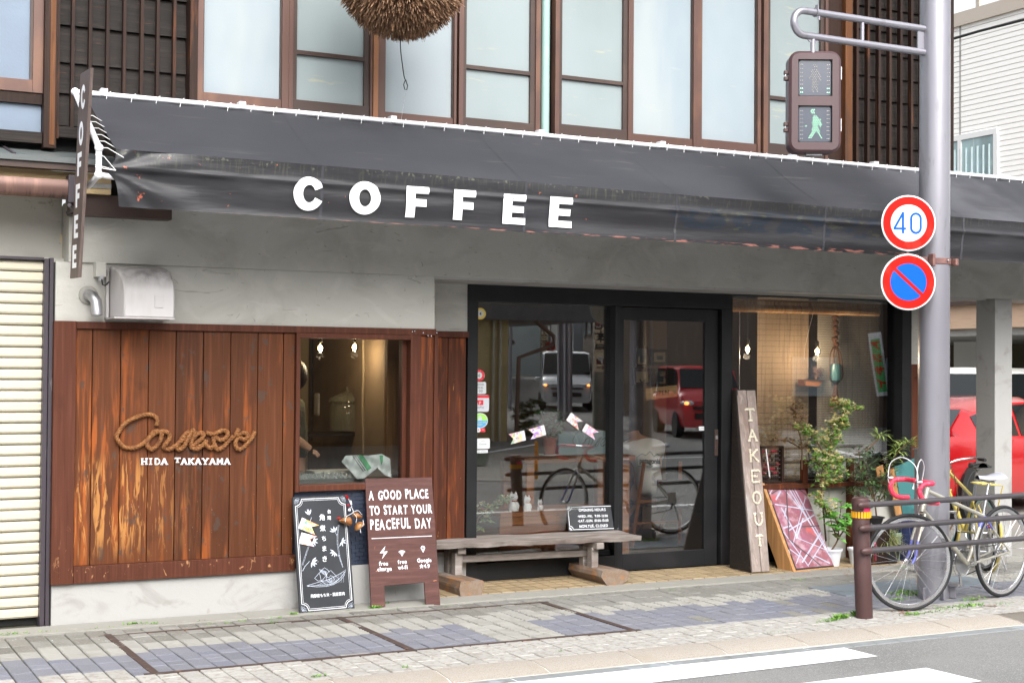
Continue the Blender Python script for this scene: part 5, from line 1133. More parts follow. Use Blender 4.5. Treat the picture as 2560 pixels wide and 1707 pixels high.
for cy in (HH*.53, -HH*.49):
    sput(MB().box(-HW-.028, -HW+.01, cy-.035, cy-.008, -.04, .0).box(-HW-.028, -HW+.01, cy+.008, cy+.035, -.04, .0), 'hinge', M['brownp'], bevel=.004); sput(MB().cyl((-HW-.018, cy-.02, -.01), (-HW-.018, cy+.02, -.01), .005), 'hinge_pin', M['chrome'])
    sput(MB().box(HW-.002, HW+.006, cy-.03, cy+.06, -.02, .01), 'latch', M['steel'])
sput(MB().box(-.05, .06, -HH-.014, -HH+.004, -.10, -.02), 'bottom_bracket', M['steel'])

# round road signs
def roundsign(px, py, rpx, Y, label, kind):
    c = at(px, py, Y); d = (c-CAM).dot(_f); r_ = rpx*d/FPX; lo = (V((CAM.x, CAM.y, 0))-V((c.x, c.y, 0))).normalized(); a = R(20)
    n_ = V((lo.x*math.cos(a)-lo.y*math.sin(a), lo.x*math.sin(a)+lo.y*math.cos(a), 0)); rt = V((0,0,1)).cross(n_)
    S_ = Matrix(((rt.x, 0, n_.x, c.x), (rt.y, 0, n_.y, c.y), (0, 1, 0, c.z), (0,0,0,1)))
    T = thing('road_sign', tuple(c), label, 'road sign')
    o = MB().lathe([(r_*.97, -.014), (r_, -.01), (r_, -.002), (r_*.985, 0), (1e-6, 0)], (0,0,0), 64, (0,0,1)).build('plate', M['signw'], T, smooth=R(35)); place(o, S_, T)
    f = Flat(); f.ring((0, 0), r_*.665 if kind == '40' else r_*.66, r_*.945, .001, 64); 
    if kind != '40': f.m.add([(p[0]*1, p[1], .0016) for p in [(-r_*.545, r_*.41), (-r_*.455, r_*.50), (r_*.545, -r_*.41), (r_*.455, -r_*.50)]], [(0,1,2,3)][::-1] if 0 else [(3,2,1,0)])
    f.build('red_ring', M['red'], T, S_)
    f = Flat()
    if kind == '40':
        t = r_*.072
        f.line([(-r_*.20, -r_*.34), (-r_*.20, r_*.34), (-r_*.28, r_*.34), (-r_*.52, -r_*.14), (-r_*.12, -r_*.14)], t*1.0, z=.001) if 0 else None
        f.line([(-r_*.215, -r_*.37), (-r_*.215, r_*.40)], t*1.15, z=.001); f.line([(-r_*.215, r_*.36), (-r_*.52, -r_*.18)], t*1.1, z=.0011); f.line([(-r_*.56, -r_*.20), (-r_*.10, -r_*.20)], t*1.1, z=.0012)
        rx, ry = r_*.175, r_*.345; P = [(r_*.26+rx*math.cos(R(a)), (ry-rx if 0 <= a <= 180 else -(ry-rx))+rx*math.sin(R(a))) for a in list(range(0, 181, 12))+list(range(180, 361, 12))]
        f.line(P, t*1.15, closed=True, z=.001)
    else: f.disc((0, 0), r_*.665, .0008, 56)
    f.build('numerals' if kind == '40' else 'blue_disc', M['blue'], T, S_)
    return T, c, n_
T1, c1_, n1_ = roundsign(2272, 558, 70, PLy-.10, 'round speed limit sign, 40 in blue inside a red ring', '40')
T2, c2_, n2_ = roundsign(2271, 705, 70.5, PLy-.10, 'round no parking sign, blue with a red ring and slash', 'np')
brk = mat('rusty_bracket', (.16, .075, .07), .6, layers=[((.25, .13, .10), (20, 20, 20), .5, .65, .7)])
MB().cyl(c1_-n1_*.02-V((0,0,.05)), c2_-n1_*.02+V((0,0,.05)), .012).build('mount_bar', brk, TP)
zc = at(2352, 652, PLy-.11).z
MB().lathe([(.116, -.022), (.119, -.02), (.119, .02), (.116, .022)], (PLx+.003, PLy, zc), 40).build('clamp_band', brk, TP, smooth=R(40))
MB().beam(c2_-n1_*.03+V((0, 0, zc-c2_.z)), (PLx-.09, PLy-.08, zc+.01), .03, .035).build('clamp_arm', brk, TP, bevel=.003); 
pb_ = at(2331, 652, PLy-.13); MB().box(pb_.x-.012, pb_.x+.012, pb_.y-.02, pb_.y+.03, zc-.045, zc+.045).build('clamp_plate', brk, TP, bevel=.003)
pb_ = at(2390, 655, PLy-.11); MB().box(pb_.x-.01, pb_.x+.02, pb_.y-.01, pb_.y+.04, zc-.03, zc+.02).build('clamp_tail', brk, TP, bevel=.006); MB().ico((PLx+.02, PLy-.122, zc+.004), .009).build('bolt', M['steel'], TP)

# ================================================================== guard rail
GP = gz(2161, 1543); GYr = GP.y-.012
GR = thing('guard_rail', (GP.x, GP.y, 0), 'brown guard post with three dark pipe rails along the kerb', 'guard rail')
ztop = at(2150, 1242, GP.y).z
lean = .035
MB().tube([(GP.x, GP.y, -.02), (GP.x-lean-.005, GP.y, ztop-.02), (GP.x-lean-.006, GP.y, ztop-.005), (GP.x-lean-.006, GP.y, ztop)], [.0575, .0575, .053, .035], 32).build('post', M['brownp'], GR, smooth=R(40))
gyr = GP.y-.075
pl_ = []
for (xl_, yl_, yr_) in ((2152, 1262, 1237), (2156, 1320, 1291), (2161, 1377, 1345)):
    a = at(xl_, yl_, gyr); c = at(2560, yr_, gyr+.0); d = (c-a).normalized(); e = a+d*4.5
    MB().tube([a+d*.0, e], .0195, 20).build('rail', M['railp'], GR, smooth=R(40))
    MB().lathe([(1e-5, -.03), (.012, -.027), (.019, -.016), (.0235, 0), (.0235, .05), (.0225, .055)], a, 20, d).build('end_cap', M['brownp'], GR, smooth=R(50))
    MB().lathe([(.0215, .05), (.0215, .085), (.022, .088), (.022, .094), (.0215, .096)], a, 20, d).build('sleeve', M['railp'], GR, smooth=R(50))
    MB().tube([a+d*.03, a+d*.03+V((0, .07, 0))], .012, 8).build('bolt', M['railp'], GR)
    MB().ico(a+d*.075+V((0, .0, .024)), .007).build('screw', M['rust'], GR)
MB().tube([(GP.x+2.6, GP.y, 0), (GP.x+2.6, GP.y, ztop)], .0575, 24).build('post', M['brownp'], GR, smooth=R(40))
pk = at(2150, 1290, GP.y).z-.012
lx = lambda z_: GP.x-lean*z_/ztop
tg = thing('reflector_band', (lx(.7), GP.y, pk), 'yellow reflector strips and pink tape wrapped round the guard post', 'reflector')
z_p = at(2150, 1272, GP.y-.05).z; z_y0, z_y1 = at(2150, 1296, GP.y-.05).z, at(2150, 1279, GP.y-.05).z
MB().lathe([(.0595, z_y1-.004), (.0598, z_p+.012)], (lx(.72), GP.y, 0), 32).build('pink_tape', mat('pink_tape', (.85, .03, .17), .4), tg, smooth=R(40))
ym_ = mat('yellow_reflector', (.90, .42, .01), .4)
MB().lathe([(.060, z_y0), (.060, z_y1)], (lx(.7), GP.y, 0), 32).build('band', mat('orange_band', (.45, .17, .01), .5), tg)
for k in range(20):
    a = 2*math.pi*k/20; c_ = V((lx(.7)+.0625*math.cos(a), GP.y+.0625*math.sin(a), 0)); t_ = V((-math.sin(a), math.cos(a), 0)); nn = V((math.cos(a), math.sin(a), 0))
    MB().obox(c_-t_*.0068-nn*.002+V((0,0,z_y0+.0015)), t_*.0136, nn*-.005*-1, V((0,0,z_y1-z_y0-.003))).build('reflector_strip', ym_, tg, bevel=.001)
MB().tube([(GP.x+.05, GP.y-.05, .50), (GP.x+.08, GP.y-.02, .45), (GP.x+.14, GP.y+.05, .37)], .004, 5).build('pink_ribbon', mat('pink_ribbon', (.85, .03, .15), .5), tg)

# ================================================================== bicycles
def bicycle(F, Rr, steer, cf, ct, label, rest=None, drop=True, wr=.335, tyre='rubber', fender=False, saddle=None, barcol=None, sh=.86, hh_=.80):
    T = thing('bicycle', ((F.x+Rr.x)/2, (F.y+Rr.y)/2, 0), label, 'bicycle', 'bicycles parked behind the guard rail')
    d = (F-Rr).normalized(); wb = (F-Rr).length; sd_ = V((-d.y, d.x, 0)); up = V((0,0,1))
    P = lambda u, l, z_: Rr+d*u+sd_*l+up*z_
    ca, sa = math.cos(steer), math.sin(steer); fd = d*ca+sd_*sa; fs_ = V((-fd.y, fd.x, 0))
    hp = P(wb-.04, 0, 0)           # steering axis foot
    Q = lambda u, l, z_: F+fd*u+fs_*l+up*z_
    def wheel(c, ax, name):
        w_ = MB().torus(c, wr-.011, .0135, ax, 56, 8).build(name, M[tyre], T, smooth=R(60))
        rim = mat('polished_rim', (.72, .72, .74), .22, metal=.9) if 'polished_rim' not in bpy.data.materials else bpy.data.materials['polished_rim']
        b = MB(); n = 56; axn = V(ax).normalized(); a = axn.cross(up).normalized(); c2 = axn.cross(a); prof = [(wr-.022, -.010), (wr-.044, -.008), (wr-.048, 0), (wr-.044, .008), (wr-.022, .010)]
        vs = [c+(a*math.cos(2*math.pi*k/n)+c2*math.sin(2*math.pi*k/n))*r_+axn*h for r_, h in prof for k in range(n)]
        b.add(vs, [(i*n+k, i*n+(k+1) % n, (i+1)*n+(k+1) % n, (i+1)*n+k) for i in range(4) for k in range(n)]); b.build('rim', rim, w_, smooth=R(40))
        hb = MB().lathe([(.012, -.05), (.020, -.03), (.010, -.025), (.010, .025), (.020, .03), (.012, .05)], c, 14, axn).build('hub', M['chrome'], w_, smooth=R(40))
        sp_ = MB()
        for k in range(28):
            an = 2*math.pi*k/28; s_ = 1 if k % 2 else -1; h0 = an+(.9 if (k//2) % 2 else -.9)
            sp_.tube([c+(a*math.cos(h0)+c2*math.sin(h0))*.02+axn*.028*s_, c+(a*math.cos(an)+c2*math.sin(an))*(wr-.045)], .0011, 4, caps=False)
        sp_.build('spokes', M['chrome'], w_)
    wheel(F+up*wr, fs_, 'front_wheel'); wheel(Rr+up*wr, sd_, 'rear_wheel')
    bb = P(.43, 0, .275); seat_t = P(.17, 0, sh-.10); seat_c = P(.235, 0, sh-.30); ht = P(wb-.20, 0, hh_-.04); hb_ = P(wb-.15, 0, hh_-.17)
    def tb(pts, r_, name, m, n=12): return MB().tube(pts, r_, n).build(name, m, T, smooth=R(50))
    tb([bb, seat_c.lerp(bb, .25)], .0155, 'seat_tube', cf); tb([seat_c.lerp(bb, .25), seat_c], .0155, 'seat_tube', ct)
    tb([hb_, bb], .0175, 'down_tube', cf); tb([ht, seat_c], .0145, 'top_tube', cf); tb([hb_-up*.015+d*.004, ht+up*.02-d*.008], .0195, 'head_tube', cf)
    for s_ in (-1, 1):
        ra = Rr+up*wr+sd_*.062*s_; tb([bb+sd_*.03*s_, ra], .0085, 'chain_stay', cf, 8); mid = seat_c.lerp(ra, .35)
        tb([seat_c+sd_*.015*s_, mid], .0075, 'seat_stay', ct, 8); tb([mid, ra], .0075, 'seat_stay', cf, 8)
        fa = F+up*wr+fs_*.05*s_; cr = hb_-up*.03+fs_*.035*s_; m1 = cr.lerp(fa, .55)+fd*-.0; tb([hb_-up*.03, cr, m1], [.012, .013, .010], 'fork', cf, 8); tb([m1, fa.lerp(m1, .3)+fd*-.012, fa], .009, 'fork_tip', ct, 8)
    MB().torus(bb+sd_*-.045, .098, .0045, sd_, 40, 6).build('chainring', M['chrome'], T); MB().lathe([(.075, -.002), (.075, .002)], bb+sd_*-.043, 24, sd_).build('chainring_spider', M['steel'], T)
    b = MB().torus(bb+sd_*-.045, .100, .003, sd_, 24, 5); b.build('chain', M['black'], T)
    rk_ = Rr+up*wr+sd_*-.045
    for k in range(4): MB().torus(rk_+sd_*.005*k, .028+.007*k, .003, sd_, 24, 5).build('sprocket', M['steel'], T)
    tb([bb+sd_*-.045-up*.098, rk_-up*.09-d*-.03, rk_-up*.05], .0035, 'chain_run', M['black'], 6); tb([bb+sd_*-.045+up*.098, rk_+up*.04], .0035, 'chain_run', M['black'], 6)
    tb([rk_+sd_*-.02, rk_-up*.08+d*.03+sd_*-.02], .008, 'derailleur', M['black'], 6)
    for s_, a_ in ((-1, -100), (1, 80)):
        e_ = bb+sd_*.075*s_+(d*math.cos(R(a_))+up*math.sin(R(a_)))*.17*V((1,1,1)).length/1.732
        tb([bb+sd_*.05*s_, bb+sd_*.068*s_, e_], [.014, .011, .009], 'crank', M['chrome'], 8); MB().obox(e_+sd_*(.0 if s_ > 0 else -.09)-d*.035-up*.01, d*.07, sd_*.09, up*.018).build('pedal', M['steel'], T, bevel=.003)
    tb([seat_c, seat_t+up*.03], .0125, 'seat_post', M['chrome'])
    # saddle
    sc_ = seat_t+up*.075; b = MB()
    def sfn(u, v):
        x_ = -.13+.27*u; hw = .068*(1-u)**.7+.018 if u > .05 else .068*(u/.05*.4+.6); a = math.pi*(v); return sc_+d*x_+sd_*hw*math.cos(a)+up*(.032*math.sin(a)*(.8+.35*(1-u))+.012*(abs(u-.5)*2)**2-.012)
    b.grid(sfn, 16, 10); b.build('saddle', saddle or M['black'], T, smooth=R(60)); MB().grid(lambda u, v: sfn(u, 0).lerp(sfn(u, 1), v)-up*.004*math.sin(math.pi*v), 16, 2).build('saddle_base', M['black'], T)
    tb([sc_-up*.02-d*.09, sc_-up*.035, sc_-up*.015+d*.09], .0035, 'saddle_rail', M['chrome'], 6)
    st = ht+up*.02-d*.008; stt = st+up*.035; clamp = stt+fd*.06+up*.01
    tb([st, stt, clamp], .013, 'stem', M['chrome'])
    if drop:
        bc_ = barcol
        for s_ in (-1, 1):
            A = lambda u, l, z_: clamp+fd*u+fs_*l*s_+up*z_
            tb([A(0, 0, 0), A(0, .05, 0)], .0135, 'bar_centre', M['chrome'])
            path = smooth_path([A(0, .05, 0), A(0, .13, 0), A(.005, .185, 0), A(.04, .20, .0), A(.085, .205, -.005), A(.115, .205, -.04), A(.10, .205, -.095), A(.05, .205, -.125), A(-.03, .205, -.13)], 5)
            pts = []; rs = []
            for i, p in enumerate(path): pts.append(p); rs.append(.0165+.0016*(i % 3 == 0))
            b = MB().tube(pts, rs, 12); b.build('bar_tape', bc_, T, smooth=R(50))
            lb = A(.10, .205, .01); tb([lb, A(.135, .205, .01)], [.014, .010], 'brake_hood', M['steel'], 8); tb([A(.135, .205, .008), A(.12, .205, -.05), A(.085, .205, -.13)], .005, 'brake_lever', M['chrome'], 6)
            tb(smooth_path([A(.135, .205, .02), A(.12, .19, .12), A(.06, .13, .16), A(.0, .06, .10), A(.0, .02, -.02), hb_+up*.03+fd*.03], 6), .003, 'brake_cable', M['whitepaint'], 6)
    else:
        for s_ in (-1, 1): tb(smooth_path([clamp, clamp+fs_*.12*s_+up*.04, clamp+fs_*.25*s_-fd*.06+up*.06, clamp+fs_*.27*s_-fd*.16+up*.05], 5), .011, 'handlebar', M['chrome']); tb([clamp+fs_*.268*s_-fd*.1+up*.052, clamp+fs_*.272*s_-fd*.2+up*.05], .015, 'grip', M['black'])
    tb([hb_-up*.03+fd*.03, hb_-up*.07+fd*.035+fs_*.04, hb_-up*.10+fd*.01+fs_*.035], .007, 'brake_caliper', M['chrome'], 6); tb([hb_-up*.03+fd*.03, hb_-up*.07+fd*.035-fs_*.04, hb_-up*.10+fd*.01-fs_*.035], .007, 'brake_caliper', M['chrome'], 6)
    tb([Rr+up*wr+sd_*.08, P(-.03, .10, .18), P(.05, .22, 0.0)], .007, 'kickstand', M['steel'], 6) if 0 else tb([Rr+up*(wr-.02)-sd_*.07, Rr+d*-.06-sd_*.16+up*.008], .0065, 'kickstand', M['steel'], 8)
    MB().obox(P(-.02, -.08, wr-.02), d*.08, sd_*.006, up*.11).build('stand_plate', M['white'], T, bevel=.003) if not fender else None
    if fender:
        for c, ax_ in ((F+up*wr, fs_), (Rr+up*wr, sd_)): MB().torus(c, wr+.022, .014, ax_, 30, 8, a0=R(20) if c is not None else 0, a1=R(200)).build('mudguard', ct, T, smooth=R(60))
        for s_ in (-1, 1): tb([P(.15, .06*s_, .72), P(-.22, .06*s_, .72), Rr+up*wr+sd_*.06*s_], .006, 'rack', ct, 8); 
        for k in range(4): tb([P(.12-.1*k, -.06, .725), P(.12-.1*k, .06, .725)], .005, 'rack_bar', ct, 8)
    else: MB().ico(P(.13, -.03, .52), .018, (1, 1, .8)).build('rear_lamp', mat('lamp_red', (.25, .02, .03), .3), T, smooth=R(60))
    return T
champ = mat('champagne_frame', (.50, .48, .41), .3, metal=.5); bluef = mat('blue_frame', (.13, .15, .55), .3, coat=.5); yelf = mat('yellow_frame', (.55, .43, .10), .35, coat=.5)
tape = mat('red_bar_tape', (.72, .035, .085), .55, layers=[((.85, .16, .22), (60, 60, 60), .55, .68, .7)])
Fc = gz(2279, 1528)+V((0, .03, 0)); Rc = Fc+V((.985, .174, 0))*1.10
bicycle(Fc, Rc, R(-24), champ, bluef, 'silver and blue road bicycle with red bar tape and a grey saddle', barcol=tape, saddle=mat('grey_saddle', (.36, .37, .42), .4), sh=.905, hh_=.86)
Ry = gz(2462, 1425); dF = ray(2352, 900); dF = V((dF.x, dF.y, 0)).normalized(); tF = Ry.length; 
while (dF*tF-V((Ry.x, Ry.y, 0))).length < 1.0: tF += .01
Fy = dF*tF
bicycle(Fy, Ry, R(8), yelf, yelf, 'yellow city bicycle with rear rack standing by the column', drop=False, fender=True, sh=.88, hh_=.80, wr=.31)

# ================================================================== plants and pots
def leafmat(name, a, c): return mat(name, a, .5, coord='world', layers=[(c, (30, 30, 30), .45, .6, .8), (tuple(x*.4 for x in a), (14, 14, 14), .55, .7, .6)])
LG = leafmat('green_leaf', (.11, .29, .03), (.24, .43, .06)); LD = leafmat('dark_leaf', (.045, .095, .03), (.09, .17, .05)); LB = leafmat('brown_leaf', (.16, .09, .03), (.26, .15, .05)); LY = leafmat('pale_grass', (.33, .33, .12), (.18, .27, .07)); BK = wood('stem_bark', (.14, .085, .05), .1)
flw = mat('cream_flower', (.80, .74, .50), .6); fly = mat('yellow_flower', (.75, .58, .16), .6)
def leafq(b, p, d, L_, w_, up=V((0,0,1)), droop=.3):
    d = d.normalized(); s_ = d.cross(up);
    if s_.length < .05: s_ = V((1,0,0))
    s_.normalize(); n_ = s_.cross(d); m_ = p+d*L_*.5+n_*L_*.08; e = p+d*L_-n_*L_*droop*.4
    b.add([p, m_+s_*w_/2-n_*w_*.1, e, m_-s_*w_/2-n_*w_*.1, m_+n_*0], [(0, 1, 4), (1, 2, 4), (2, 3, 4), (3, 0, 4)])
def plant(name, base, stems, lf, label, seed, leafL=.05, leafW=.025, per=14, flowers=0, spread=.6, clump=None, cat='plant', group=None, pot=None, subs=True):
    T = thing(name, tuple(base), label, cat, group); rr = random.Random(seed); sb, lb, fb, fb2 = MB(), MB(), MB(), MB()
    for st in stems:
        pts = smooth_path([V(p) for p in st], 5); n = len(pts); sb.tube(pts, [max(.0018, .008*(1-i/n*.8)) for i in range(n)], 6)
        L_ = sum((pts[i+1]-pts[i]).length for i in range(n-1))
        for k in range(int(per*L_/.3)):
            t = rr.random()**.7; t = .15+.85*t; i = min(n-1, int(t*(n-1))); p = pts[i]; a = rr.uniform(0, 6.28); tw = V((math.cos(a), math.sin(a), rr.uniform(-.1, .8))).normalized()
            q = p+tw*rr.uniform(.01, .07)*spread/.6
            if subs: sb.tube([p, q], .0012, 4, caps=False)
            for m_ in range(rr.randint(2, 4)):
                a2 = a+rr.uniform(-1.4, 1.4); dd = V((math.cos(a2), math.sin(a2), rr.uniform(-.5, .7))); leafq(lb, q+dd*.004, dd, leafL*rr.uniform(.6, 1.2), leafW*rr.uniform(.7, 1.2), droop=rr.uniform(0, .6))
            if flowers and rr.random() < flowers:
                for m_ in range(5):
                    c = q+V((rr.uniform(-.014, .014), rr.uniform(-.014, .014), rr.uniform(.0, .02)))
                    for k2 in range(4): leafq(fb if rr.random() < .6 else fb2, c, V((rr.uniform(-1,1), rr.uniform(-1,1), rr.uniform(-.1, 1))), .022, .012)
    sb.build('stems', BK, T, smooth=R(60)); tag(lb.build('leaves', lf, T), kind='stuff')
    if fb.v: tag(fb.build('flowers', flw, T), kind='stuff')
    if fb2.v: tag(fb2.build('yellow_flowers', fly, T), kind='stuff')
    return T
def pot(name, c, r_, h, m, label, rim=True, cat='plant pot', group='plant pots by the shop window'):
    T = thing(name, tuple(c), label, cat, group)
    MB().lathe([(r_*.70, 0), (r_*.72, .004), (r_*.95, h*.86), (r_*1.08, h*.87), (r_*1.10, h), (r_*1.0, h), (r_*.9, h*.85), (1e-5, h*.84)], c, 28).build('body', m, T, smooth=R(35))
    MB().lathe([(r_*.9, h*.86), (1e-5, h*.875)], c, 16).build('soil', mat('soil_%s' % label[:9], (.035, .022, .014), .95), T); return T
q1 = lambda x_, y_: (2050+x_/4.237, 1080+y_/4.237)
ba = gz(*q1(205, 1440)); wpot = pot('plant_pot', ba+V((0, .10, 0)), .085, .155, mat('white_pot', (.68, .70, .74), .4), 'white plastic flower pot with a leafy sapling, right of the painted case')
s0 = ba+V((0, .10, .14)); s1 = lambda x_, y_, Y=None: at(*q1(x_, y_), Y or (ba.y+.10))
YB = ba.y+.10
plant('leafy_sapling', s0, [[s0, s1(190, 1130), s1(195, 980), s1(215, 860), s1(225, 740)], [s1(190, 1130), s1(130, 1000), s1(110, 900)], [s1(190, 1130), s1(260, 1020), s1(290, 900)], [s1(195, 1000), s1(160, 900), s1(170, 830)]], leafmat('broad_leaf', (.12, .34, .05), (.2, .46, .09)), 'bright green broad leaved sapling growing in the white pot', 3, .10, .062, 11, spread=.5)
z5p = lambda x_, y_, Y=9.62: at(1800+x_/3.135, 950+y_/3.135, Y)
bs = z5p(830, 1420, 9.72); bs.z = 0
plant('honeysuckle', bs, [[bs+V((0,0,.2)), z5p(800, 900), z5p(795, 740), z5p(830, 620), z5p(900, 400), z5p(945, 300)], [z5p(945, 320), z5p(975, 240), z5p(940, 200), z5p(895, 200)], [z5p(960, 260), z5p(1020, 225), z5p(1075, 235)], [z5p(900, 430), z5p(950, 380), z5p(995, 360)], [z5p(830, 620), z5p(760, 480), z5p(700, 420), z5p(640, 380)], [z5p(820, 650), z5p(880, 520), z5p(850, 430)], [z5p(800, 760), z5p(900, 700), z5p(950, 620)], [z5p(820, 800), z5p(880, 790), z5p(960, 640)], [z5p(810, 700), z5p(760, 640), z5p(740, 560)], [z5p(800, 900), z5p(770, 960), z5p(830, 1010)], [z5p(800, 920), z5p(830, 1040), z5p(840, 1080)]], LG, 'tall climbing shrub with cream and yellow blossoms before the reed blind window', 11, .036, .023, 60, flowers=.36, spread=.8)
bs2 = z5p(1150, 1300, 9.68); bs2.z = 0
p8 = lambda x_, y_, Y=9.66: at(*q1(x_, y_), Y)
plant('willow_leaf_shrub', bs2, [[p8(600, 900), p8(560, 640), p8(470, 450), p8(430, 330), p8(410, 200)], [p8(560, 700), p8(640, 560), p8(700, 420), p8(760, 300)], [p8(560, 700), p8(500, 560), p8(380, 520), p8(330, 450)], [p8(600, 760), p8(660, 600), p8(640, 480)], [p8(470, 450), p8(360, 300)], [p8(540, 800), p8(420, 680), p8(340, 640)], [p8(600, 760), p8(700, 640)]], LD, 'dark narrow leaved shrub behind the guard post', 21, .085, .017, 26, spread=.9)
plant('bamboo_sprig', p8(700, 800), [[p8(680, 700), p8(740, 380, 9.5), p8(820, 220, 9.4), p8(900, 140, 9.35), p8(945, 95, 9.3)], [p8(480, 200, 9.6), p8(600, 90, 9.6), p8(640, 20, 9.6)]], leafmat('light_leaf', (.22, .32, .07), (.35, .42, .12)), 'pale long leaved sprig reaching right in front of the black frame', 25, .11, .014, 20, spread=.3)
plant('maple_sapling', z5p(640, 800, 9.85), [[z5p(640, 700, 9.8), z5p(640, 500, 9.8), z5p(600, 330, 9.8), z5p(590, 180, 9.8)], [z5p(640, 540, 9.8), z5p(540, 480, 9.8), z5p(460, 470, 9.8)], [z5p(640, 540, 9.8), z5p(700, 490, 9.8)], [z5p(610, 380, 9.8), z5p(660, 260, 9.8)], [z5p(590, 240, 9.8), z5p(540, 200, 9.8)]], LB, 'bronze leaved young maple against the window glass', 31, .04, .026, 26, spread=.5)
gb = gz(*q1(760, 1400))+V((0, .06, 0)); pot('plant_pot', gb, .12, .16, mat('black_pot', (.02, .02, .022), .5), 'black pot of striped grass behind the bicycle wheel')
T = thing('striped_grass', tuple(gb), 'clump of pale striped grass in the black pot', 'grass plant'); rr = random.Random(9); b = MB()
for k in range(260):
    a = rr.uniform(0, 6.28); L_ = rr.uniform(.18, .34); e = rr.uniform(.25, 1.); p = gb+V((rr.gauss(0, .03), rr.gauss(0, .03), .14)); pts = []
    for i in range(6): t = i/5; pts.append(p+V((math.cos(a)*L_*e*t, math.sin(a)*L_*e*t, L_*(t*(1.2-e*.3)-t*t*e*1.1))))
    s_ = V((-math.sin(a), math.cos(a), 0))*.003; b.add([q_+s_*(1-i/6) for i, q_ in enumerate(pts)]+[q_-s_*(1-i/6) for i, q_ in enumerate(pts)], [(i, i+1, i+7, i+6) for i in range(5)])
tag(b.build('blades', LY, T), kind='stuff')
pot('plant_pot', gz(*q1(335, 1440))+V((.16, .12, 0)), .075, .15, mat('white_pot_b', (.66, .67, .70), .4), 'white pot half hidden behind the guard post')
hp_ = at(*q1(570, 925), 9.55); pot('plant_pot', V((hp_.x, 9.55, hp_.z-.05)), .085, .075, mat('black_bowl', (.016, .016, .017), .4), 'shallow black pot on a stand behind the guard post')
MB_ = tag(MB().box(hp_.x-.10, hp_.x+.10, 9.46, 9.64, 0, hp_.z-.052).build('pot_stand', M['darkvert'], bevel=.004), 'dark wooden stand under the shallow black pot', 'stand')
pot('plant_pot', V((gz(*q1(120, 1240)).x+.05, 9.60, 0)), .12, .36, mat('navy_pot', (.012, .02, .07), .4), 'tall navy blue pot behind the sapling')
pot('plant_pot', V((gz(*q1(240, 1240)).x+.02, 9.66, 0)), .12, .33, mat('grey_pot', (.085, .09, .085), .5), 'tall dark grey pot behind the white pot')
pot('plant_pot', V((gz(*q1(310, 1300)).x+.05, 9.58, 0)), .05, .26, mat('grey_green_pot', (.20, .27, .20), .5), 'slim grey green pot beside the tall grey pot')
tz = gz(2365, 1345, .0); pot('plant_pot', V((9.0, 9.35, 0)), .2, .17, mat('grey_planter', (.14, .145, .155), .5), 'wide dark grey planter under the bicycle frame')
T = MB(); rr = random.Random(3)
plant('bare_sapling', V((9.0, 9.35, .15)), [[V((9.0, 9.35, .15)), at(2393, 1280, 9.35), at(2388, 1200, 9.35), at(2372, 1150, 9.35)], [at(2393, 1280, 9.35), at(2410, 1230, 9.35)]], LB, 'thin bare sapling in the wide grey planter', 33, .02, .01, 3)
# grey post left of the pole
gp = at(2300, 1122, 9.0); tag(MB().box(gp.x-.035, gp.x+.03, 8.97, 9.03, 0, gp.z).box(gp.x-.045, gp.x+.045, 8.96, 9.04, gp.z-.006, gp.z+.004).build('steel_post', M['polep'], bevel=.002), 'square grey steel post just left of the thick pole', 'post')
# white low panels behind the plants
wl2 = thing('low_white_wall', (8.3, 9.90, 0), 'low off white board wall with brown posts behind the plants', 'wall')
xa, xb = at(2010, 1300, 9.9).x, at(2245, 1300, 9.9).x; zt_ = at(2100, 1208, 9.9).z
for k in range(4): MB().box(xa+(xb-xa)*k/4+.003, xa+(xb-xa)*(k+1)/4-.003, 9.89, 9.92, .02, zt_).build('panel', mat('off_white_panel_%d' % k, (.50+.02*k, .49+.02*k, .44+.02*k), .7, layers=[((.4, .39, .35), (6, 6, 3), .5, .7, .6)]), wl2)
MB().box(xa-.5, xb, 9.86, 9.93, zt_, zt_+.045).build('top_rail', M['darkvert'], wl2, bevel=.003); MB().box(xa-.55, xb-.2, 9.78, 9.85, zt_-.02, zt_+.02).build('front_rail', M['plank2'], wl2, bevel=.003)
for x_ in (xa-.03, xa+(xb-xa)*.45): MB().box(x_-.025, x_+.025, 9.84, 9.89, .02, zt_+.22).build('post', M['plank2'], wl2, bevel=.003)
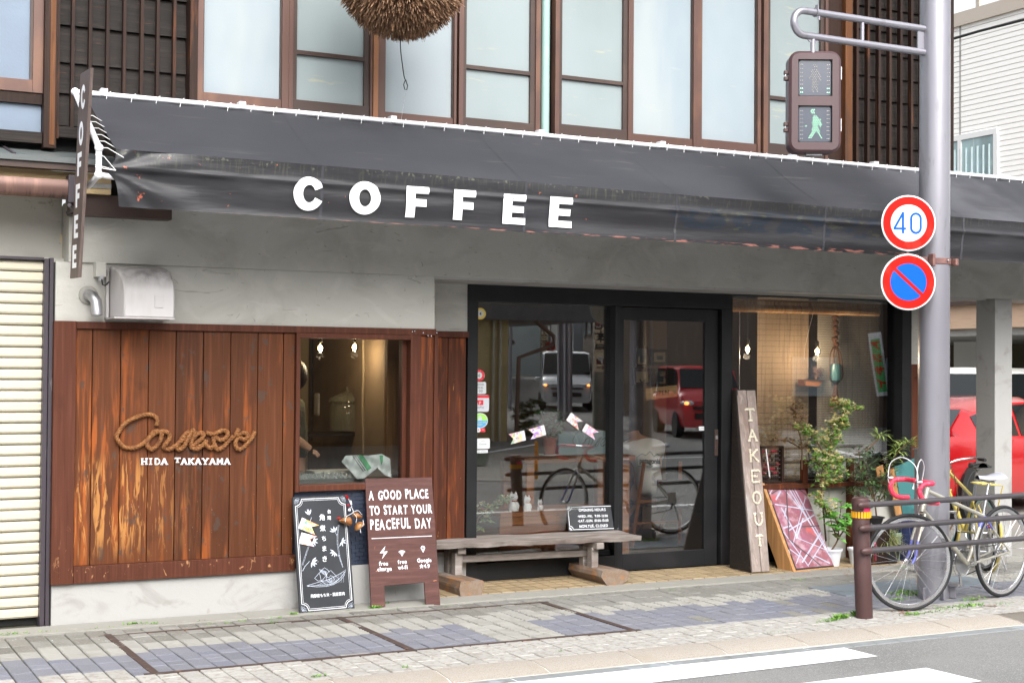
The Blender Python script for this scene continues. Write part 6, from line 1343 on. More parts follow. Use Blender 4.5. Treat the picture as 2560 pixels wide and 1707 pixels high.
# weeds in the joints
W = MB(); rr = random.Random(6)
def tuft(p, n, r_, h):
    for k in range(n):
        a = rr.uniform(0, 6.28); c = p+V((rr.gauss(0, r_), rr.gauss(0, r_*.35), 0)); c.z = max(c.z, -.01); leafq(W, c, V((math.cos(a), math.sin(a), rr.uniform(.3, 1.8))), h*rr.uniform(.4, 1.2), h*.35, droop=.4)
for x_, y_, n, r_, h in ((25, 1587, 60, .05, .025), (105, 1581, 30, .05, .02), (230, 1573, 14, .02, .02), (278, 1569, 16, .02, .02), (335, 1561, 60, .035, .028), (385, 1560, 40, .03, .022), (505, 1553, 14, .02, .018), (525, 1560, 12, .02, .018), (568, 1557, 16, .02, .02), (608, 1553, 14, .02, .02), (683, 1556, 20, .02, .022), (735, 1537, 30, .015, .03), (700, 1545, 24, .03, .02), (778, 1533, 14, .02, .018), (865, 1527, 12, .02, .018), (940, 1521, 70, .02, .035), (960, 1510, 26, .02, .03), (985, 1521, 10, .02, .015), (1065, 1512, 22, .012, .02), (1113, 1515, 12, .02, .016), (1410, 1496, 14, .02, .015), (1680, 1475, 16, .04, .015), (1995, 1450, 30, .05, .02), (2100, 1545, 90, .03, .045), (2075, 1552, 50, .04, .03), (2140, 1540, 40, .01, .06), (2230, 1500, 60, .09, .03), (2290, 1485, 130, .09, .03), (2255, 1480, 80, .06, .03), (2285, 1536, 60, .05, .03), (2335, 1530, 40, .06, .02), (2420, 1515, 80, .08, .03), (2370, 1520, 80, .12, .02), (2430, 1500, 40, .06, .03), (2255, 1420, 40, .06, .02), (2500, 1510, 30, .08, .02), (1940, 1580, 16, .05, .015), (800, 1690, 26, .03, .025), (1010, 1668, 14, .02, .02), (1400, 1627, 8, .015, .02)): tuft(gz(x_, y_), n, r_, h)
tag(W.build('weeds', leafmat('weed_green', (.10, .26, .03), (.22, .38, .06))), 'small green weeds sprouting from the paving joints', 'weeds', kind='stuff')
b = MB()
for k in range(170):
    p = gz(*random.Random(k).choice([(1985+rr.gauss(0, 25), 1440+rr.gauss(0, 4)), (2120+rr.gauss(0, 12), 1432+rr.gauss(0, 6)), (2225+rr.gauss(0, 22), 1428+rr.gauss(0, 8)), (2255+rr.gauss(0, 10), 1530+rr.gauss(0, 4)), (2295, 1455+rr.gauss(0, 6)), (2480+rr.gauss(0, 12), 1515)])); a = rr.uniform(0, 6.28); leafq(b, p+V((0, 0, .004)), V((math.cos(a), math.sin(a), .15)), rr.uniform(.015, .035), .014)
tag(b.build('fallen_leaves', leafmat('fallen_leaf', (.22, .09, .05), (.3, .15, .08))), 'scattered dry brown leaves on the paving', 'leaves', kind='stuff')
# ================================================================== interior of the cafe
CI = thing('cafe_room', (5.5, 12, 0), 'dim cafe interior behind the shop glass with brown walls and plank floor', 'room')
wallm = mat('brown_room_wall', (.22, .155, .095), .85, layers=[((.10, .07, .045), (2, 2, 2), .45, .68, .7)]); beig = mat('beige_kitchen_wall', (.55, .46, .30), .85)
flm = wood('room_floor_wood', (.06, .04, .028), .1, axis=0); dk = mat('dark_room_panel', (.018, .020, .024), .4)
MB().box(4.28, 9.6, 10.06, 14.6, -.1, .018).build('floor', flm, CI); MB().box(4.28, 9.6, 10.06, 14.6, 2.42, 2.5).build('ceiling', dk, CI)
MB().box(4.28, 9.6, 14.5, 14.6, 0, 2.5).build('back_wall', wallm, CI); MB().box(4.27, 4.30, 10.08, 14.6, 0, 2.5).build('side_wall', wallm, CI); MB().box(9.55, 9.62, 10.08, 14.6, 0, 2.5).build('side_wall', dk, CI)
MB().box(1.7, 4.27, 9.66, 12.3, .0, .02).build('kitchen_floor', flm, CI); MB().box(1.7, 4.8, 12.2, 12.3, 0, 2.5).build('kitchen_back_wall', beig, CI); MB().box(1.7, 4.27, 9.66, 12.3, 2.42, 2.5).build('ceiling', beig, CI); MB().box(1.66, 1.7, 9.66, 12.3, 0, 2.5).build('side_wall', beig, CI)
MB().box(4.255, 4.27, 10.0, 12.2, 0, 2.5).build('side_wall', wallm, CI)
a = at(1597, 800, 12.6); c = at(1654, 800, 12.6)
MB().box(a.x, c.x+.0, 12.5, 12.7, 0, 2.45).build('pillar', mat('tan_pillar', (.20, .14, .085), .8), CI)
for i, (xa, xb, ya, yb, im) in enumerate(((1588, 1619, 866, 916, 0), (1626, 1668, 873, 912, 1), (1582, 1626, 921, 964, 2), (1631, 1668, 921, 966, 3))):
    p, q = at(xa, yb, 12.45), at(xb, ya, 12.45); lab = ['upper left framed blue picture on the cafe pillar', 'upper right landscape picture in a dark frame on the cafe pillar', 'lower left picture with a dark arch on cream paper', 'lower right dark blue framed picture on the cafe pillar'][i]
    T = thing('framed_picture', (p.x, 12.45, p.z), lab, 'picture', 'framed pictures on the cafe pillar'); t = (q.x-p.x)*.16
    MB().box(p.x, q.x, 12.44, 12.47, p.z, q.z).build('picture_frame', M['darkvert'], T, bevel=.004); MB().box(p.x+t, q.x-t, 12.435, 12.442, p.z+t, q.z-t).build('mat_board', mat('cream_paper_%d' % i, (.48, .44, .34), .8, layers=[((.08, .13, .2), (6, 6, 6), .5, .6, [.9, .5, .2, 1][i])]), T)
    MB().torus(((p.x+q.x)/2, 12.432, (p.z+q.z)/2-.02), t*.9, .008, (0, 1, 0), 20, 5, 0, math.pi).build('drawn_arch', M['black'], T) if i == 2 else MB().box(p.x+2*t, q.x-2*t, 12.43, 12.436, p.z+1.6*t, (p.z+q.z)/2+t*.4).build('drawn_shape', mat('blue_ink_%d' % i, (.05, .09, .16), .8), T)
# OPEN plate on the door
OP = thing('open_plate', tuple(at(1560, 985, 10.03)), 'tilted wooden plate reading OPEN hanging inside the door glass', 'sign')
bl, br, tl = at(1616, 1000, 10.03), at(1695, 991, 10.03), at(1613, 971, 10.03); ew = br-bl; eh = tl-bl; FMo = frame_m(bl, ew, eh)
o = MB().box(0, ew.length, 0, eh.length, -.008, 0).build('plate', wood('oak_plate', (.36, .20, .085), .03, axis=0), OP, bevel=.002); place(o, FMo, OP)
f = Flat(); f.text('OPEN', ew.length*.48, eh.length*.28, eh.length*.58, z=.001, sp=1.15); f.build('lettering', M['darkvert'], OP, FMo)
MB().tube([at(1616, 972, 10.035), at(1642, 962, 10.04), at(1690, 964, 10.035)], .0015, 4).build('cord', M['black'], OP)
# display box and cats
shb = thing('display_bench', (5.3, 10.3, 0), 'orange brown wooden bench inside the left window carrying the cat figurines', 'bench')
pz0 = at(1246, 1281, 10.2); pxr = at(1425, 1276, 10.2)
obw = wood('orange_bench_wood', (.30, .115, .04), .05, axis=0, rough=.5)
MB().box(pz0.x, pxr.x+.4, 10.16, 10.62, pz0.z-.035, pz0.z).build('top', obw, shb, bevel=.003); MB().box(pz0.x, pxr.x+.4, 10.17, 10.19, pz0.z-.10, pz0.z-.038).build('front_board', obw, shb); MB().box(pz0.x, pxr.x+.4, 10.175, 10.2, .1, pz0.z-.104).build('front_board', wood('orange_bench_dark', (.20, .06, .02), .05, axis=0), shb)
catw = mat('glazed_white_ceramic', (.88, .89, .90), .2, coat=.3)
for (cx_, yb_, yt_, label) in ((1284, 1279, 1227, 'largest of three white beckoning cat figurines in the window'), (1318, 1277, 1236, 'middle sized white beckoning cat figurine'), (1350, 1276, 1246.5, 'smallest white beckoning cat figurine')):
    p = at(cx_, yb_, 10.24); p.z = pz0.z+.001; s_ = (at(cx_, yt_, 10.24).z-p.z)
    T = thing('beckoning_cat', tuple(p), label, 'figurine', 'beckoning cats in the window'); q = lambda x_, y_, z_: p+V((x_, y_, z_))*s_
    b = MB(); b.lathe([(.01, 0), (.22, 0.0), (.255, .06), (.265, .16), (.235, .30), (.19, .42), (.165, .50), (.175, .56)], p, 20); 
    b.v = [(v[0] if 0 else p.x+(v[0]-p.x)*s_, p.y+(v[1]-p.y)*s_*.85, p.z+(v[2]-p.z)*s_) for v in b.v]
    b.build('body', catw, T, smooth=R(60))
    MB().ico(q(0, -.02, .70), .205*s_, (1.08, .92, .86), 16, 10).build('head', catw, T, smooth=R(60))
    for sx in (-1, 1):
        MB().lathe([(.075*s_, 0), (.05*s_, .08*s_), (.001, .16*s_)], q(sx*.115, 0, .83), 10).build('ear', catw, T, smooth=R(60)); MB().add([q(sx*.115-.04, -.062, .85), q(sx*.115+.04, -.062, .85), q(sx*.115, -.03, .955)], [(0,1,2)]).build('inner_ear', M['red'], T)
        MB().ico(q(sx*.085, -.185, .72), .018*s_, (1.3, .6, .8), 8, 6).build('eye', M['black'], T); MB().ico(q(sx*.09, -.2, .05), .08*s_, (1, 1.2, .7), 10, 6).build('foot', catw, T, smooth=R(60))
    MB().tube([q(-.17, -.08, .40), q(-.235, -.12, .52), q(-.24, -.12, .68), q(-.22, -.13, .80)], [.055*s_, .055*s_, .05*s_, .062*s_], 10).build('raised_arm', catw, T, smooth=R(60)); MB().ico(q(-.22, -.14, .82), .065*s_).build('paw', catw, T, smooth=R(60))
    MB().tube([q(.15, -.1, .44), q(.17, -.2, .3), q(.12, -.25, .14)], [.05*s_, .045*s_, .04*s_], 8).build('arm', catw, T, smooth=R(60))
    MB().torus(q(0, -.01, .54), .175*s_, .018*s_, (0, -.15, 1), 24, 6).build('red_collar', M['red'], T, smooth=R(60)); MB().ico(q(0, -.195, .50), .03*s_).build('bell', fly, T); MB().ico(q(0, -.205, .67), .014*s_).build('nose', mat('nose_pink', (.8, .3, .25), .4) if 'nose_pink' not in bpy.data.materials else bpy.data.materials['nose_pink'], T)
# plant behind the left glass
z3 = lambda x_, y_, Y=10.2: at(1150+x_/4.9, 1050+y_/4.9, Y)
bp_ = z3(150, 1380); bp_.z = .2
plant('window_hydrangea', bp_, [[bp_, z3(200, 1250), z3(300, 1130), z3(420, 1060), z3(520, 1010), z3(560, 950)], [z3(200, 1250), z3(330, 1240), z3(360, 1220)], [z3(160, 1350), z3(220, 1335), z3(240, 1330)], [z3(170, 1250), z3(200, 1100), z3(240, 1040)]], leafmat('hydrangea_leaf', (.16, .30, .10), (.35, .45, .20)), 'pale green hydrangea sprays inside the left window', 41, .045, .03, 26, flowers=.25, spread=.4)
# things on the inside: potted plant, teal box
tb_ = thing('counter_table', (6.2, 11, 0), 'brown wooden table behind the left window glass', 'table')
tp = at(1360, 1137, 11.0); MB().box(tp.x-.35, tp.x+.75, 10.7, 11.3, tp.z-.05, tp.z).build('table_top', wood('table_wood', (.20, .085, .04), .05, axis=0), tb_, bevel=.004)
for dx in (-.3, .65): MB().box(tp.x+dx, tp.x+dx+.07, 10.75, 10.82, .02, tp.z-.05).build('leg', obw, tb_); MB().box(tp.x+dx, tp.x+dx+.07, 11.18, 11.25, .02, tp.z-.05).build('leg', obw, tb_)
pp = at(1373, 1135, 10.85); pp.z = tp.z+.012
pot('plant_pot', pp, .065, .15, mat('terracotta', (.32, .10, .06), .7), 'terracotta pot on a white saucer on the cafe table'); tag(MB().lathe([(.03, 0), (.085, .006), (.09, .014), (.08, .012), (.001, .006)], (pp.x, pp.y, tp.z+.001), 24).build('saucer', M['white'], smooth=R(40)), 'white saucer under the terracotta pot', 'saucer')
rr = random.Random(15)
plant('pink_flowers', pp+V((0,0,.12)), [[pp+V((0,0,.12)), pp+V((rr.uniform(-.15, .15), rr.uniform(-.05, .05), rr.uniform(.22, .42)))] for _ in range(7)], leafmat('soft_leaf', (.10, .20, .08), (.2, .3, .12)), 'pink flowered houseplant in the terracotta pot', 43, .06, .03, 14, spread=.3)
xa, xb = at(1396, 1100, 10.9), at(1525, 1100, 10.9); za_, zb2 = at(1450, 1132, 10.9).z, at(1450, 1079, 10.9).z
TBX = thing('pale_teal_box', tuple(xa), 'pale blue menu case on the table with the script word Courier', 'display case')
MB().box(xa.x, xb.x, 10.9, 11.15, tp.z+.001, zb2).build('case', mat('pale_teal_plastic', (.22, .32, .35), .4), TBX, bevel=.006)
sx_ = (xb.x-xa.x)/129.; f = Flat()
for st in rope_px:
    P = smooth_path([V((x_, y_, 0)) for x_, y_ in st], 5); f.line([((p.x-290)*.0049*.31, (1125-p.y)*.0049*.36) for p in P], .004)
f.build('script', M['black'], TBX, frame_m((at(1432, 1118, 10.89).x, 10.894, at(1432, 1118, 10.89).z), (1, 0, 0), (0, 0, 1)))

# people built with skin modifier
def person(name, label, loc, verts, edges, skin, parts, root=0):
    T = thing(name, loc, label, 'person'); off = OFF[T]
    me = bpy.data.meshes.new('body'); me.from_pydata([V(v[:3])-off for v in verts], edges, []); me.materials.append(skin)
    o = bpy.data.objects.new('body', me); col.objects.link(o); o.parent = T
    sm = o.modifiers.new('skin', 'SKIN'); sl = me.skin_vertices[0].data if me.skin_vertices else None
    if sl is None:
        bpy.context.view_layer.objects.active = o
    for i, v in enumerate(verts): me.skin_vertices[0].data[i].radius = (v[3], v[3] if len(v) < 5 else v[4])
    me.skin_vertices[0].data[root].use_root = True
    s2 = o.modifiers.new('sub', 'SUBSURF'); s2.levels = s2.render_levels = 2
    return T, o
def skin_obj(name, verts, edges, m, par, root=0, sub_=2):
    off = OFF[par]; me = bpy.data.meshes.new(name); me.from_pydata([V(v[:3])-off for v in verts], edges, []); me.materials.append(m)
    o = bpy.data.objects.new(name, me); col.objects.link(o); o.parent = par; o.modifiers.new('skin', 'SKIN')
    if not me.skin_vertices: me.attributes
    for i, v in enumerate(verts): me.skin_vertices[0].data[i].radius = (v[3], v[3] if len(v) < 5 else v[4])
    me.skin_vertices[0].data[root].use_root = True
    s2 = o.modifiers.new('sub', 'SUBSURF'); s2.levels = s2.render_levels = sub_; return o
skinm = mat('skin', (.46, .25, .16), .55); tee = mat('white_tshirt', (.84, .84, .84), .85); hairm = mat('black_hair', (.014, .012, .011), .5, bump=[((60, 60, 20), .004)]); jean = mat('dark_trousers', (.03, .035, .05), .85)
# seated customer, back to the street
base = at(1640, 1330, 11.25); ch0 = V((base.x, 11.25, .02))
PS = thing('person', (ch0.x, ch0.y, .02), 'person in a white lettered t-shirt sitting with back to the street inside the door', 'person')
c = lambda x_, y_, z_: ch0+V((x_, y_, z_))
skin_obj('body', [c(0, .1, .48)[:]+(.14, .11), c(-.01, .12, .70)[:]+(.135, .10), c(-.03, .20, .88)[:]+(.15, .10), c(-.05, .26, .97)[:]+(.07,), c(-.06, .30, 1.02)[:]+(.05,), c(-.07, .35, 1.10)[:]+(.085, .095), c(-.07, .36, 1.18)[:]+(.075,),
    c(-.20, .23, .90)[:]+(.06,), c(-.28, .40, .74)[:]+(.045,), c(-.24, .62, .76)[:]+(.035,), c(-.23, .70, .76)[:]+(.028,), c(.15, .23, .90)[:]+(.06,), c(.22, .40, .72)[:]+(.045,), c(.16, .62, .76)[:]+(.035,), c(.15, .70, .76)[:]+(.028,),
    c(-.10, .3, .47)[:]+(.085,), c(-.14, .55, .48)[:]+(.065,), c(-.14, .57, .10)[:]+(.045,), c(-.14, .68, .05)[:]+(.04,), c(.10, .3, .47)[:]+(.085,), c(.14, .55, .48)[:]+(.065,), c(.14, .57, .10)[:]+(.045,), c(.14, .68, .05)[:]+(.04,)],
    [(0,1),(1,2),(2,3),(3,4),(4,5),(5,6),(2,7),(7,8),(8,9),(9,10),(2,11),(11,12),(12,13),(13,14),(0,15),(15,16),(16,17),(17,18),(0,19),(19,20),(20,21),(21,22)], skinm, PS)
skin_obj('t_shirt', [c(0, .09, .44)[:]+(.155, .125), c(-.01, .11, .62)[:]+(.155, .12), c(-.02, .16, .78)[:]+(.17, .125), c(-.04, .22, .90)[:]+(.15, .11), c(-.05, .26, .96)[:]+(.075,), c(-.20, .23, .89)[:]+(.085,), c(-.27, .34, .78)[:]+(.07,), c(.16, .23, .89)[:]+(.085,), c(.22, .34, .78)[:]+(.07,)], [(0,1),(1,2),(2,3),(3,4),(3,5),(5,6),(3,7),(7,8)], tee, PS, sub_=3)
skin_obj('trousers', [c(0, .12, .47)[:]+(.15, .12), c(-.10, .3, .475)[:]+(.095,), c(-.14, .55, .48)[:]+(.075,), c(-.14, .57, .12)[:]+(.055,), c(.10, .3, .475)[:]+(.095,), c(.14, .55, .48)[:]+(.075,), c(.14, .57, .12)[:]+(.055,)], [(0,1),(1,2),(2,3),(0,4),(4,5),(5,6)], jean, PS)
MB().ico(c(-.07, .345, 1.135), .115, (.92, 1.02, 1.06), 20, 14).build('hair', hairm, PS, smooth=R(60)); 
for sx in (-1, 1): MB().ico(c(-.07+sx*.105, .37, 1.10), .022, (.5, 1, 1.3)).build('ear', skinm, PS, smooth=R(60))
f = Flat(); f.text('patagonia', 0, 0, .066, bold=.003); o = f.build('lettering', mat('shirt_print', (.03, .04, .05), .8), PS, frame_m(c(-.105, -.055, .77), (1, .12, -.06), (0, .1, 1)))
f = Flat(); f.line([(-.15, -.03), (.15, -.03), (.155, .05), (.09, .09), (.05, .065), (.0, .11), (-.05, .07), (-.10, .085), (-.155, .05), (-.15, -.03)], .006)
f.build('mountain_logo', mat('teal_print', (.05, .25, .28), .8), PS, frame_m(c(-.105, -.054, .77), (1, .12, -.06), (0, .1, 1)))
CH = thing('folding_chair', tuple(ch0), 'wooden folding chair with dark canvas back under the seated person', 'chair')
cb_ = c
MB().grid(lambda u, v: tuple(c(-.06+.34*u, -.10-.02*math.sin(math.pi*u), .34+.28*v)), 8, 3).build('canvas_back', mat('dark_canvas', (.02, .018, .014), .85), CH)
MB().box(ch0.x-.2, ch0.x+.22, 11.12, 11.55, .40, .425).build('seat', M['black'], CH)
for pa, pb2 in (((-.26, .0, 0), (.0+-.2, -.10, .78)), ((.26, .0, 0), (.2, -.10, .78)), ((-.24, .38, 0), (-.18, .0, .45)), ((.24, .38, 0), (.18, .0, .45))): MB().beam(c(*pa), c(*pb2), .03, .022).build('leg', obw, CH)
MB().beam(c(-.24, -.02, .22), c(.24, -.02, .22), .03, .02).build('stretcher', obw, CH); MB().beam(c(-.22, -.04, .42), c(.22, -.04, .42), .03, .02).build('seat_rail', obw, CH)
# kitchen
KY = 10.05
kc = thing('kitchen_counter', (3.5, 10, 0), 'steel kitchen counter inside the small window with plastic wrapped trays', 'counter')
zc_ = .865; MB().box(3.0, 4.24, 9.62, 10.4, .0, zc_-.04).build('cabinet', M['steel'], kc); MB().box(3.0, 4.24, 9.60, 10.4, zc_-.04, zc_).build('counter_top', mat('counter_steel', (.20, .21, .20), .3, metal=.5), kc)
p, q = at(783, 1190, 9.70), at(880, 1178, 9.70); tag(MB().box(p.x, q.x+.05, 9.68, 9.86, zc_+.001, zc_+.05).build('tray', mat('pale_tray', (.50, .50, .44), .5), bevel=.004), 'pale long tray on the counter inside the kitchen window', 'tray')
plw = mat('crinkled_plastic', (.52, .54, .53), .15, coat=.6, bump=[((30, 30, 30), .03)]); rr = random.Random(22)
for (xa, xb, y_, lab, col_) in ((770, 865, 1175, 'crinkled clear plastic wrap behind the pale tray', 9.92), (800, 905, 1200, 'plastic wrapped goods along the window sill', 9.60), (748, 800, 1202, 'torn colourful packet at the left of the window sill', 9.60)):
    p, q = at(xa, y_, col_), at(xb, y_, col_); tag(MB().grid(lambda u, v: (p.x+(q.x-p.x)*u, col_+.09*v, zc_+.004+.035*math.sin(math.pi*v)*(.5+.5*abs(math.sin(u*17+v*5)))+.008*math.sin(u*60)), 50, 8).build('plastic_wrap', plw, smooth=R(40)), lab, 'packaging')
b = MB()
# dish cloth
clm = mat('striped_dish_cloth', (.80, .82, .84), .85); cgm = mat('cloth_green', (.13, .45, .22), .85)
poly = [(497, 1300), (540, 1240), (640, 1235), (760, 1238), (900, 1222), (985, 1270), (990, 1300), (965, 1310), (1000, 1460), (940, 1440), (870, 1375), (860, 1340), (800, 1410), (720, 1470), (655, 1475), (600, 1410)]
kz = lambda x_, y_, Y=9.63: at(730+x_/4.02, 830+y_/4.02, Y)
T = thing('dish_cloth', tuple(kz(750, 1350)), 'white cloth with green and black stripes draped on the kitchen sill', 'cloth')
def ribbon(Pts, Y0, nm, m_, dz=0):
    b = MB(); n = 14
    A_, B_ = Pts
    def fn(u, v):
        i = u*(len(A_)-1); k = min(int(i), len(A_)-2); t = i-k; pa = (A_[k][0]+(A_[k+1][0]-A_[k][0])*t, A_[k][1]+(A_[k+1][1]-A_[k][1])*t); i = u*(len(B_)-1); k = min(int(i), len(B_)-2); t = i-k; pb = (B_[k][0]+(B_[k+1][0]-B_[k][0])*t, B_[k][1]+(B_[k+1][1]-B_[k][1])*t)
        x_, y_ = pa[0]+(pb[0]-pa[0])*v, pa[1]+(pb[1]-pa[1])*v
        Y = 9.545+.012*math.sin(x_*.05+y_*.02)+.010*math.sin(x_*.021-y_*.04)+dz; return tuple(kz(x_, y_, Y))
    b.grid(fn, 24, 16); return b.build(nm, m_, T, smooth=R(70))
ribbon([[(540, 1240), (640, 1235), (760, 1238), (850, 1260)], [(600, 1410), (655, 1475), (720, 1470), (800, 1410)]], 0, 'cloth', clm)
ribbon([[(497, 1300), (540, 1240)], [(600, 1410), (600, 1400)]], 0, 'cloth_fold', clm, .003); ribbon([[(780, 1238), (900, 1222), (985, 1270), (990, 1300)], [(870, 1375), (940, 1440), (1000, 1460), (965, 1310)]], 0, 'cloth_fold', clm, -.004); ribbon([[(760, 1240), (800, 1240), (860, 1260)], [(790, 1415), (850, 1370), (870, 1330)]], 0, 'cloth_fold', clm, -.002)
ribbon([[(665, 1237), (715, 1237)], [(755, 1395), (800, 1365)]], 0, 'green_stripe', cgm, -.004); ribbon([[(880, 1240), (915, 1235)], [(895, 1340), (915, 1300)]], 0, 'green_stripe', cgm, -.008)
for dx in (0, 22, 44): ribbon([[(606+dx, 1238), (612+dx, 1238)], [(728+dx*.9-14, 1402-dx*.4), (735+dx*.9-14, 1398-dx*.4)]], 0, 'black_stripe', M['black'], -.004)
# kitchen worker partly hidden by the planks
kp = V((kz(40, 400, 10.55).x-.06, 10.55, 0)); K = lambda x_, y_, Y: kz(x_, y_, Y)
KW = thing('person', tuple(kp), 'kitchen worker in a dark olive top, half hidden beside the small window', 'person')
hd = K(70, 470, 10.5); hd.x -= .055
hand = K(190, 1180, 10.35)
skin_obj('body', [kp[:2]+(.95, .15, .11), kp[:2]+(1.2, .16, .11), (hd.x-.08, 10.6, 1.36, .15, .10), (hd.x-.04, 10.58, 1.45, .06), tuple(hd+V((-.01, .03, -.08)))+(.07,), tuple(hd+V((0, .02, .03)))+(.085,), (hd.x-.22, 10.55, 1.34, .06), (hd.x-.2, 10.35, 1.12, .045), tuple(K(60, 1090, 10.35))+(.042,), tuple(hand+V((-.03, 0, .02)))+(.03,), tuple(hand)+(.032,), (hd.x+.07, 10.62, 1.36, .06), (hd.x+.10, 10.66, 1.10, .045), (hd.x+.04, 10.5, .98, .035), kp[:2]+(.5, .12), kp[:2]+(.05, .08)],
   [(0,1),(1,2),(2,3),(3,4),(4,5),(2,6),(6,7),(7,8),(8,9),(9,10),(2,11),(11,12),(12,13),(0,14),(14,15)], skinm, KW)
for k, (dx, dz_, L_) in enumerate(((.0, -.005, .06), (.008, -.018, .065), (.0, -.03, .06), (-.012, -.04, .05))):
    p = hand+V((.01+dx*.3, -.004*k, dz_*.6)); skin_obj('finger', [tuple(p)+(.011,), tuple(p+V((L_*.5, -.01, -.012)))+(.009,), tuple(p+V((L_*.85, -.01, -.035)))+(.008,)], [(0,1),(1,2)], skinm, KW, sub_=1)
MB().ico(hd+V((0, .0, .03)), .125, (.95, 1.05, 1.05), 18, 12).build('hair', hairm, KW, smooth=R(60))
skin_obj('top', [kp[:2]+(.90, .17, .12), kp[:2]+(1.2, .175, .125), (hd.x-.08, 10.6, 1.34, .165, .12), (hd.x-.21, 10.55, 1.33, .085), (hd.x-.2, 10.42, 1.20, .07), (hd.x+.07, 10.62, 1.35, .08), (hd.x+.10, 10.66, 1.20, .07)], [(0,1),(1,2),(2,3),(3,4),(2,5),(5,6)], mat('olive_top', (.10, .095, .065), .85), KW)
# kitchen background pieces
a, c2 = K(195, 100, 12.1), K(385, 1080, 12.1)
wp = thing('hanging_panel', tuple(a), 'dark hanging panel with navy glass between the two kitchen bulbs', 'cabinet'); MB().box(a.x, c2.x, 12.08, 12.14, c2.z, 2.42).build('panel', dk, wp); MB().box(a.x+.05, c2.x-.05, 12.06, 12.08, c2.z+.1, K(290, 570, 12.1).z).build('dark_glass', mat('navy_glass', (.02, .03, .05), .15), wp)  # a dark panel hanging at the kitchen back wall, no cabinet
a = K(200, 840, 12.0); tag(MB().box(a.x+.02, a.x+.32, 11.9, 12.02, a.z, a.z+.2).build('white_box', M['white'], bevel=.02), 'white appliance against the dark kitchen panel', 'appliance')
a, c2 = K(680, 100, 11.0), K(715, 1200, 11.0); tag(MB().box(a.x, c2.x, 11.0, 11.1, .9, 2.42).build('dark_post', dk), 'dark post in the middle of the kitchen window view', 'post')
a, c2 = K(725, 100, 10.9), K(950, 1230, 10.9); tag(MB().box(a.x, c2.x, 10.9, 11.9, .9, 2.42).build('dark_cabinet', mat('dark_cabinet_wood', (.045, .02, .014), .5)), 'dark brown cabinet seen on the right of the kitchen window', 'cabinet')
a = K(720, 300, 10.85); MBc = MB().tube([K(718, 80, 10.85), K(722, 400, 10.85), K(712, 700, 10.85), K(720, 1220, 10.85)], .012, 8); tag(MBc.build('hanging_rope', mat('tan_rope', (.35, .27, .17), .8), smooth=R(60)), 'tan rope hanging straight down beside the dark cabinet', 'rope')
a = K(540, 1235, 10.3); 
a, c2 = K(950, 100, 9.9), K(1040, 1230, 9.9); tag(MB().box(a.x, c2.x+.03, 9.88, 9.93, .87, 2.3).build('wooden_post', wood('warm_post', (.24, .11, .04), .03)), 'warm brown post inside the right side of the kitchen window', 'post')
gj = K(560, 900, 11.2); jg = thing('glass_jar', tuple(gj), 'large round glass jar with a knobbed lid on the kitchen shelf', 'jar'); gg = mat('jar_glass', (.30, .30, .22), .08, alpha=.35, coat=1.)
gz0 = K(560, 1000, 11.2).z; MB().lathe([(.10, 0), (.14, .01), (.15, .08), (.15, .20), (.12, .25)], (gj.x, 11.2, gz0), 24).build('jar', gg, jg, smooth=R(50)); MB().lathe([(.16, .25), (.15, .28), (.06, .32), (.015, .34), (.02, .37), (.001, .38)], (gj.x, 11.2, gz0), 24).build('lid', gg, jg, smooth=R(50))
tag(MB().box(gj.x-.8, gj.x+.25, 11.05, 11.4, gz0-.03, gz0).build('shelf', M['darkwood']), 'kitchen shelf holding the glass jar', 'shelf')
# light bulbs
bm1 = bulbmat('bulb_glow', (1., .62, .26), 5.); bm2 = bulbmat('filament_glow', (1., .85, .6), 60.)
for (px_, py_, Y, lab) in ((801, 871, 10.6, 'lit filament bulb on the left in the kitchen window'), (886, 868, 10.6, 'lit filament bulb on the right in the kitchen window'), (1869, 873, 10.14, 'lit pendant bulb at the left of the reed blind window'), (2043, 878, 10.14, 'lit pendant bulb in the middle of the reed blind window')):
    c_ = at(px_, py_, Y); T = thing('pendant_bulb', tuple(c_), lab, 'lamp', 'bare filament bulbs')
    r_ = .030; MB().lathe([(.001, -.036), (.018, -.031), (.029, -.015), (.031, 0), (.026, .018), (.015, .036), (.013, .05)], c_, 20).build('bulb', glass('bulb_glass', (1, .82, .55), .06) if 'bulb_glass' not in bpy.data.materials else bpy.data.materials['bulb_glass'], T, smooth=R(60))
    MB().ico(c_, .017, (1, 1, 1.3)).build('filament', bm2, T, smooth=R(60)); MB().lathe([(.0145, .045), (.016, .05), (.017, .085), (.009, .095)], c_, 16).build('socket', M['black'], T, smooth=R(40)); MB().cyl(c_+V((0,0,.09)), V((c_.x, c_.y, 2.42)), .003, n=6).build('cord', M['black'], T)
    ld = bpy.data.lights.new('bulb_light', 'POINT'); ld.energy = 2.2 if py_ < 872 else 6.0; ld.color = (1, .78, .55); ld.shadow_soft_size = .03; lo = bpy.data.objects.new('bulb_light', ld); col.objects.link(lo); lo.parent = T; lo.location = (0, 0, -.06)
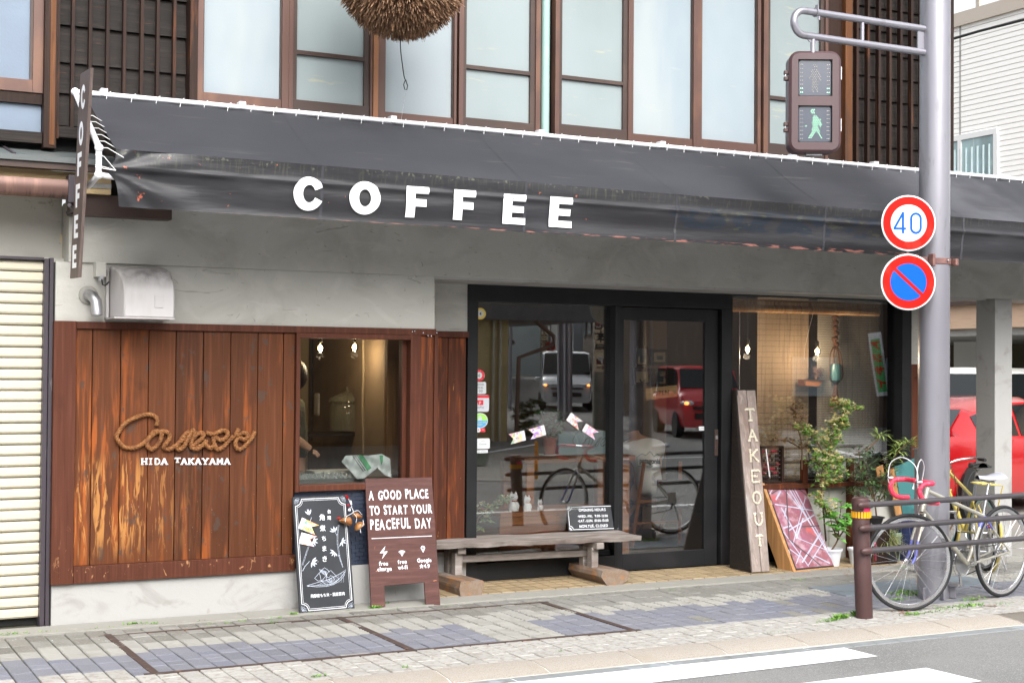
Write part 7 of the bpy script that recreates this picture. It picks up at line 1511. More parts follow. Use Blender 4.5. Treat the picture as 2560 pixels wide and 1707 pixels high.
# reed blind window ------------------------------------------------
z7 = lambda x_, y_, Y: at(1800+x_/4.9, 740+y_/4.9, Y)
RB = thing('rolled_blind', (8, 10.12, 2.2), 'rolled tan reed blind under the black lintel of the right window', 'blind')
xa, xb = 7.225, 8.97; zr = at(1861, 770, 10.10).z
b = MB(); n = 150; rm = mat('tan_reeds', (.55, .30, .13), .7, layers=[((.68, .48, .26), (60, 3, 3), .45, .6, .9), ((.22, .10, .04), (45, 3, 3), .55, .7, .8)])
MB().box(xa, xb, 10.08, 10.12, 2.255, 2.272).build('head_batten', wood('batten', (.33, .15, .05), .02, axis=0), RB)
for k in range(n):
    x_ = xa+(xb-xa)*(k+.5)/n; b.tube([(x_, 10.10+.035*math.cos(R(a))+.01, zr+.032*math.sin(R(a))) for a in range(-20, 339, 40)], .0048, 4, closed=True)
for k in range(n): x_ = xa+(xb-xa)*(k+.5)/n; b.tube([(x_, 10.10, 2.256), (x_, 10.11, zr+.02)], .0046, 4)
tag(b.build('reeds', rm, RB), kind='stuff')
for k, (x0_, x1_, zb_x, colr, gap) in enumerate(((z7(412, 0, 10.5).x, z7(1040, 0, 10.5).x, .62, (.34, .245, .165), .24), (z7(1170, 0, 10.42).x, z7(1930, 0, 10.42).x, .60, (.44, .40, .34), .26))):
    T = thing('reed_screen', (x0_, 10.5, .6), ['brown slatted reed screen inside the left half of the right window', 'pale woven reed screen inside the right half of the right window'][k], 'blind'); b = MB(); n = int((x1_-x0_)/.0115)
    yy = 10.44-.05*k
    for i in range(n): x_ = x0_+(x1_-x0_)*i/n; b.box(x_, x_+.0115*(1-gap), yy, yy+.004, zb_x, 2.4)
    tag(b.build('reeds', mat('reed_%d' % k, colr, .7, layers=[(tuple(c*.55 for c in colr), (60, 3, 2), .5, .65, .7)]), T), kind='stuff')
    b = MB(); z_ = zb_x
    while z_ < 2.3: b.box(x0_, x1_, yy-.002, yy, z_, z_+.002); z_ += .05 if k == 0 else .022
    b.build('threads', M['darkvert'], T)
    MB().box(x0_, x1_, yy-.006, yy+.01, zb_x-.02, zb_x).build('bottom_bar', obw, T)
tag(MB().box(z7(1045, 0, 10.7).x, z7(1165, 0, 10.7).x, 10.65, 10.8, .02, 2.42).build('inner_post', M['darkwood']), 'dark wooden post between the two reed screens', 'post')
MBt = MB(); 
for x_ in (242,): MBt.tube([z7(242, 165, 10.1), z7(238, 1140, 10.1)], .0022, 5)
tag(MBt.build('pull_cord', M['whitepaint']), 'thin white pull cord hanging from the rolled blind above the TAKE OUT board', 'cord')
tag(MB().tube([z7(1150, 170, 10.12), z7(1045, 600, 10.12), z7(1030, 780, 10.12)], .0018, 5).build('pull_cord', M['whitepaint']), 'slanting pull cord in the middle of the right window', 'cord')
# macrame hanger with teal pot
MC = thing('macrame_hanger', tuple(z7(1415, 250, 10.3)), 'brown macrame hanger holding a teal vase in the right window', 'hanging planter'); mcm = mat('brown_macrame', (.11, .045, .022), .9, bump=[(60., .004)])
Y = 10.3; P = [(1415, 240), (1410, 300), (1425, 360), (1405, 420), (1430, 480), (1405, 540), (1425, 600), (1415, 640)]
MB().tube(smooth_path([z7(x_, y_, Y) for x_, y_ in P], 4), [.022+.009*math.sin(i*1.4) for i in range(len(P)*4-3)], 10).build('knotted_cord', mcm, MC, smooth=R(60))
for dx, e in ((-60, -75), (-20, -25), (35, 40), (60, 80)): MB().tube(smooth_path([z7(1415, 600, Y), z7(1415+dx, 700, Y-.02), z7(1420+e, 880, Y-.02), z7(1420+e, 1000, Y-.02), z7(1418, 1090, Y)], 4), .006, 6).build('cord', mcm, MC, smooth=R(60))
MB().tube([z7(1418, 1090, Y), z7(1415, 1150, Y), z7(1415, 1370, Y)], [.012, .02, .05], 12).build('tassel', mcm, MC, smooth=R(60)); MB().tube([z7(1415, 160, Y), z7(1415, 245, Y)], .01, 8).build('hook_cord', mcm, MC)
vz = z7(1420, 1060, Y).z; vx = z7(1410, 900, Y).x; MB().lathe([(.03, 0), (.055, .02), (.055, .14), (.05, .17), (.001, .17)], (vx, Y, vz), 20).build('vase', mat('teal_ceramic', (.06, .17, .18), .3), MC, smooth=R(50))
BK_ = thing('wire_basket', tuple(z7(1160, 1050, 10.3)), 'small hanging wire basket with dried flowers in the right window', 'basket'); b = MB()
ba_ = [z7(x_, y_, 10.3) for x_, y_ in ((1040, 1020), (1275, 1035), (1215, 1110), (1050, 1100))]
MB().tube(ba_, .004, 5, closed=True).build('wire', M['black'], BK_); MB().add([p+V((0, .01, 0)) for p in ba_]+[p+V((0, .10, 0)) for p in ba_], [(0,3,2,1),(4,5,6,7),(0,1,5,4),(2,3,7,6),(3,0,4,7),(1,2,6,5)]).build('basket', obw, BK_)
plant('dried_flowers', z7(1180, 1000, 10.32), [[z7(1180, 1020, 10.32), z7(1150+30*k, 860+15*abs(k-1), 10.32)] for k in range(4)], mat('dried_purple', (.07, .03, .05), .9), 'dried dark flowers in the wire basket', 51, .03, .015, 40, spread=.3)
# yellow arrow sign reflection-like plate and small wall items inside
# stickers and notices on the glass
def sticker(px_, py_, wpx, hpx, label, draw, shape='rect', base='signw', Y=10.014, frm=None):
    c_ = at(px_, py_, Y); d = (c_-CAM).dot(_f); k = d/FPX; w_ = wpx*k*1.30; h_ = hpx*k
    T = thing('sticker', tuple(c_), label, 'sticker', 'stickers on the cafe glass'); F0 = frame_m(c_, (1, 0, 0), (0, 0, 1))
    f = Flat(); (f.disc((0, 0), w_/2, 0, 32, h_/2) if shape == 'disc' else f.poly(rrect(w_/2, h_/2, min(w_, h_)*.14))); 
    f.build('backing', M[base] if isinstance(base, str) else base, T, F0)
    for nm, m_, fn in draw:
        g_ = Flat(); fn(g_, w_, h_); g_.build(nm, M[m_] if isinstance(m_, str) else m_, T, F0)
    return T
M['syel'] = mat('sticker_yellow', (.85, .62, .12), .5); M['sgrn'] = mat('sticker_green', (.35, .75, .12), .5); M['sblu'] = mat('sticker_blue', (.06, .38, .72), .5); M['sred'] = mat('sticker_red', (.75, .03, .05), .5); M['sgry'] = mat('sticker_grey_print', (.12, .13, .15), .6)
M['spap'] = mat('sticker_paper', (.58, .60, .64), .6)
sticker(1201, 784, 24, 27, 'round yellow sticker with a black 4 at the top of the left pane', [('ring', 'syel', lambda f, w, h: f.ring((0, 0), w*.27, w*.47, .0004)), ('numeral', 'black', lambda f, w, h: f.text('4', 0, -h*.15, h*.42, z=.0008, bold=.0004))], 'disc')
sticker(1198, 938, 24, 27, 'round red and white sticker with a black 6', [('ring', 'sred', lambda f, w, h: f.ring((0, 0), w*.27, w*.48, .0004)), ('dashes', 'signw', lambda f, w, h: [f.poly([(w*.38*math.cos(R(a))+.002, w*.38*math.sin(R(a))), (w*.38*math.cos(R(a)), w*.38*math.sin(R(a))+.003), (w*.38*math.cos(R(a))-.003, w*.38*math.sin(R(a)))], .0008) for a in range(30, 360, 40)]), ('numeral', 'black', lambda f, w, h: f.text('6', 0, -h*.15, h*.42, z=.0008))], 'disc')
sticker(1199, 969.5, 28, 30, 'white square sticker printed GOOD LOCAL 100', [('lettering', 'sgry', lambda f, w, h: (f.text('GOOD', 0, h*.20, h*.24, z=.0006, sp=1.1, bold=.0003), f.text('LOCAL', 0, -h*.05, h*.22, z=.0006, sp=1.0, bold=.0003), f.text('100', 0, -h*.37, h*.34, z=.0006, sp=1.15)))])
sticker(1200, 1008, 39, 42, 'payment sticker with a red band and the word PayPay', [('band', 'sred', lambda f, w, h: f.poly([(-w*.5, h*.32), (w*.5, h*.32), (w*.5, h*.48), (-w*.5, h*.48)], .0004)), ('logo', 'sred', lambda f, w, h: f.poly([(-w*.10, -h*.10), (w*.18, -h*.10), (w*.18, h*.2), (-w*.16, h*.2)], .0004)), ('logo_letter', 'signw', lambda f, w, h: f.text('P', 0, -h*.08, h*.28, z=.0008)), ('lettering', 'sgry', lambda f, w, h: f.text('PayPay', 0, -h*.29, h*.19, z=.0006))], base='spap')
sticker(1200, 1051, 34, 38, 'round green and blue sticker with a small figure', [('green_half', 'sgrn', lambda f, w, h: f.poly([(w*.46*math.cos(R(a)), h*.46*math.sin(R(a))) for a in range(0, 181, 12)], .0004)), ('blue_half', 'sblu', lambda f, w, h: f.poly([(w*.46*math.cos(R(a)), h*.46*math.sin(R(a))) for a in range(180, 361, 12)], .0004)), ('figure', 'spap', lambda f, w, h: f.poly([(-w*.12, 0), (w*.12, 0), (w*.10, h*.2), (0, h*.38), (-w*.10, h*.2)], .0008)), ('lettering', 'syel', lambda f, w, h: (f.text('新型コロナ対策', 0, -h*.16, h*.13, z=.0008), f.text('実施中!', 0, -h*.32, h*.13, z=.0008)))], 'disc')
sticker(1196, 1075, 10, 11, 'tiny round white sticker with a red mark', [('mark', 'sred', lambda f, w, h: f.disc((0, h*.1), w*.14, .0004, 10))], 'disc'); sticker(1207, 1074.5, 9.5, 10, 'tiny red square sticker lettered dkei', [('lettering', 'signw', lambda f, w, h: f.text('dkei', 0, 0, h*.4, z=.0006))], base='sred')
sticker(1207.5, 1108.5, 29, 26, 'white hand cut sticker with faint blue script', [('lettering', 'sgry', lambda f, w, h: (f.text('Courier', 0, -h*.12, h*.24, z=.0006), f.text('○○○', 0, h*.18, h*.14, z=.0006), f.line([(-w*.35, -h*.3), (w*.35, -h*.3)], .001, z=.0006)))]); sticker(1205.5, 1128, 24, 7.5, 'thin white strip sticker at the bottom of the column', [('lettering', 'sgry', lambda f, w, h: f.text('hida takayama', 0, -h*.2, h*.6, z=.0006))])
sticker(1768.5, 814.5, 11, 13, 'small round white sticker on the door glass', [('mark', 'sgry', lambda f, w, h: f.text('W', 0, -h*.15, h*.4, z=.0004))], 'disc', Y=9.975); sticker(1762, 1070.5, 28, 10, 'white and blue strip sticker beside the door handle', [('moon', 'sblu', lambda f, w, h: f.ring((w*.38, 0), h*.18, h*.36, .0006)), ('lettering', 'sgry', lambda f, w, h: f.text('AUTODOOR', -w*.1, -h*.2, h*.5, z=.0006))], Y=9.972)
zA = lambda x_, y_: at(1150+x_/4.9, 750+y_/4.9, 10.012); zB = lambda x_, y_: at(1150+x_/4.9, 1050+y_/4.9, 10.012)
pennant([zB(808, 245), zB(622, 295), zB(655, 228), zB(598, 172), zB(785, 125)][::1], 'pale pennant with yellow and green crayon, leftmost on the glass', [(.75, .65, .2), (.75, .3, .5), (.2, .5, .3), (.5, .4, .7)], 'crayon paper pennants', seed=3)
pennant([zB(1056, 178), zB(862, 238), zB(905, 170), zB(838, 115), zB(1028, 58)], 'pink and purple crayon pennant, second on the glass', [(.75, .4, .6), (.3, .2, .6), (.75, .6, .3), (.7, .4, .6)], 'crayon paper pennants', seed=4)
pennant([zA(1360, 1375), zA(1510, 1488), zA(1432, 1492), zA(1455, 1590), zA(1300, 1470)], 'blue, yellow and red crayon pennant high in the glass', [(.3, .5, .8), (.85, .65, .2), (.8, .25, .15), (.6, .4, .7)], 'crayon paper pennants', seed=5)
pennant([zB(1545, 40), zB(1700, 145), zB(1625, 158), zB(1655, 240), zB(1495, 130)], 'pink, red and blue crayon pennant beside the door frame', [(.5, .5, .8), (.85, .3, .25), (.8, .4, .6), (.6, .4, .7)], 'crayon paper pennants', seed=6)
# ================================================================== cars
def car(label, M_, L=3.9, Wd=1.69, H=1.5, kind='hatch', paint=None, plate='', lit=False, name='parked_car', cat='car'):
    T = thing(name, tuple(M_.translation), label, cat); hw = Wd/2
    if kind == 'hatch': prof = [(-1.95,.35),(-1.97,.60),(-1.94,.82),(-1.84,.93),(-1.55,1.08),(-1.2,1.24),(-.65,1.35),(.1,1.37),(.5,1.30),(1.05,1.0),(1.7,.86),(1.92,.70),(1.97,.45),(1.93,.28)]; belt = lambda x_: .90+.05*(-x_/2); g0, g1 = -1.30, 1.05
    else: prof = [(-1.68,.3),(-1.70,.7),(-1.70,1.05),(-1.62,1.55),(-1.5,H-.05),(-1.2,H),(.6,H),(.95,H-.06),(1.35,1.12),(1.52,.98),(1.66,.85),(1.70,.6),(1.70,.35),(1.66,.24)]; belt = lambda x_: 1.0; g0, g1 = -1.6, 1.38
    kx = L/(prof[-2][0]*2 if kind == 'hatch' else 3.4); prof = [(x_*kx, z_) for x_, z_ in prof]; g0 *= kx; g1 *= kx
    def top(x_):
        for (xa, za), (xb, zb) in zip(prof[:-1], prof[1:]):
            if xa <= x_ <= xb: return za+(zb-za)*(x_-xa)/max(1e-6, xb-xa)
        return prof[-1][1]
    xs = sorted(set([p[0] for p in prof[2:-3]]+[prof[2][0]+i*(prof[-4][0]-prof[2][0])/30 for i in range(31)]+[prof[0][0]+.02, prof[-1][0]-.02, prof[-2][0]-.05]))
    b = MB(); rows = []
    for x_ in xs:
        t = top(x_) if prof[2][0] < x_ < prof[-4][0] else top(x_); taper = 1-.13*max(0, (abs(x_)-L*.33)/(L*.17))**2; bz_ = min(belt(x_), t-.01); z0 = .22
        w_ = hw*taper; rw_ = w_*(.97 if t-bz_ < .05 else (.79 if kind == 'hatch' else .90)); pr = [(0, z0), (w_*.93, z0), (w_*.99, .34), (w_, .6), (w_*.99, bz_-.06), (w_*.965, bz_), (rw_*(1 if t-bz_ > .1 else .95), max(bz_, t-.06)), (rw_*.80, t-.01), (0, t+.0)]
        rows.append([(x_, -p, q) for p, q in pr]+[(x_, p, q) for p, q in reversed(pr[:-1])])
    n = len(rows[0]); vs = [p for r_ in rows for p in r_]; fs = [(i*n+k, (i+1)*n+k, (i+1)*n+(k+1) % n, i*n+(k+1) % n) for i in range(len(rows)-1) for k in range(n)]+[tuple(range(n)), tuple((len(rows)-1)*n+k for k in range(n-1, -1, -1))]
    def pt_(b_, nm, m, par=T, **k): o = b_.build(nm, m, par, **k); return place(o, M_, par)
    pt_(MB().add(vs, fs), 'body', paint, smooth=R(40))
    # side glass and screens, a little proud
    for s_ in (-1, 1):
        segs = [(g0+.10, (g0+g1)/2-.35*0-.25), ((g0+g1)/2-.19, g1-.42 if kind == 'hatch' else g1-.30)]
        for (xa, xb) in segs:
            g = MB(); N_ = 10
            def fn(u, v):
                x_ = xa+(xb-xa)*u; t = top(x_); taper = 1-.13*max(0, (abs(x_)-L*.33)/(L*.17))**2; bz_ = belt(x_)+.015; tt = max(bz_+.01, t-.085); w0 = hw*taper*.965; w1 = hw*taper*(.79 if kind == 'hatch' else .90); vv = (bz_+(tt-bz_)*v-belt(x_))/max(.05, (t-.06-belt(x_)))
                return (x_, s_*(w0+(w1-w0)*min(1, vv)+.006), bz_+(tt-bz_)*v)
            g.grid(fn, N_, 5)
            if s_ > 0: g.f = [tuple(reversed(f_)) for f_ in g.f]
            pt_(g, 'side_window', M['glassd'], smooth=R(60))
        pt_(MB().box(-.62*kx-.09, -.62*kx+.06, s_*(hw+.008)-.006, s_*(hw+.008)+.006, .86, .885), 'door_handle', paint); pt_(MB().box(.35, .5, s_*(hw+.008)-.006, s_*(hw+.008)+.006, .86, .885), 'door_handle', paint)
        pt_(MB().ico((.72*kx if kind == 'hatch' else 1.05*kx, s_*(hw+.10), 1.0), .09, (.6, 1, .8)), 'mirror', paint, smooth=R(60))
    # windscreen strips from the profile
    def strip(i0, i1, nm, m, k=.78, a=.06, z_off=.008, flip=False):
        (xa, za), (xb, zb) = prof[i0], prof[i1]; d = V((xb-xa, 0, zb-za)); n_ = V((-d.z, 0, d.x)).normalized(); pa = V((xa, 0, za))+d*a+n_*z_off; pb = V((xb, 0, zb))-d*a+n_*z_off
        wa = hw*(.97 if za < 1.15 else k); wb = hw*(.97 if zb < 1.15 else k); pt_(MB().add([pa+V((0, -wa*.93, 0)), pa+V((0, wa*.93, 0)), pb+V((0, wb*.93, 0)), pb+V((0, -wb*.93, 0))], [(3,2,1,0)]), nm, m)
    if kind == 'hatch': strip(3, 5, 'rear_window', M['glassd'], .76); strip(8, 9, 'windscreen', M['glassd'], .76)
    else: strip(7, 8, 'windscreen', M['glassd'], .88); strip(2, 3, 'rear_window', M['glassd'], .90)
    # wheels
    for sx in (-1, 1):
        for s_ in (-1, 1):
            cx_, r_ = sx*L*.325, .305 if kind == 'hatch' else .27; c_ = V((cx_, s_*(hw-.10), r_)); ax = V((0, s_, 0))
            pt_(MB().lathe([(r_+.055, -.02), (r_+.055, .116)], c_, 28, ax), 'wheel_arch', M['black'])
            o = pt_(MB().lathe([(.001, .0), (r_*.62, .0), (r_*.66, .10), (r_*.9, .122), (r_, .10), (r_, -.08), (.001, -.09)], c_, 32, ax), 'wheel', M['rubber'], smooth=R(40))
            rm_ = MB().lathe([(r_*.64, .100), (r_*.60, .112), (r_*.56, .09)], c_, 32, ax)
            for k in range(7):
                a = 2*math.pi*k/7; e = V((math.cos(a), 0, math.sin(a))); rm_.beam(c_+ax*.10+e*.03, c_+ax*.105+e*r_*.6, .045, .02, up=(0, 1, 0))
            rm_.lathe([(.06, .095), (.05, .112), (.001, .112)], c_, 14, ax); rb = rm_.build('wheel_rim', M['chrome'], T, smooth=R(40)); place(rb, M_, T)
    fx = prof[-2][0]; lamp = mat('headlamp_'+label[:6], (.62, .65, .68), .1, coat=1.); rl_ = mat('tail_lamp_'+label[:6], (.55, .01, .012), .15, coat=1.)
    for s_ in (-1, 1):
        pt_(MB().ico((fx-.12, s_*hw*.74, .74 if kind == 'hatch' else .80), .17, (.7, 1.1, .45)), 'headlamp', lamp, smooth=R(60))
        pt_(MB().ico((-fx+.06, s_*hw*.86, .88), .14, (1.1, .7, .7)), 'tail_lamp', rl_, smooth=R(60))
        if lit: pt_(MB().ico((fx+.0, s_*hw*.82, .80 if kind != 'hatch' else .78), .05, (.8, 1.2, .8)), 'indicator', bulbmat('indicator_%d%s' % (s_, label[:4]), (1., .25, .03), 5.) if s_ < 0 or kind == 'hatch' or 1 else None)
    pt_(MB().box(fx-.04, fx+.02, -hw*.55, hw*.55, .42, .56), 'grille', M['black'], bevel=.01); pt_(MB().box(fx-.02, fx+.03, -hw*.62, hw*.62, .66, .72), 'grille_bar', M['black'])
    pt_(MB().box(fx+.0, fx+.04, -.17, .17, .40, .55), 'number_plate', M['signw']); pt_(MB().box(-fx-.03, -fx+.0, -.17, .17, .5, .65), 'number_plate', M['signw'])
    if plate:
        f = Flat(); f.text(plate, 0, 0, .12, bold=.004); o = f.build('plate_lettering', M['sgrn'] if 0 else mat('plate_green', (.02, .10, .05), .5), T, Matrix.Identity(4)); place(o, M_ @ Matrix(((0, 0, 1, fx+.042), (1, 0, 0, 0), (0, 1, 0, .435), (0,0,0,1))), T)
    return T
def carM(x_, y_, z_, h): c_, s_ = math.cos(h), math.sin(h); return Matrix(((c_, -s_, 0, x_), (s_, c_, 0, y_), (0, 0, 1, z_), (0,0,0,1)))
redp = mat('red_car_paint', (.50, .004, .008), .22, metal=.25, coat=1.); whp = mat('white_car_paint', (.72, .72, .70), .3, coat=.8); cream_ = mat('cream_roof_paint', (.62, .57, .46), .4)
# red hatchback in the carport: rear wheel seen at (2426, 1303)
rwp = gz(2426, 1299); hd_ = R(13); fw = V((math.cos(hd_), math.sin(hd_), 0)); sdv = V((-math.sin(hd_), math.cos(hd_), 0))
cc = rwp+fw*(3.9*.325)+sdv*(.845-.1)
car('glossy red hatchback parked beyond the grey column', carM(cc.x, cc.y, 0, hd_), paint=redp, H=1.5)
vc = atd(2440, 1060, 18.6); car('white kei van parked nose out behind the red hatchback', carM(vc.x+1.15, vc.y+1.1, 0, R(205)), L=3.4, Wd=1.47, H=1.72, kind='van', paint=whp, name='parked_van', cat='van')

# ================================================================== white building with carport, right
WB = thing('white_building', (18, 20, 0), 'white horizontally sided building over a dark carport at the right', 'building')
XW = 18.0
xp = lambda x_, y_, X=XW: CAM+ray(x_, y_)*(X/ray(x_, y_).x)
zt0 = xp(2392, 68); zsb = xp(2392, 745).z; ytop0 = zt0.z
sidm = mat('white_siding', (.88, .87, .85), .6)
zW0, zW1 = xp(2440, 350).z, 0
z_ = 4.0; dz = .088; ztop = ytop0; slat = MB().add([(0, 0, 0), (0, -17, 0), (-.012, 0, .002), (-.012, -17, .002), (-.010, 0, .076), (-.010, -17, .076), (.004, 0, .080), (.004, -17, .080), (.004, 0, .088), (.004, -17, .088)], [(0,1,3,2),(2,3,5,4),(4,5,7,6),(6,7,9,8)]).mesh('siding_board'); slat.materials.append(sidm)
zb0 = xp(2392, 706).z
MB().box(XW+.012, XW+8, 11, 27.9, zb0+.02, ztop).build('wall_body', sidm, WB)
wz1 = xp(2488, 336).z; wy0, wy1 = xp(2488, 400).y, xp(2300, 400).y
k = 0; z_ = zb0
while z_ < ztop-.05:
    o = bpy.data.objects.new('siding_board', slat); col.objects.link(o); o.parent = WB; o.location = V((XW, 28, z_))-V((18, 20, 0)); z_ += dz
MB().box(XW-.06, XW+8, 10.9, 28, ztop-.01, ztop+.22).build('parapet', mat('beige_parapet', (.50, .44, .38), .7), WB)
MB().box(XW-.016, XW-.012, xp(2402, 200).y-.02, xp(2402, 200).y+.02, zb0, ztop).build('corner_joint', M['plinth'], WB)
# window
f_ = mat('white_window_frame', (.72, .72, .72), .4); zwb = wz1-2.0
yw0, ymm, yw1 = xp(2488, 400).y, xp(2402, 400).y, xp(2402, 400).y+2.2
wn_ = MB().box(XW-.05, XW-.01, yw0-.08, yw1, wz1, wz1+.09).build('window', f_, WB)
for a in ((yw0-.09, yw0), (ymm-.05, ymm+.03)): MB().box(XW-.05, XW-.01, a[0], a[1], zwb, wz1).build('window_frame', f_, wn_)
MB().box(XW-.026, XW-.018, yw0, yw1, zwb, wz1).build('pane', mat('curtained_pane', (.30, .42, .44), .12, layers=[((.16, .22, .23), (1, 1.2, .9), .42, .6, .8), ((.52, .60, .60), (1, 5, .4), .5, .62, .7)], coat=.5), wn_)
for k in range(9): MB().cyl((XW-.034, yw0+.10+k*.13, zwb), (XW-.034, yw0+.10+k*.13, wz1-.15), .02, n=8).build('curtain_fold', mat('curtain_blue', (.45, .56, .58), .6) if 'curtain_blue' not in bpy.data.materials else bpy.data.materials['curtain_blue'], wn_, smooth=R(60))
# roof rail
rz = xp(2500, 3, XW+.2).z; rm_ = mat('beige_rail', (.42, .38, .34), .5)
MB().box(XW+.15, XW+.25, 11, 28, ztop+1.0, ztop+1.1).build('roof_rail', rm_, WB)
for k in range(8): MB().box(XW+.17, XW+.23, 12+2.0*k, 12.08+2.0*k, ztop+.2, ztop+1.0).build('rail_post', rm_, WB)
MB().box(XW+.5, XW+1.2, 22.4, 23.6, ztop+.2, ztop+.8).build('roof_unit', M['white'], WB)
# carport beam and back
zc1, zc2 = xp(2400, 768).z, xp(2400, 824).z
tanm = mat('tan_cladding', (.55, .38, .27), .8, layers=[((.48, .33, .23), (3, 3, 40), .5, .65, .6)])
MB().box(XW-.4, XW+.3, 11, 28, zc2, zc1).build('carport_fascia', tanm, WB); MB().box(XW-.5, XW+.3, 11, 28, zc1, zc1+.09).build('fascia_trim', M['alud'], WB); MB().box(XW-.3, XW+.2, 11, 28, zc1+.09, zb0+.1).build('soffit_band', mat('cream_soffit', (.50, .47, .40), .8), WB)
MB().box(XW-.3, XW+6, 11, 28, zc2-.12, zc2-.0).build('carport_soffit', M['plinth'], WB)
bw_ = mat('beige_carport_wall', (.16, .135, .10), .85); MB().box(XW+5.5, XW+5.7, 11, 28, -.02, zc2).build('carport_back_wall', bw_, WB); MB().box(XW-.3, XW+6, 27.6, 28, -.02, zc2).build('carport_side_wall', bw_, WB)
pw = atd(2412, 905, 28.5); MB().box(pw.x, pw.x+.1, pw.y-.3, pw.y+.3, pw.z-.6, pw.z+.45).build('slot_window', M['white'], WB)
MB().box(XW-.3, XW+6, 10.9, 11.2, -.02, zc2).build('carport_pier', M['plaster'], WB)
tag(MB().tube([xp(2385, 97, 15.5), xp(2450, 78, 15.5), xp(2600, 40, 15.5)], .02, 6).build('power_cable', M['black']), 'black cable crossing in front of the white siding', 'cable')
PK = tag(MB().box(9.9, 30, 9.2, 30, -.3, -.006).build('parking_ground', M['conc']), kind='structure')

# ================================================================== street opposite, seen only in the glass
def mg(x_, y_, z_=0.): return mir(gz(x_, y_, z_))
def mz(x_, y_, p):       # height at pixel y of a thing standing at real ground point p
    q = mir(p); d = (q-CAM).dot(_f); return CAM.z+((ray(x_, y_)*d).z)
def md(x_, y_, D): return mir(atd(x_, y_, D))
opp = mat('old_timber_wall', (.09, .065, .05), .8, layers=[((.15, .12, .095), (4, 4, .8), .5, .65, .6)]); opg = mat('far_grey_wall', (.42, .45, .48), .8); opc = mat('cream_house_wall', (.52, .40, .20), .85); opt = mat('dark_roof_tiles', (.09, .092, .10), .6); opw = mat('far_white_wall', (.78, .77, .73), .8)
def house(label, x0, x1, y0, y1, h, wallm_, roof=True, name='house', eave=.5, wins=0, rh=1.2, lo=0):
    T = thing(name, ((x0+x1)/2, y1, 0), label, 'house'); MB().box(x0, x1, y0, y1, lo-.3, h).build('wall', wallm_, T)
    if roof:
        ym = (y0+y1)/2; MB().add([(x0-eave, y1+eave, h-.15), (x1+eave, y1+eave, h-.15), (x1+eave, ym, h+rh), (x0-eave, ym, h+rh), (x0-eave, y0-eave, h-.15), (x1+eave, y0-eave, h-.15), (x0-eave, y1+eave, h-.28), (x1+eave, y1+eave, h-.28), (x1+eave, y0-eave, h-.28), (x0-eave, y0-eave, h-.28)], [(0,1,2,3),(3,2,5,4),(6,7,1,0),(9,8,7,6)[::-1],(0,3,4,9,6),(1,7,8,5,2)]).build('roof', opt, T)
    for fl in range(2 if h > 4.5 else 1):
        for k in range(wins):
            xa = x0+(x1-x0)*(k+.25)/wins; xb = x0+(x1-x0)*(k+.75)/wins; w_ = MB().box(xa, xb, y1, y1+.05, .9+fl*2.7, 2.1+fl*2.7).build('window', M['alud'], T); MB().box(xa+.06, xb-.06, y1+.05, y1+.056, .96+fl*2.7, 2.04+fl*2.7).build('pane', mat('pale_pane', (.35, .4, .42), .1) if 'pale_pane' not in bpy.data.materials else bpy.data.materials['pale_pane'], w_)
    return T
# ground slope of the side street is small: keep flat. side street direction in the real world
sdir = V((math.sin(R(27.5)), -math.cos(R(27.5)), 0)); nrm_ = V((sdir.y*-1, sdir.x, 0))
O = V((13.0, -2.0, 0))
def sline(off, w_, s0, s1, m_, nm='road_line', z_=-.028):
    a = O+sdir*s0+nrm_*off; b_ = O+sdir*s1+nrm_*off; hwv = nrm_*w_/2; tag(MB().add([V((p.x, p.y, z_+max(0, (-6-p.y)*.00994))) for k in range(9) for p in (a.lerp(b_, k/8)-hwv, a.lerp(b_, k/8)+hwv)], [(2*k, 2*k+1, 2*k+3, 2*k+2) for k in range(8)]).build(nm, m_), kind='structure')
sline(1.0, .15, -2, 70, M['zebra']); sline(5.4, .15, -2, 70, M['zebra']); sline(-1.4, 3.4, -4, 70, M['conc'], 'side_pavement', -.026)
# lines of the road beyond
for yv, s0, s1 in ((-3.2, 11.5, 60), (-9.8, 14, 60), (4.9, 6.0, 60)): tag(MB().box(s0, s1, yv, yv+.14, -.034, -.029).build('road_line', M['zebra']), kind='structure')
# van and red kei car
vp = md(1412, 990, 50); vp.z = .0
vang = math.atan2(-sdir.y, -sdir.x)
car('silver white van driving towards the cafe, seen reflected in the left pane', carM(vp.x, vp.y, (-6-vp.y)*.018, vang), L=4.6, Wd=1.74, H=1.95, kind='van', paint=mat('silver_car_paint', (.50, .53, .56), .3, metal=.3, coat=.8), lit=True, plate='46-49', name='driving_van', cat='van')
rp2 = md(1738, 1060, 36); car('red boxy small car seen reflected in the door glass', carM(rp2.x, rp2.y, (-6-rp2.y)*.018, vang+R(-6)), L=3.5, Wd=1.62, H=1.70, kind='van', paint=mat('red_kei_paint', (.60, .02, .03), .3, coat=.8), lit=True, plate='32-39', name='small_car', cat='car')
for nm_, q0_, L_ in (('ground_ramp', vp, 0),): tag(MB().add([V((8, -6, -.036)), V((60, -6, -.036)), V((80, -70, 1.115)), V((8, -70, 1.115))], [(3,2,1,0)]).build('side_road', M['asphalt']), kind='structure')
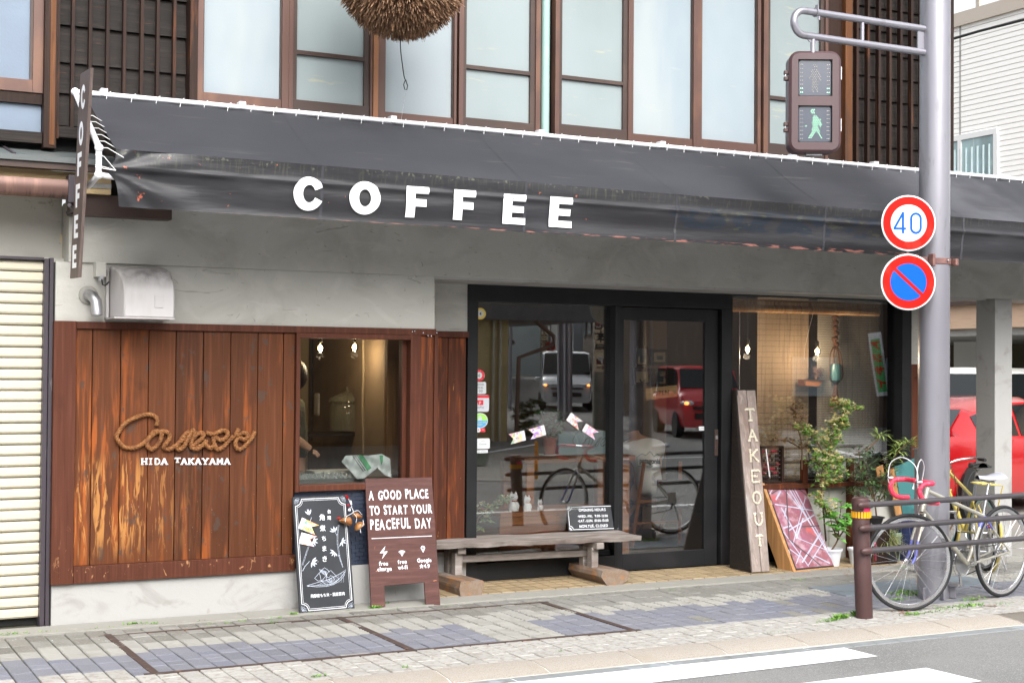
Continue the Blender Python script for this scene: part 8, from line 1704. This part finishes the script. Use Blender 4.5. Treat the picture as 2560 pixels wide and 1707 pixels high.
# poles
def rpole(x_, D, r_, ytop, ybase, label, m_='polep'):
    p = md(x_, 990, D); p.z = -.03; return tag(MB().tube([p, V((p.x, p.y, 9))], r_, 16).build('utility_pole', M[m_], smooth=R(50)), label, 'pole', 'poles across the street')
rpole(1404, 42, .13, 0, 0, 'left one of the twin grey poles before the van'); rpole(1420, 41.5, .13, 0, 0, 'right one of the twin grey poles before the van')
bp = md(1500, 1030, 38); bp.z = -.03
BPp = tag(MB().tube([bp, V((bp.x, bp.y, 9))], .20, 20).build('utility_pole', M['conc'], smooth=R(50)), 'thick concrete pole carrying the cream parking signboard', 'pole', 'poles across the street')
def vsign(x0_, x1_, y0_, y1_, D, text_, label, m_, mt, sz, arrow=False, nm='vertical_sign', cat='sign'):
    a = md(x0_, y1_, D); c_ = md(x1_, y0_, D); ctr = (a+c_)/2; w_ = abs(x1_-x0_)*D/FPX; h_ = abs(y1_-y0_)*D/FPX
    los_ = V((5.4, GL, 0))-V((ctr.x, ctr.y, 0)); los_.normalize(); rt = V((0,0,1)).cross(los_)
    F0 = Matrix(((rt.x, 0, los_.x, ctr.x), (rt.y, 0, los_.y, ctr.y), (0, 1, 0, ctr.z), (0,0,0,1))); T = thing(nm, tuple(ctr), label, cat)
    o = MB().box(-w_/2, w_/2, -h_/2, h_/2, -.04, 0).build('panel', m_, T, bevel=.01); place(o, F0, T); f = Flat(); n = len(text_)
    for i, ch in enumerate(text_): f.text(ch, 0, h_*(.30-.72*i/max(1, n))-sz*.3*0, sz, bold=.02*sz, z=.004)
    f.build('lettering', mt, T, F0)
    return T, F0, w_, h_
crm = mat('cream_sign_panel', (.85, .70, .48), .6)
T, F0, w_, h_ = vsign(1486, 1517, 793, 930, 37.5, '池本屋', 'tall cream signboard with brushed characters and a parking arrow on the thick pole', crm, M['black'], .34)
f = Flat(); f.poly([(-w_*.36, h_*.32), (w_*.36, h_*.32), (w_*.36, h_*.44), (-w_*.36, h_*.44)], .003); f.build('emblem_ground', M['spap'], T, F0)
f = Flat(); f.line([(-.1, h_*.36), (-.05, h_*.40), (0, h_*.37), (.06, h_*.41), (.1, h_*.36)], .05, z=.006); f.build('emblem', M['sred'], T, F0)
f = Flat(); f.poly([(-w_*.34, -h_*.36), (w_*.34, -h_*.36), (w_*.34, -h_*.26), (-w_*.34, -h_*.26)], .005); f.line([(-.1, -h_*.42), (.1, -h_*.42)], .03, z=.005); f.line([(-.04, -h_*.39), (-.1, -h_*.42), (-.04, -h_*.45)], .03, z=.005); f.build('parking_box', mat('maroon', (.16, .02, .02), .5), T, F0)
f = Flat(); f.text('P', 0, -h_*.345, .26, bold=.01, z=.008); f.build('parking_letter', M['signw'], T, F0)
vsign(1354, 1370, 829, 882, 60, '久三郎', 'smaller distant cream signboard on a pole left of the van', crm, M['black'], .3)
rpole(1360, 61, .16, 0, 0, 'distant concrete pole behind the smaller signboard', 'conc')
pp2 = md(1377, 867, 58); T = thing('no_parking_sign', tuple(pp2), 'distant round blue and red sign above the van roof', 'road sign'); lo_ = (V((5.4, GL, 0))-V((pp2.x, pp2.y, 0))).normalized()
MB().lathe([(.001, .01), (.15, .01)], pp2, 24, lo_).build('blue_disc', M['blue'], T); MB().lathe([(.15, .012), (.21, .012)], pp2, 24, lo_).build('red_ring', M['red'], T); MB().tube([V((pp2.x, pp2.y, 0)), V((pp2.x, pp2.y, 6))], .04, 8).build('post', M['polep'], T)
# yellow post with chain
yp = md(1342, 1050, 22); yp.z = 0; T = thing('yellow_bollard', tuple(yp), 'thin orange yellow bollard with a rope, seen reflected in the left pane', 'bollard'); MB().cyl(yp-V((0,0,.05)), yp+V((0,0,.55)), .03).build('post', mat('orange_post', (.70, .27, .02), .5), T, smooth=R(50)); MB().tube([yp+V((0,0,.5)), yp+sdir*-.4+nrm_*-.8+V((0,0,.38)), yp+nrm_*-1.8+V((0,0,.42))], .012, 6).build('rope', M['whitepaint'], T)
# houses: real-world boxes lining the side street
def shouse(label, D0, D1, off, depth, h, m_, roof=True, rh=1., wins=2, eave=.6, nm='house'):
    T = thing(nm, tuple(O+sdir*(D0+D1)/2+nrm_*off), label, 'house'); s_ = 1 if depth > 0 else -1
    P = lambda s, o_, z_: O+sdir*s+nrm_*(off+o_)+V((0,0,z_))
    o0, o1 = (0, depth) if depth > 0 else (depth, 0)
    MB().add([P(D0, o0, -.3), P(D1, o0, -.3), P(D1, o1, -.3), P(D0, o1, -.3), P(D0, o0, h), P(D1, o0, h), P(D1, o1, h), P(D0, o1, h)], [(0,3,2,1),(4,5,6,7),(0,1,5,4),(1,2,6,5),(2,3,7,6),(3,0,4,7)]).build('wall', m_, T)
    if roof:
        for (zr_, ee) in ((h, eave),):
            MB().add([P(D0-ee, o0-ee, zr_), P(D1+ee, o0-ee, zr_), P(D1+ee, o1+ee, zr_), P(D0-ee, o1+ee, zr_), P(D0-ee, (o0+o1)/2, zr_+rh), P(D1+ee, (o0+o1)/2, zr_+rh)], [(0,1,5,4),(3,4,5,2),(0,4,3),(1,2,5),(0,3,2,1)]).build('roof', opt, T)
    for k in range(wins):
        for fl in range(2 if h > 4 else 1):
            a = D0+(D1-D0)*(k+.2)/max(1, wins); c_ = D0+(D1-D0)*(k+.75)/max(1, wins); oo = -.04 if depth > 0 else .04; zz_ = .8+2.7*fl
            w_ = MB().add([P(a, oo, zz_), P(c_, oo, zz_), P(c_, oo, zz_+1.2), P(a, oo, zz_+1.2)], [(0,1,2,3) if depth < 0 else (3,2,1,0)]).build('window', M['alud'], T)
            MB().add([P(a+.1, oo*1.5, zz_+.1), P(c_-.1, oo*1.5, zz_+.1), P(c_-.1, oo*1.5, zz_+1.1), P(a+.1, oo*1.5, zz_+1.1)], [(0,1,2,3) if depth < 0 else (3,2,1,0)]).build('pane', mat('far_pane', (.2, .24, .25), .1) if 'far_pane' not in bpy.data.materials else bpy.data.materials['far_pane'], w_)
    return T
# house with timber cladding straight opposite, its cream corner seen in the left pane
HA = thing('house', (9, -9, 0), 'brown clapboard house with a cream corner and pipes across the street', 'house')
clap = mat('brown_clapboard', (.13, .08, .05), .8, layers=[((.12, .075, .045), (2, 2, 9), .5, .68, .6)])
MB().box(3, 13.9, -17, -9.05, -.3, 6).build('wall', clap, HA)
cb2 = MB().add([(0,0,0),(10.9,0,0),(10.9,.03,0),(0,.03,0),(0,0,.22),(10.9,0,.22)], [(0,1,2,3),(3,2,5,4)]).mesh('clapboard'); cb2.materials.append(clap)
for k in range(26): o = bpy.data.objects.new('clapboard', cb2); col.objects.link(o); o.parent = HA; o.location = V((3, -9.05, .1+.22*k))-V((9, -9, 0))
MB().box(13.9, 14.85, -17, -8.95, -.3, 4.2).build('cream_wall', opc, HA); MB().box(3.5, 5.2, -9.1, -8.98, .8, 2.2).build('window', M['alud'], HA); MB().box(8.5, 10.4, -9.1, -8.98, .8, 2.2).build('window', M['alud'], HA)
for px_, ytop in ((1233, 9), (1250, 9)):
    p = mg(px_, 1050); x_ = (_f.x+_r.x*(px_-1280)/FPX)/(_f.y+_r.y*(px_-1280)/FPX)*(2*GL+8.9); MB().tube([(x_, -8.88, -.1), (x_, -8.88, 6)], .035, 10).build('drainpipe', mat('cream_pipe', (.5, .46, .36), .5) if 'cream_pipe' not in bpy.data.materials else bpy.data.materials['cream_pipe'], HA, smooth=R(50))
MB().box(13.9, 17.2, -17, -8.6, 2.75, 3.1).build('eave', opt, HA); MB().box(3, 17, -17, -8.4, 6, 6.2).build('roof', opt, HA)
MB().tube([(15.4, -8.7, 2.75), (15.9, -8.7, 2.4), (15.9, -8.7, 2.2), (15.0, -8.7, 1.9), (15.0, -8.8, 0)], .05, 8).build('downpipe', cm, HA, smooth=R(60))
MB().box(15.0, 15.4, -17, -12, 0, 2.6).build('slatted_fence', M['darkwood'], HA)
plant('roadside_shrub', (15.6, -9.5, 0), [[(15.6, -9.5, 0), (15.6+.3*k, -9.4, .9+.1*k)] for k in (-1, 0, 1)], LD, 'dark shrub beside the cream corner across the street', 61, .10, .06, 60, spread=1.6)
shouse('far small timber house down the left of the side street', 30, 46, -2.4, -9, 4.5, opp, rh=1.4, wins=3)
shouse('pale plastered house far down the left of the side street', 48, 70, -2.0, -9, 6, opw, rh=1.2, wins=3)
shouse('tall grey block with narrow windows down the side street', 66, 78, 2.2, 12, 10, opg, roof=False, wins=4)
shouse('dark tiled timber house right of the grey block', 46, 64, 2.7, 3.0, 4.6, opp, rh=1.0, wins=3)
shouse('white walled garage block beyond the red car', 38, 50, 5.6, 3.2, 6.5, opw, roof=False, wins=0)
shouse('old timber townhouse with tiled eaves beyond the red car', 36, 50, 9.2, 9, 3.6, opp, rh=1.3, wins=4, eave=1.0)
house('long dark timber townhouse with tiled eave opposite the reed blind window', 24, 44, -20, -11.5, 5.2, opp, wins=6, rh=2.)
house('cream plaster townhouse further right across the street', 45, 62, -22, -11, 6.5, opc, wins=4, rh=2.)
house('white house left of the clapboard house across the street', -14, 2.2, -19, -10, 6.0, opw, wins=5, rh=2.)
tag(MB().add([O+sdir*100+nrm_*-4, O+sdir*100+nrm_*2.5, O+sdir*100+nrm_*2.5+V((0,0,7)), O+sdir*100+nrm_*-4+V((0,0,7)), O+sdir*112+nrm_*-4, O+sdir*112+nrm_*2.5, O+sdir*112+nrm_*2.5+V((0,0,7)), O+sdir*112+nrm_*-4+V((0,0,7))], [(0,1,2,3),(4,7,6,5),(0,3,7,4),(1,5,6,2),(3,2,6,7)]).build('far_building', mat('teal_glass_block', (.38, .44, .45), .3)), 'teal grey office block closing the end of the side street', 'building')
shouse('low brown shop with awning ending the left row of the side street', 74, 92, -2.2, -6, 3.6, opp, rh=1., wins=3)
shouse('pale shop at the end of the right row of the side street', 82, 98, 1.2, 7, 5.5, opw, rh=1., wins=3)
for k, (s0, zz_, o0, o1) in enumerate(((12, 5.2, -6, 9), (34, 6.2, -4, 9), (15, 4.6, 3, 14))):
    a, c_ = O+sdir*s0+nrm_*o0+V((0,0,zz_)), O+sdir*(s0+6)+nrm_*o1+V((0,0,zz_+.6)); m_ = (a+c_)/2-V((0,0,.35)); tag(MB().tube(smooth_path([a, m_, c_], 5), .022, 5).build('overhead_cable', M['black']), ['nearer black cable sagging over the mouth of the side street', 'farther black cable over the side street behind the van', 'low slack cable on the right of the side street'][k], 'cable', 'cables over the side street')
lp = O+sdir*24+nrm_*-1.6; T = thing('street_lamp', tuple(lp), 'slim grey street lamp beside the side pavement, seen reflected in the left pane', 'street lamp'); MB().tube([lp, lp+V((0,0,5.5)), lp+V((0,0,5.8))+nrm_*1.2], .06, 8).build('post', M['polep'], T); MB().ico(lp+V((0,0,5.75))+nrm_*1.4, .2, (1.6, 1, .5)).build('lamp_head', M['white'], T)
tag(MB().add([O+sdir*-1+nrm_*-3.0+V((0,0,.0)), O+sdir*60+nrm_*-3.0+V((0,0,.25)), O+sdir*60+nrm_*-1.9+V((0,0,.25)), O+sdir*-1+nrm_*-1.9+V((0,0,.0))], [(0,1,2,3)]).build('green_path', mat('green_walkway', (.08, .11, .075), .9)), kind='structure')
# banners
for (x_, yt, yb, D, txt, lab) in ((2198, 830, 990, 38, 'アジサイ', 'green and white banner with red characters, seen right in the reed blind window'), (2112, 820, 965, 46, 'イチゴ狩', 'second green and white banner, further left in the reed blind window')):
    p = md(x_, (yt+yb)/2, D); h_ = (yb-yt)*D/FPX; w_ = .34; T = thing('shop_banner', tuple(p), lab, 'banner', 'banners across the street')
    lo_ = (V((8.2, GL, 0))-V((p.x, p.y, 0))).normalized(); rt = V((0,0,1)).cross(lo_); tl = R(8); up_ = V((0,0,1))*math.cos(tl)+rt*math.sin(tl)*1; rt2 = rt*math.cos(tl)-V((0,0,1))*math.sin(tl); F0 = Matrix(((rt2.x, up_.x, lo_.x, p.x), (rt2.y, up_.y, lo_.y, p.y), (rt2.z, up_.z, lo_.z, p.z), (0,0,0,1)))
    o = MB().grid(lambda u, v: (-w_/2+w_*u, -h_/2+h_*v, .03*math.sin(u*4+v*5)), 6, 12).build('cloth', M['spap'], T, smooth=R(60)); place(o, F0, T)
    o = MB().grid(lambda u, v: (-w_*.34+w_*.68*u, -h_*.44+h_*.84*v, .004+.03*math.sin((.16+.68*u)*4+(v*.84+.06)*5)), 6, 12).build('green_panel', mat('banner_green_'+lab[:5], (.06, .38, .12), .7), T); place(o, F0, T)
    f = Flat()
    for i, ch in enumerate(txt): f.text(ch, 0, h_*(.24-.2*i), .26, bold=.012, z=.045)
    f.build('lettering', M['red'], T, F0)
    MB().cyl(V((p.x, p.y, 0))-rt*.24, V((p.x, p.y, p.z+h_*.55))-rt*.24, .014, n=8).build('pole', M['whitepaint'], T)
# hills beyond, low
tag(MB().add([(-400, -700, -5), (600, -700, -5), (600, -700, 45), (300, -700, 75), (100, -700, 50), (-150, -700, 80), (-400, -700, 40), (-400, -760, -5), (600, -760, -5)], [(0,1,2,3,4,5,6)]).build('hills', mat('far_hills', (.05, .08, .06), .9)), kind='structure')
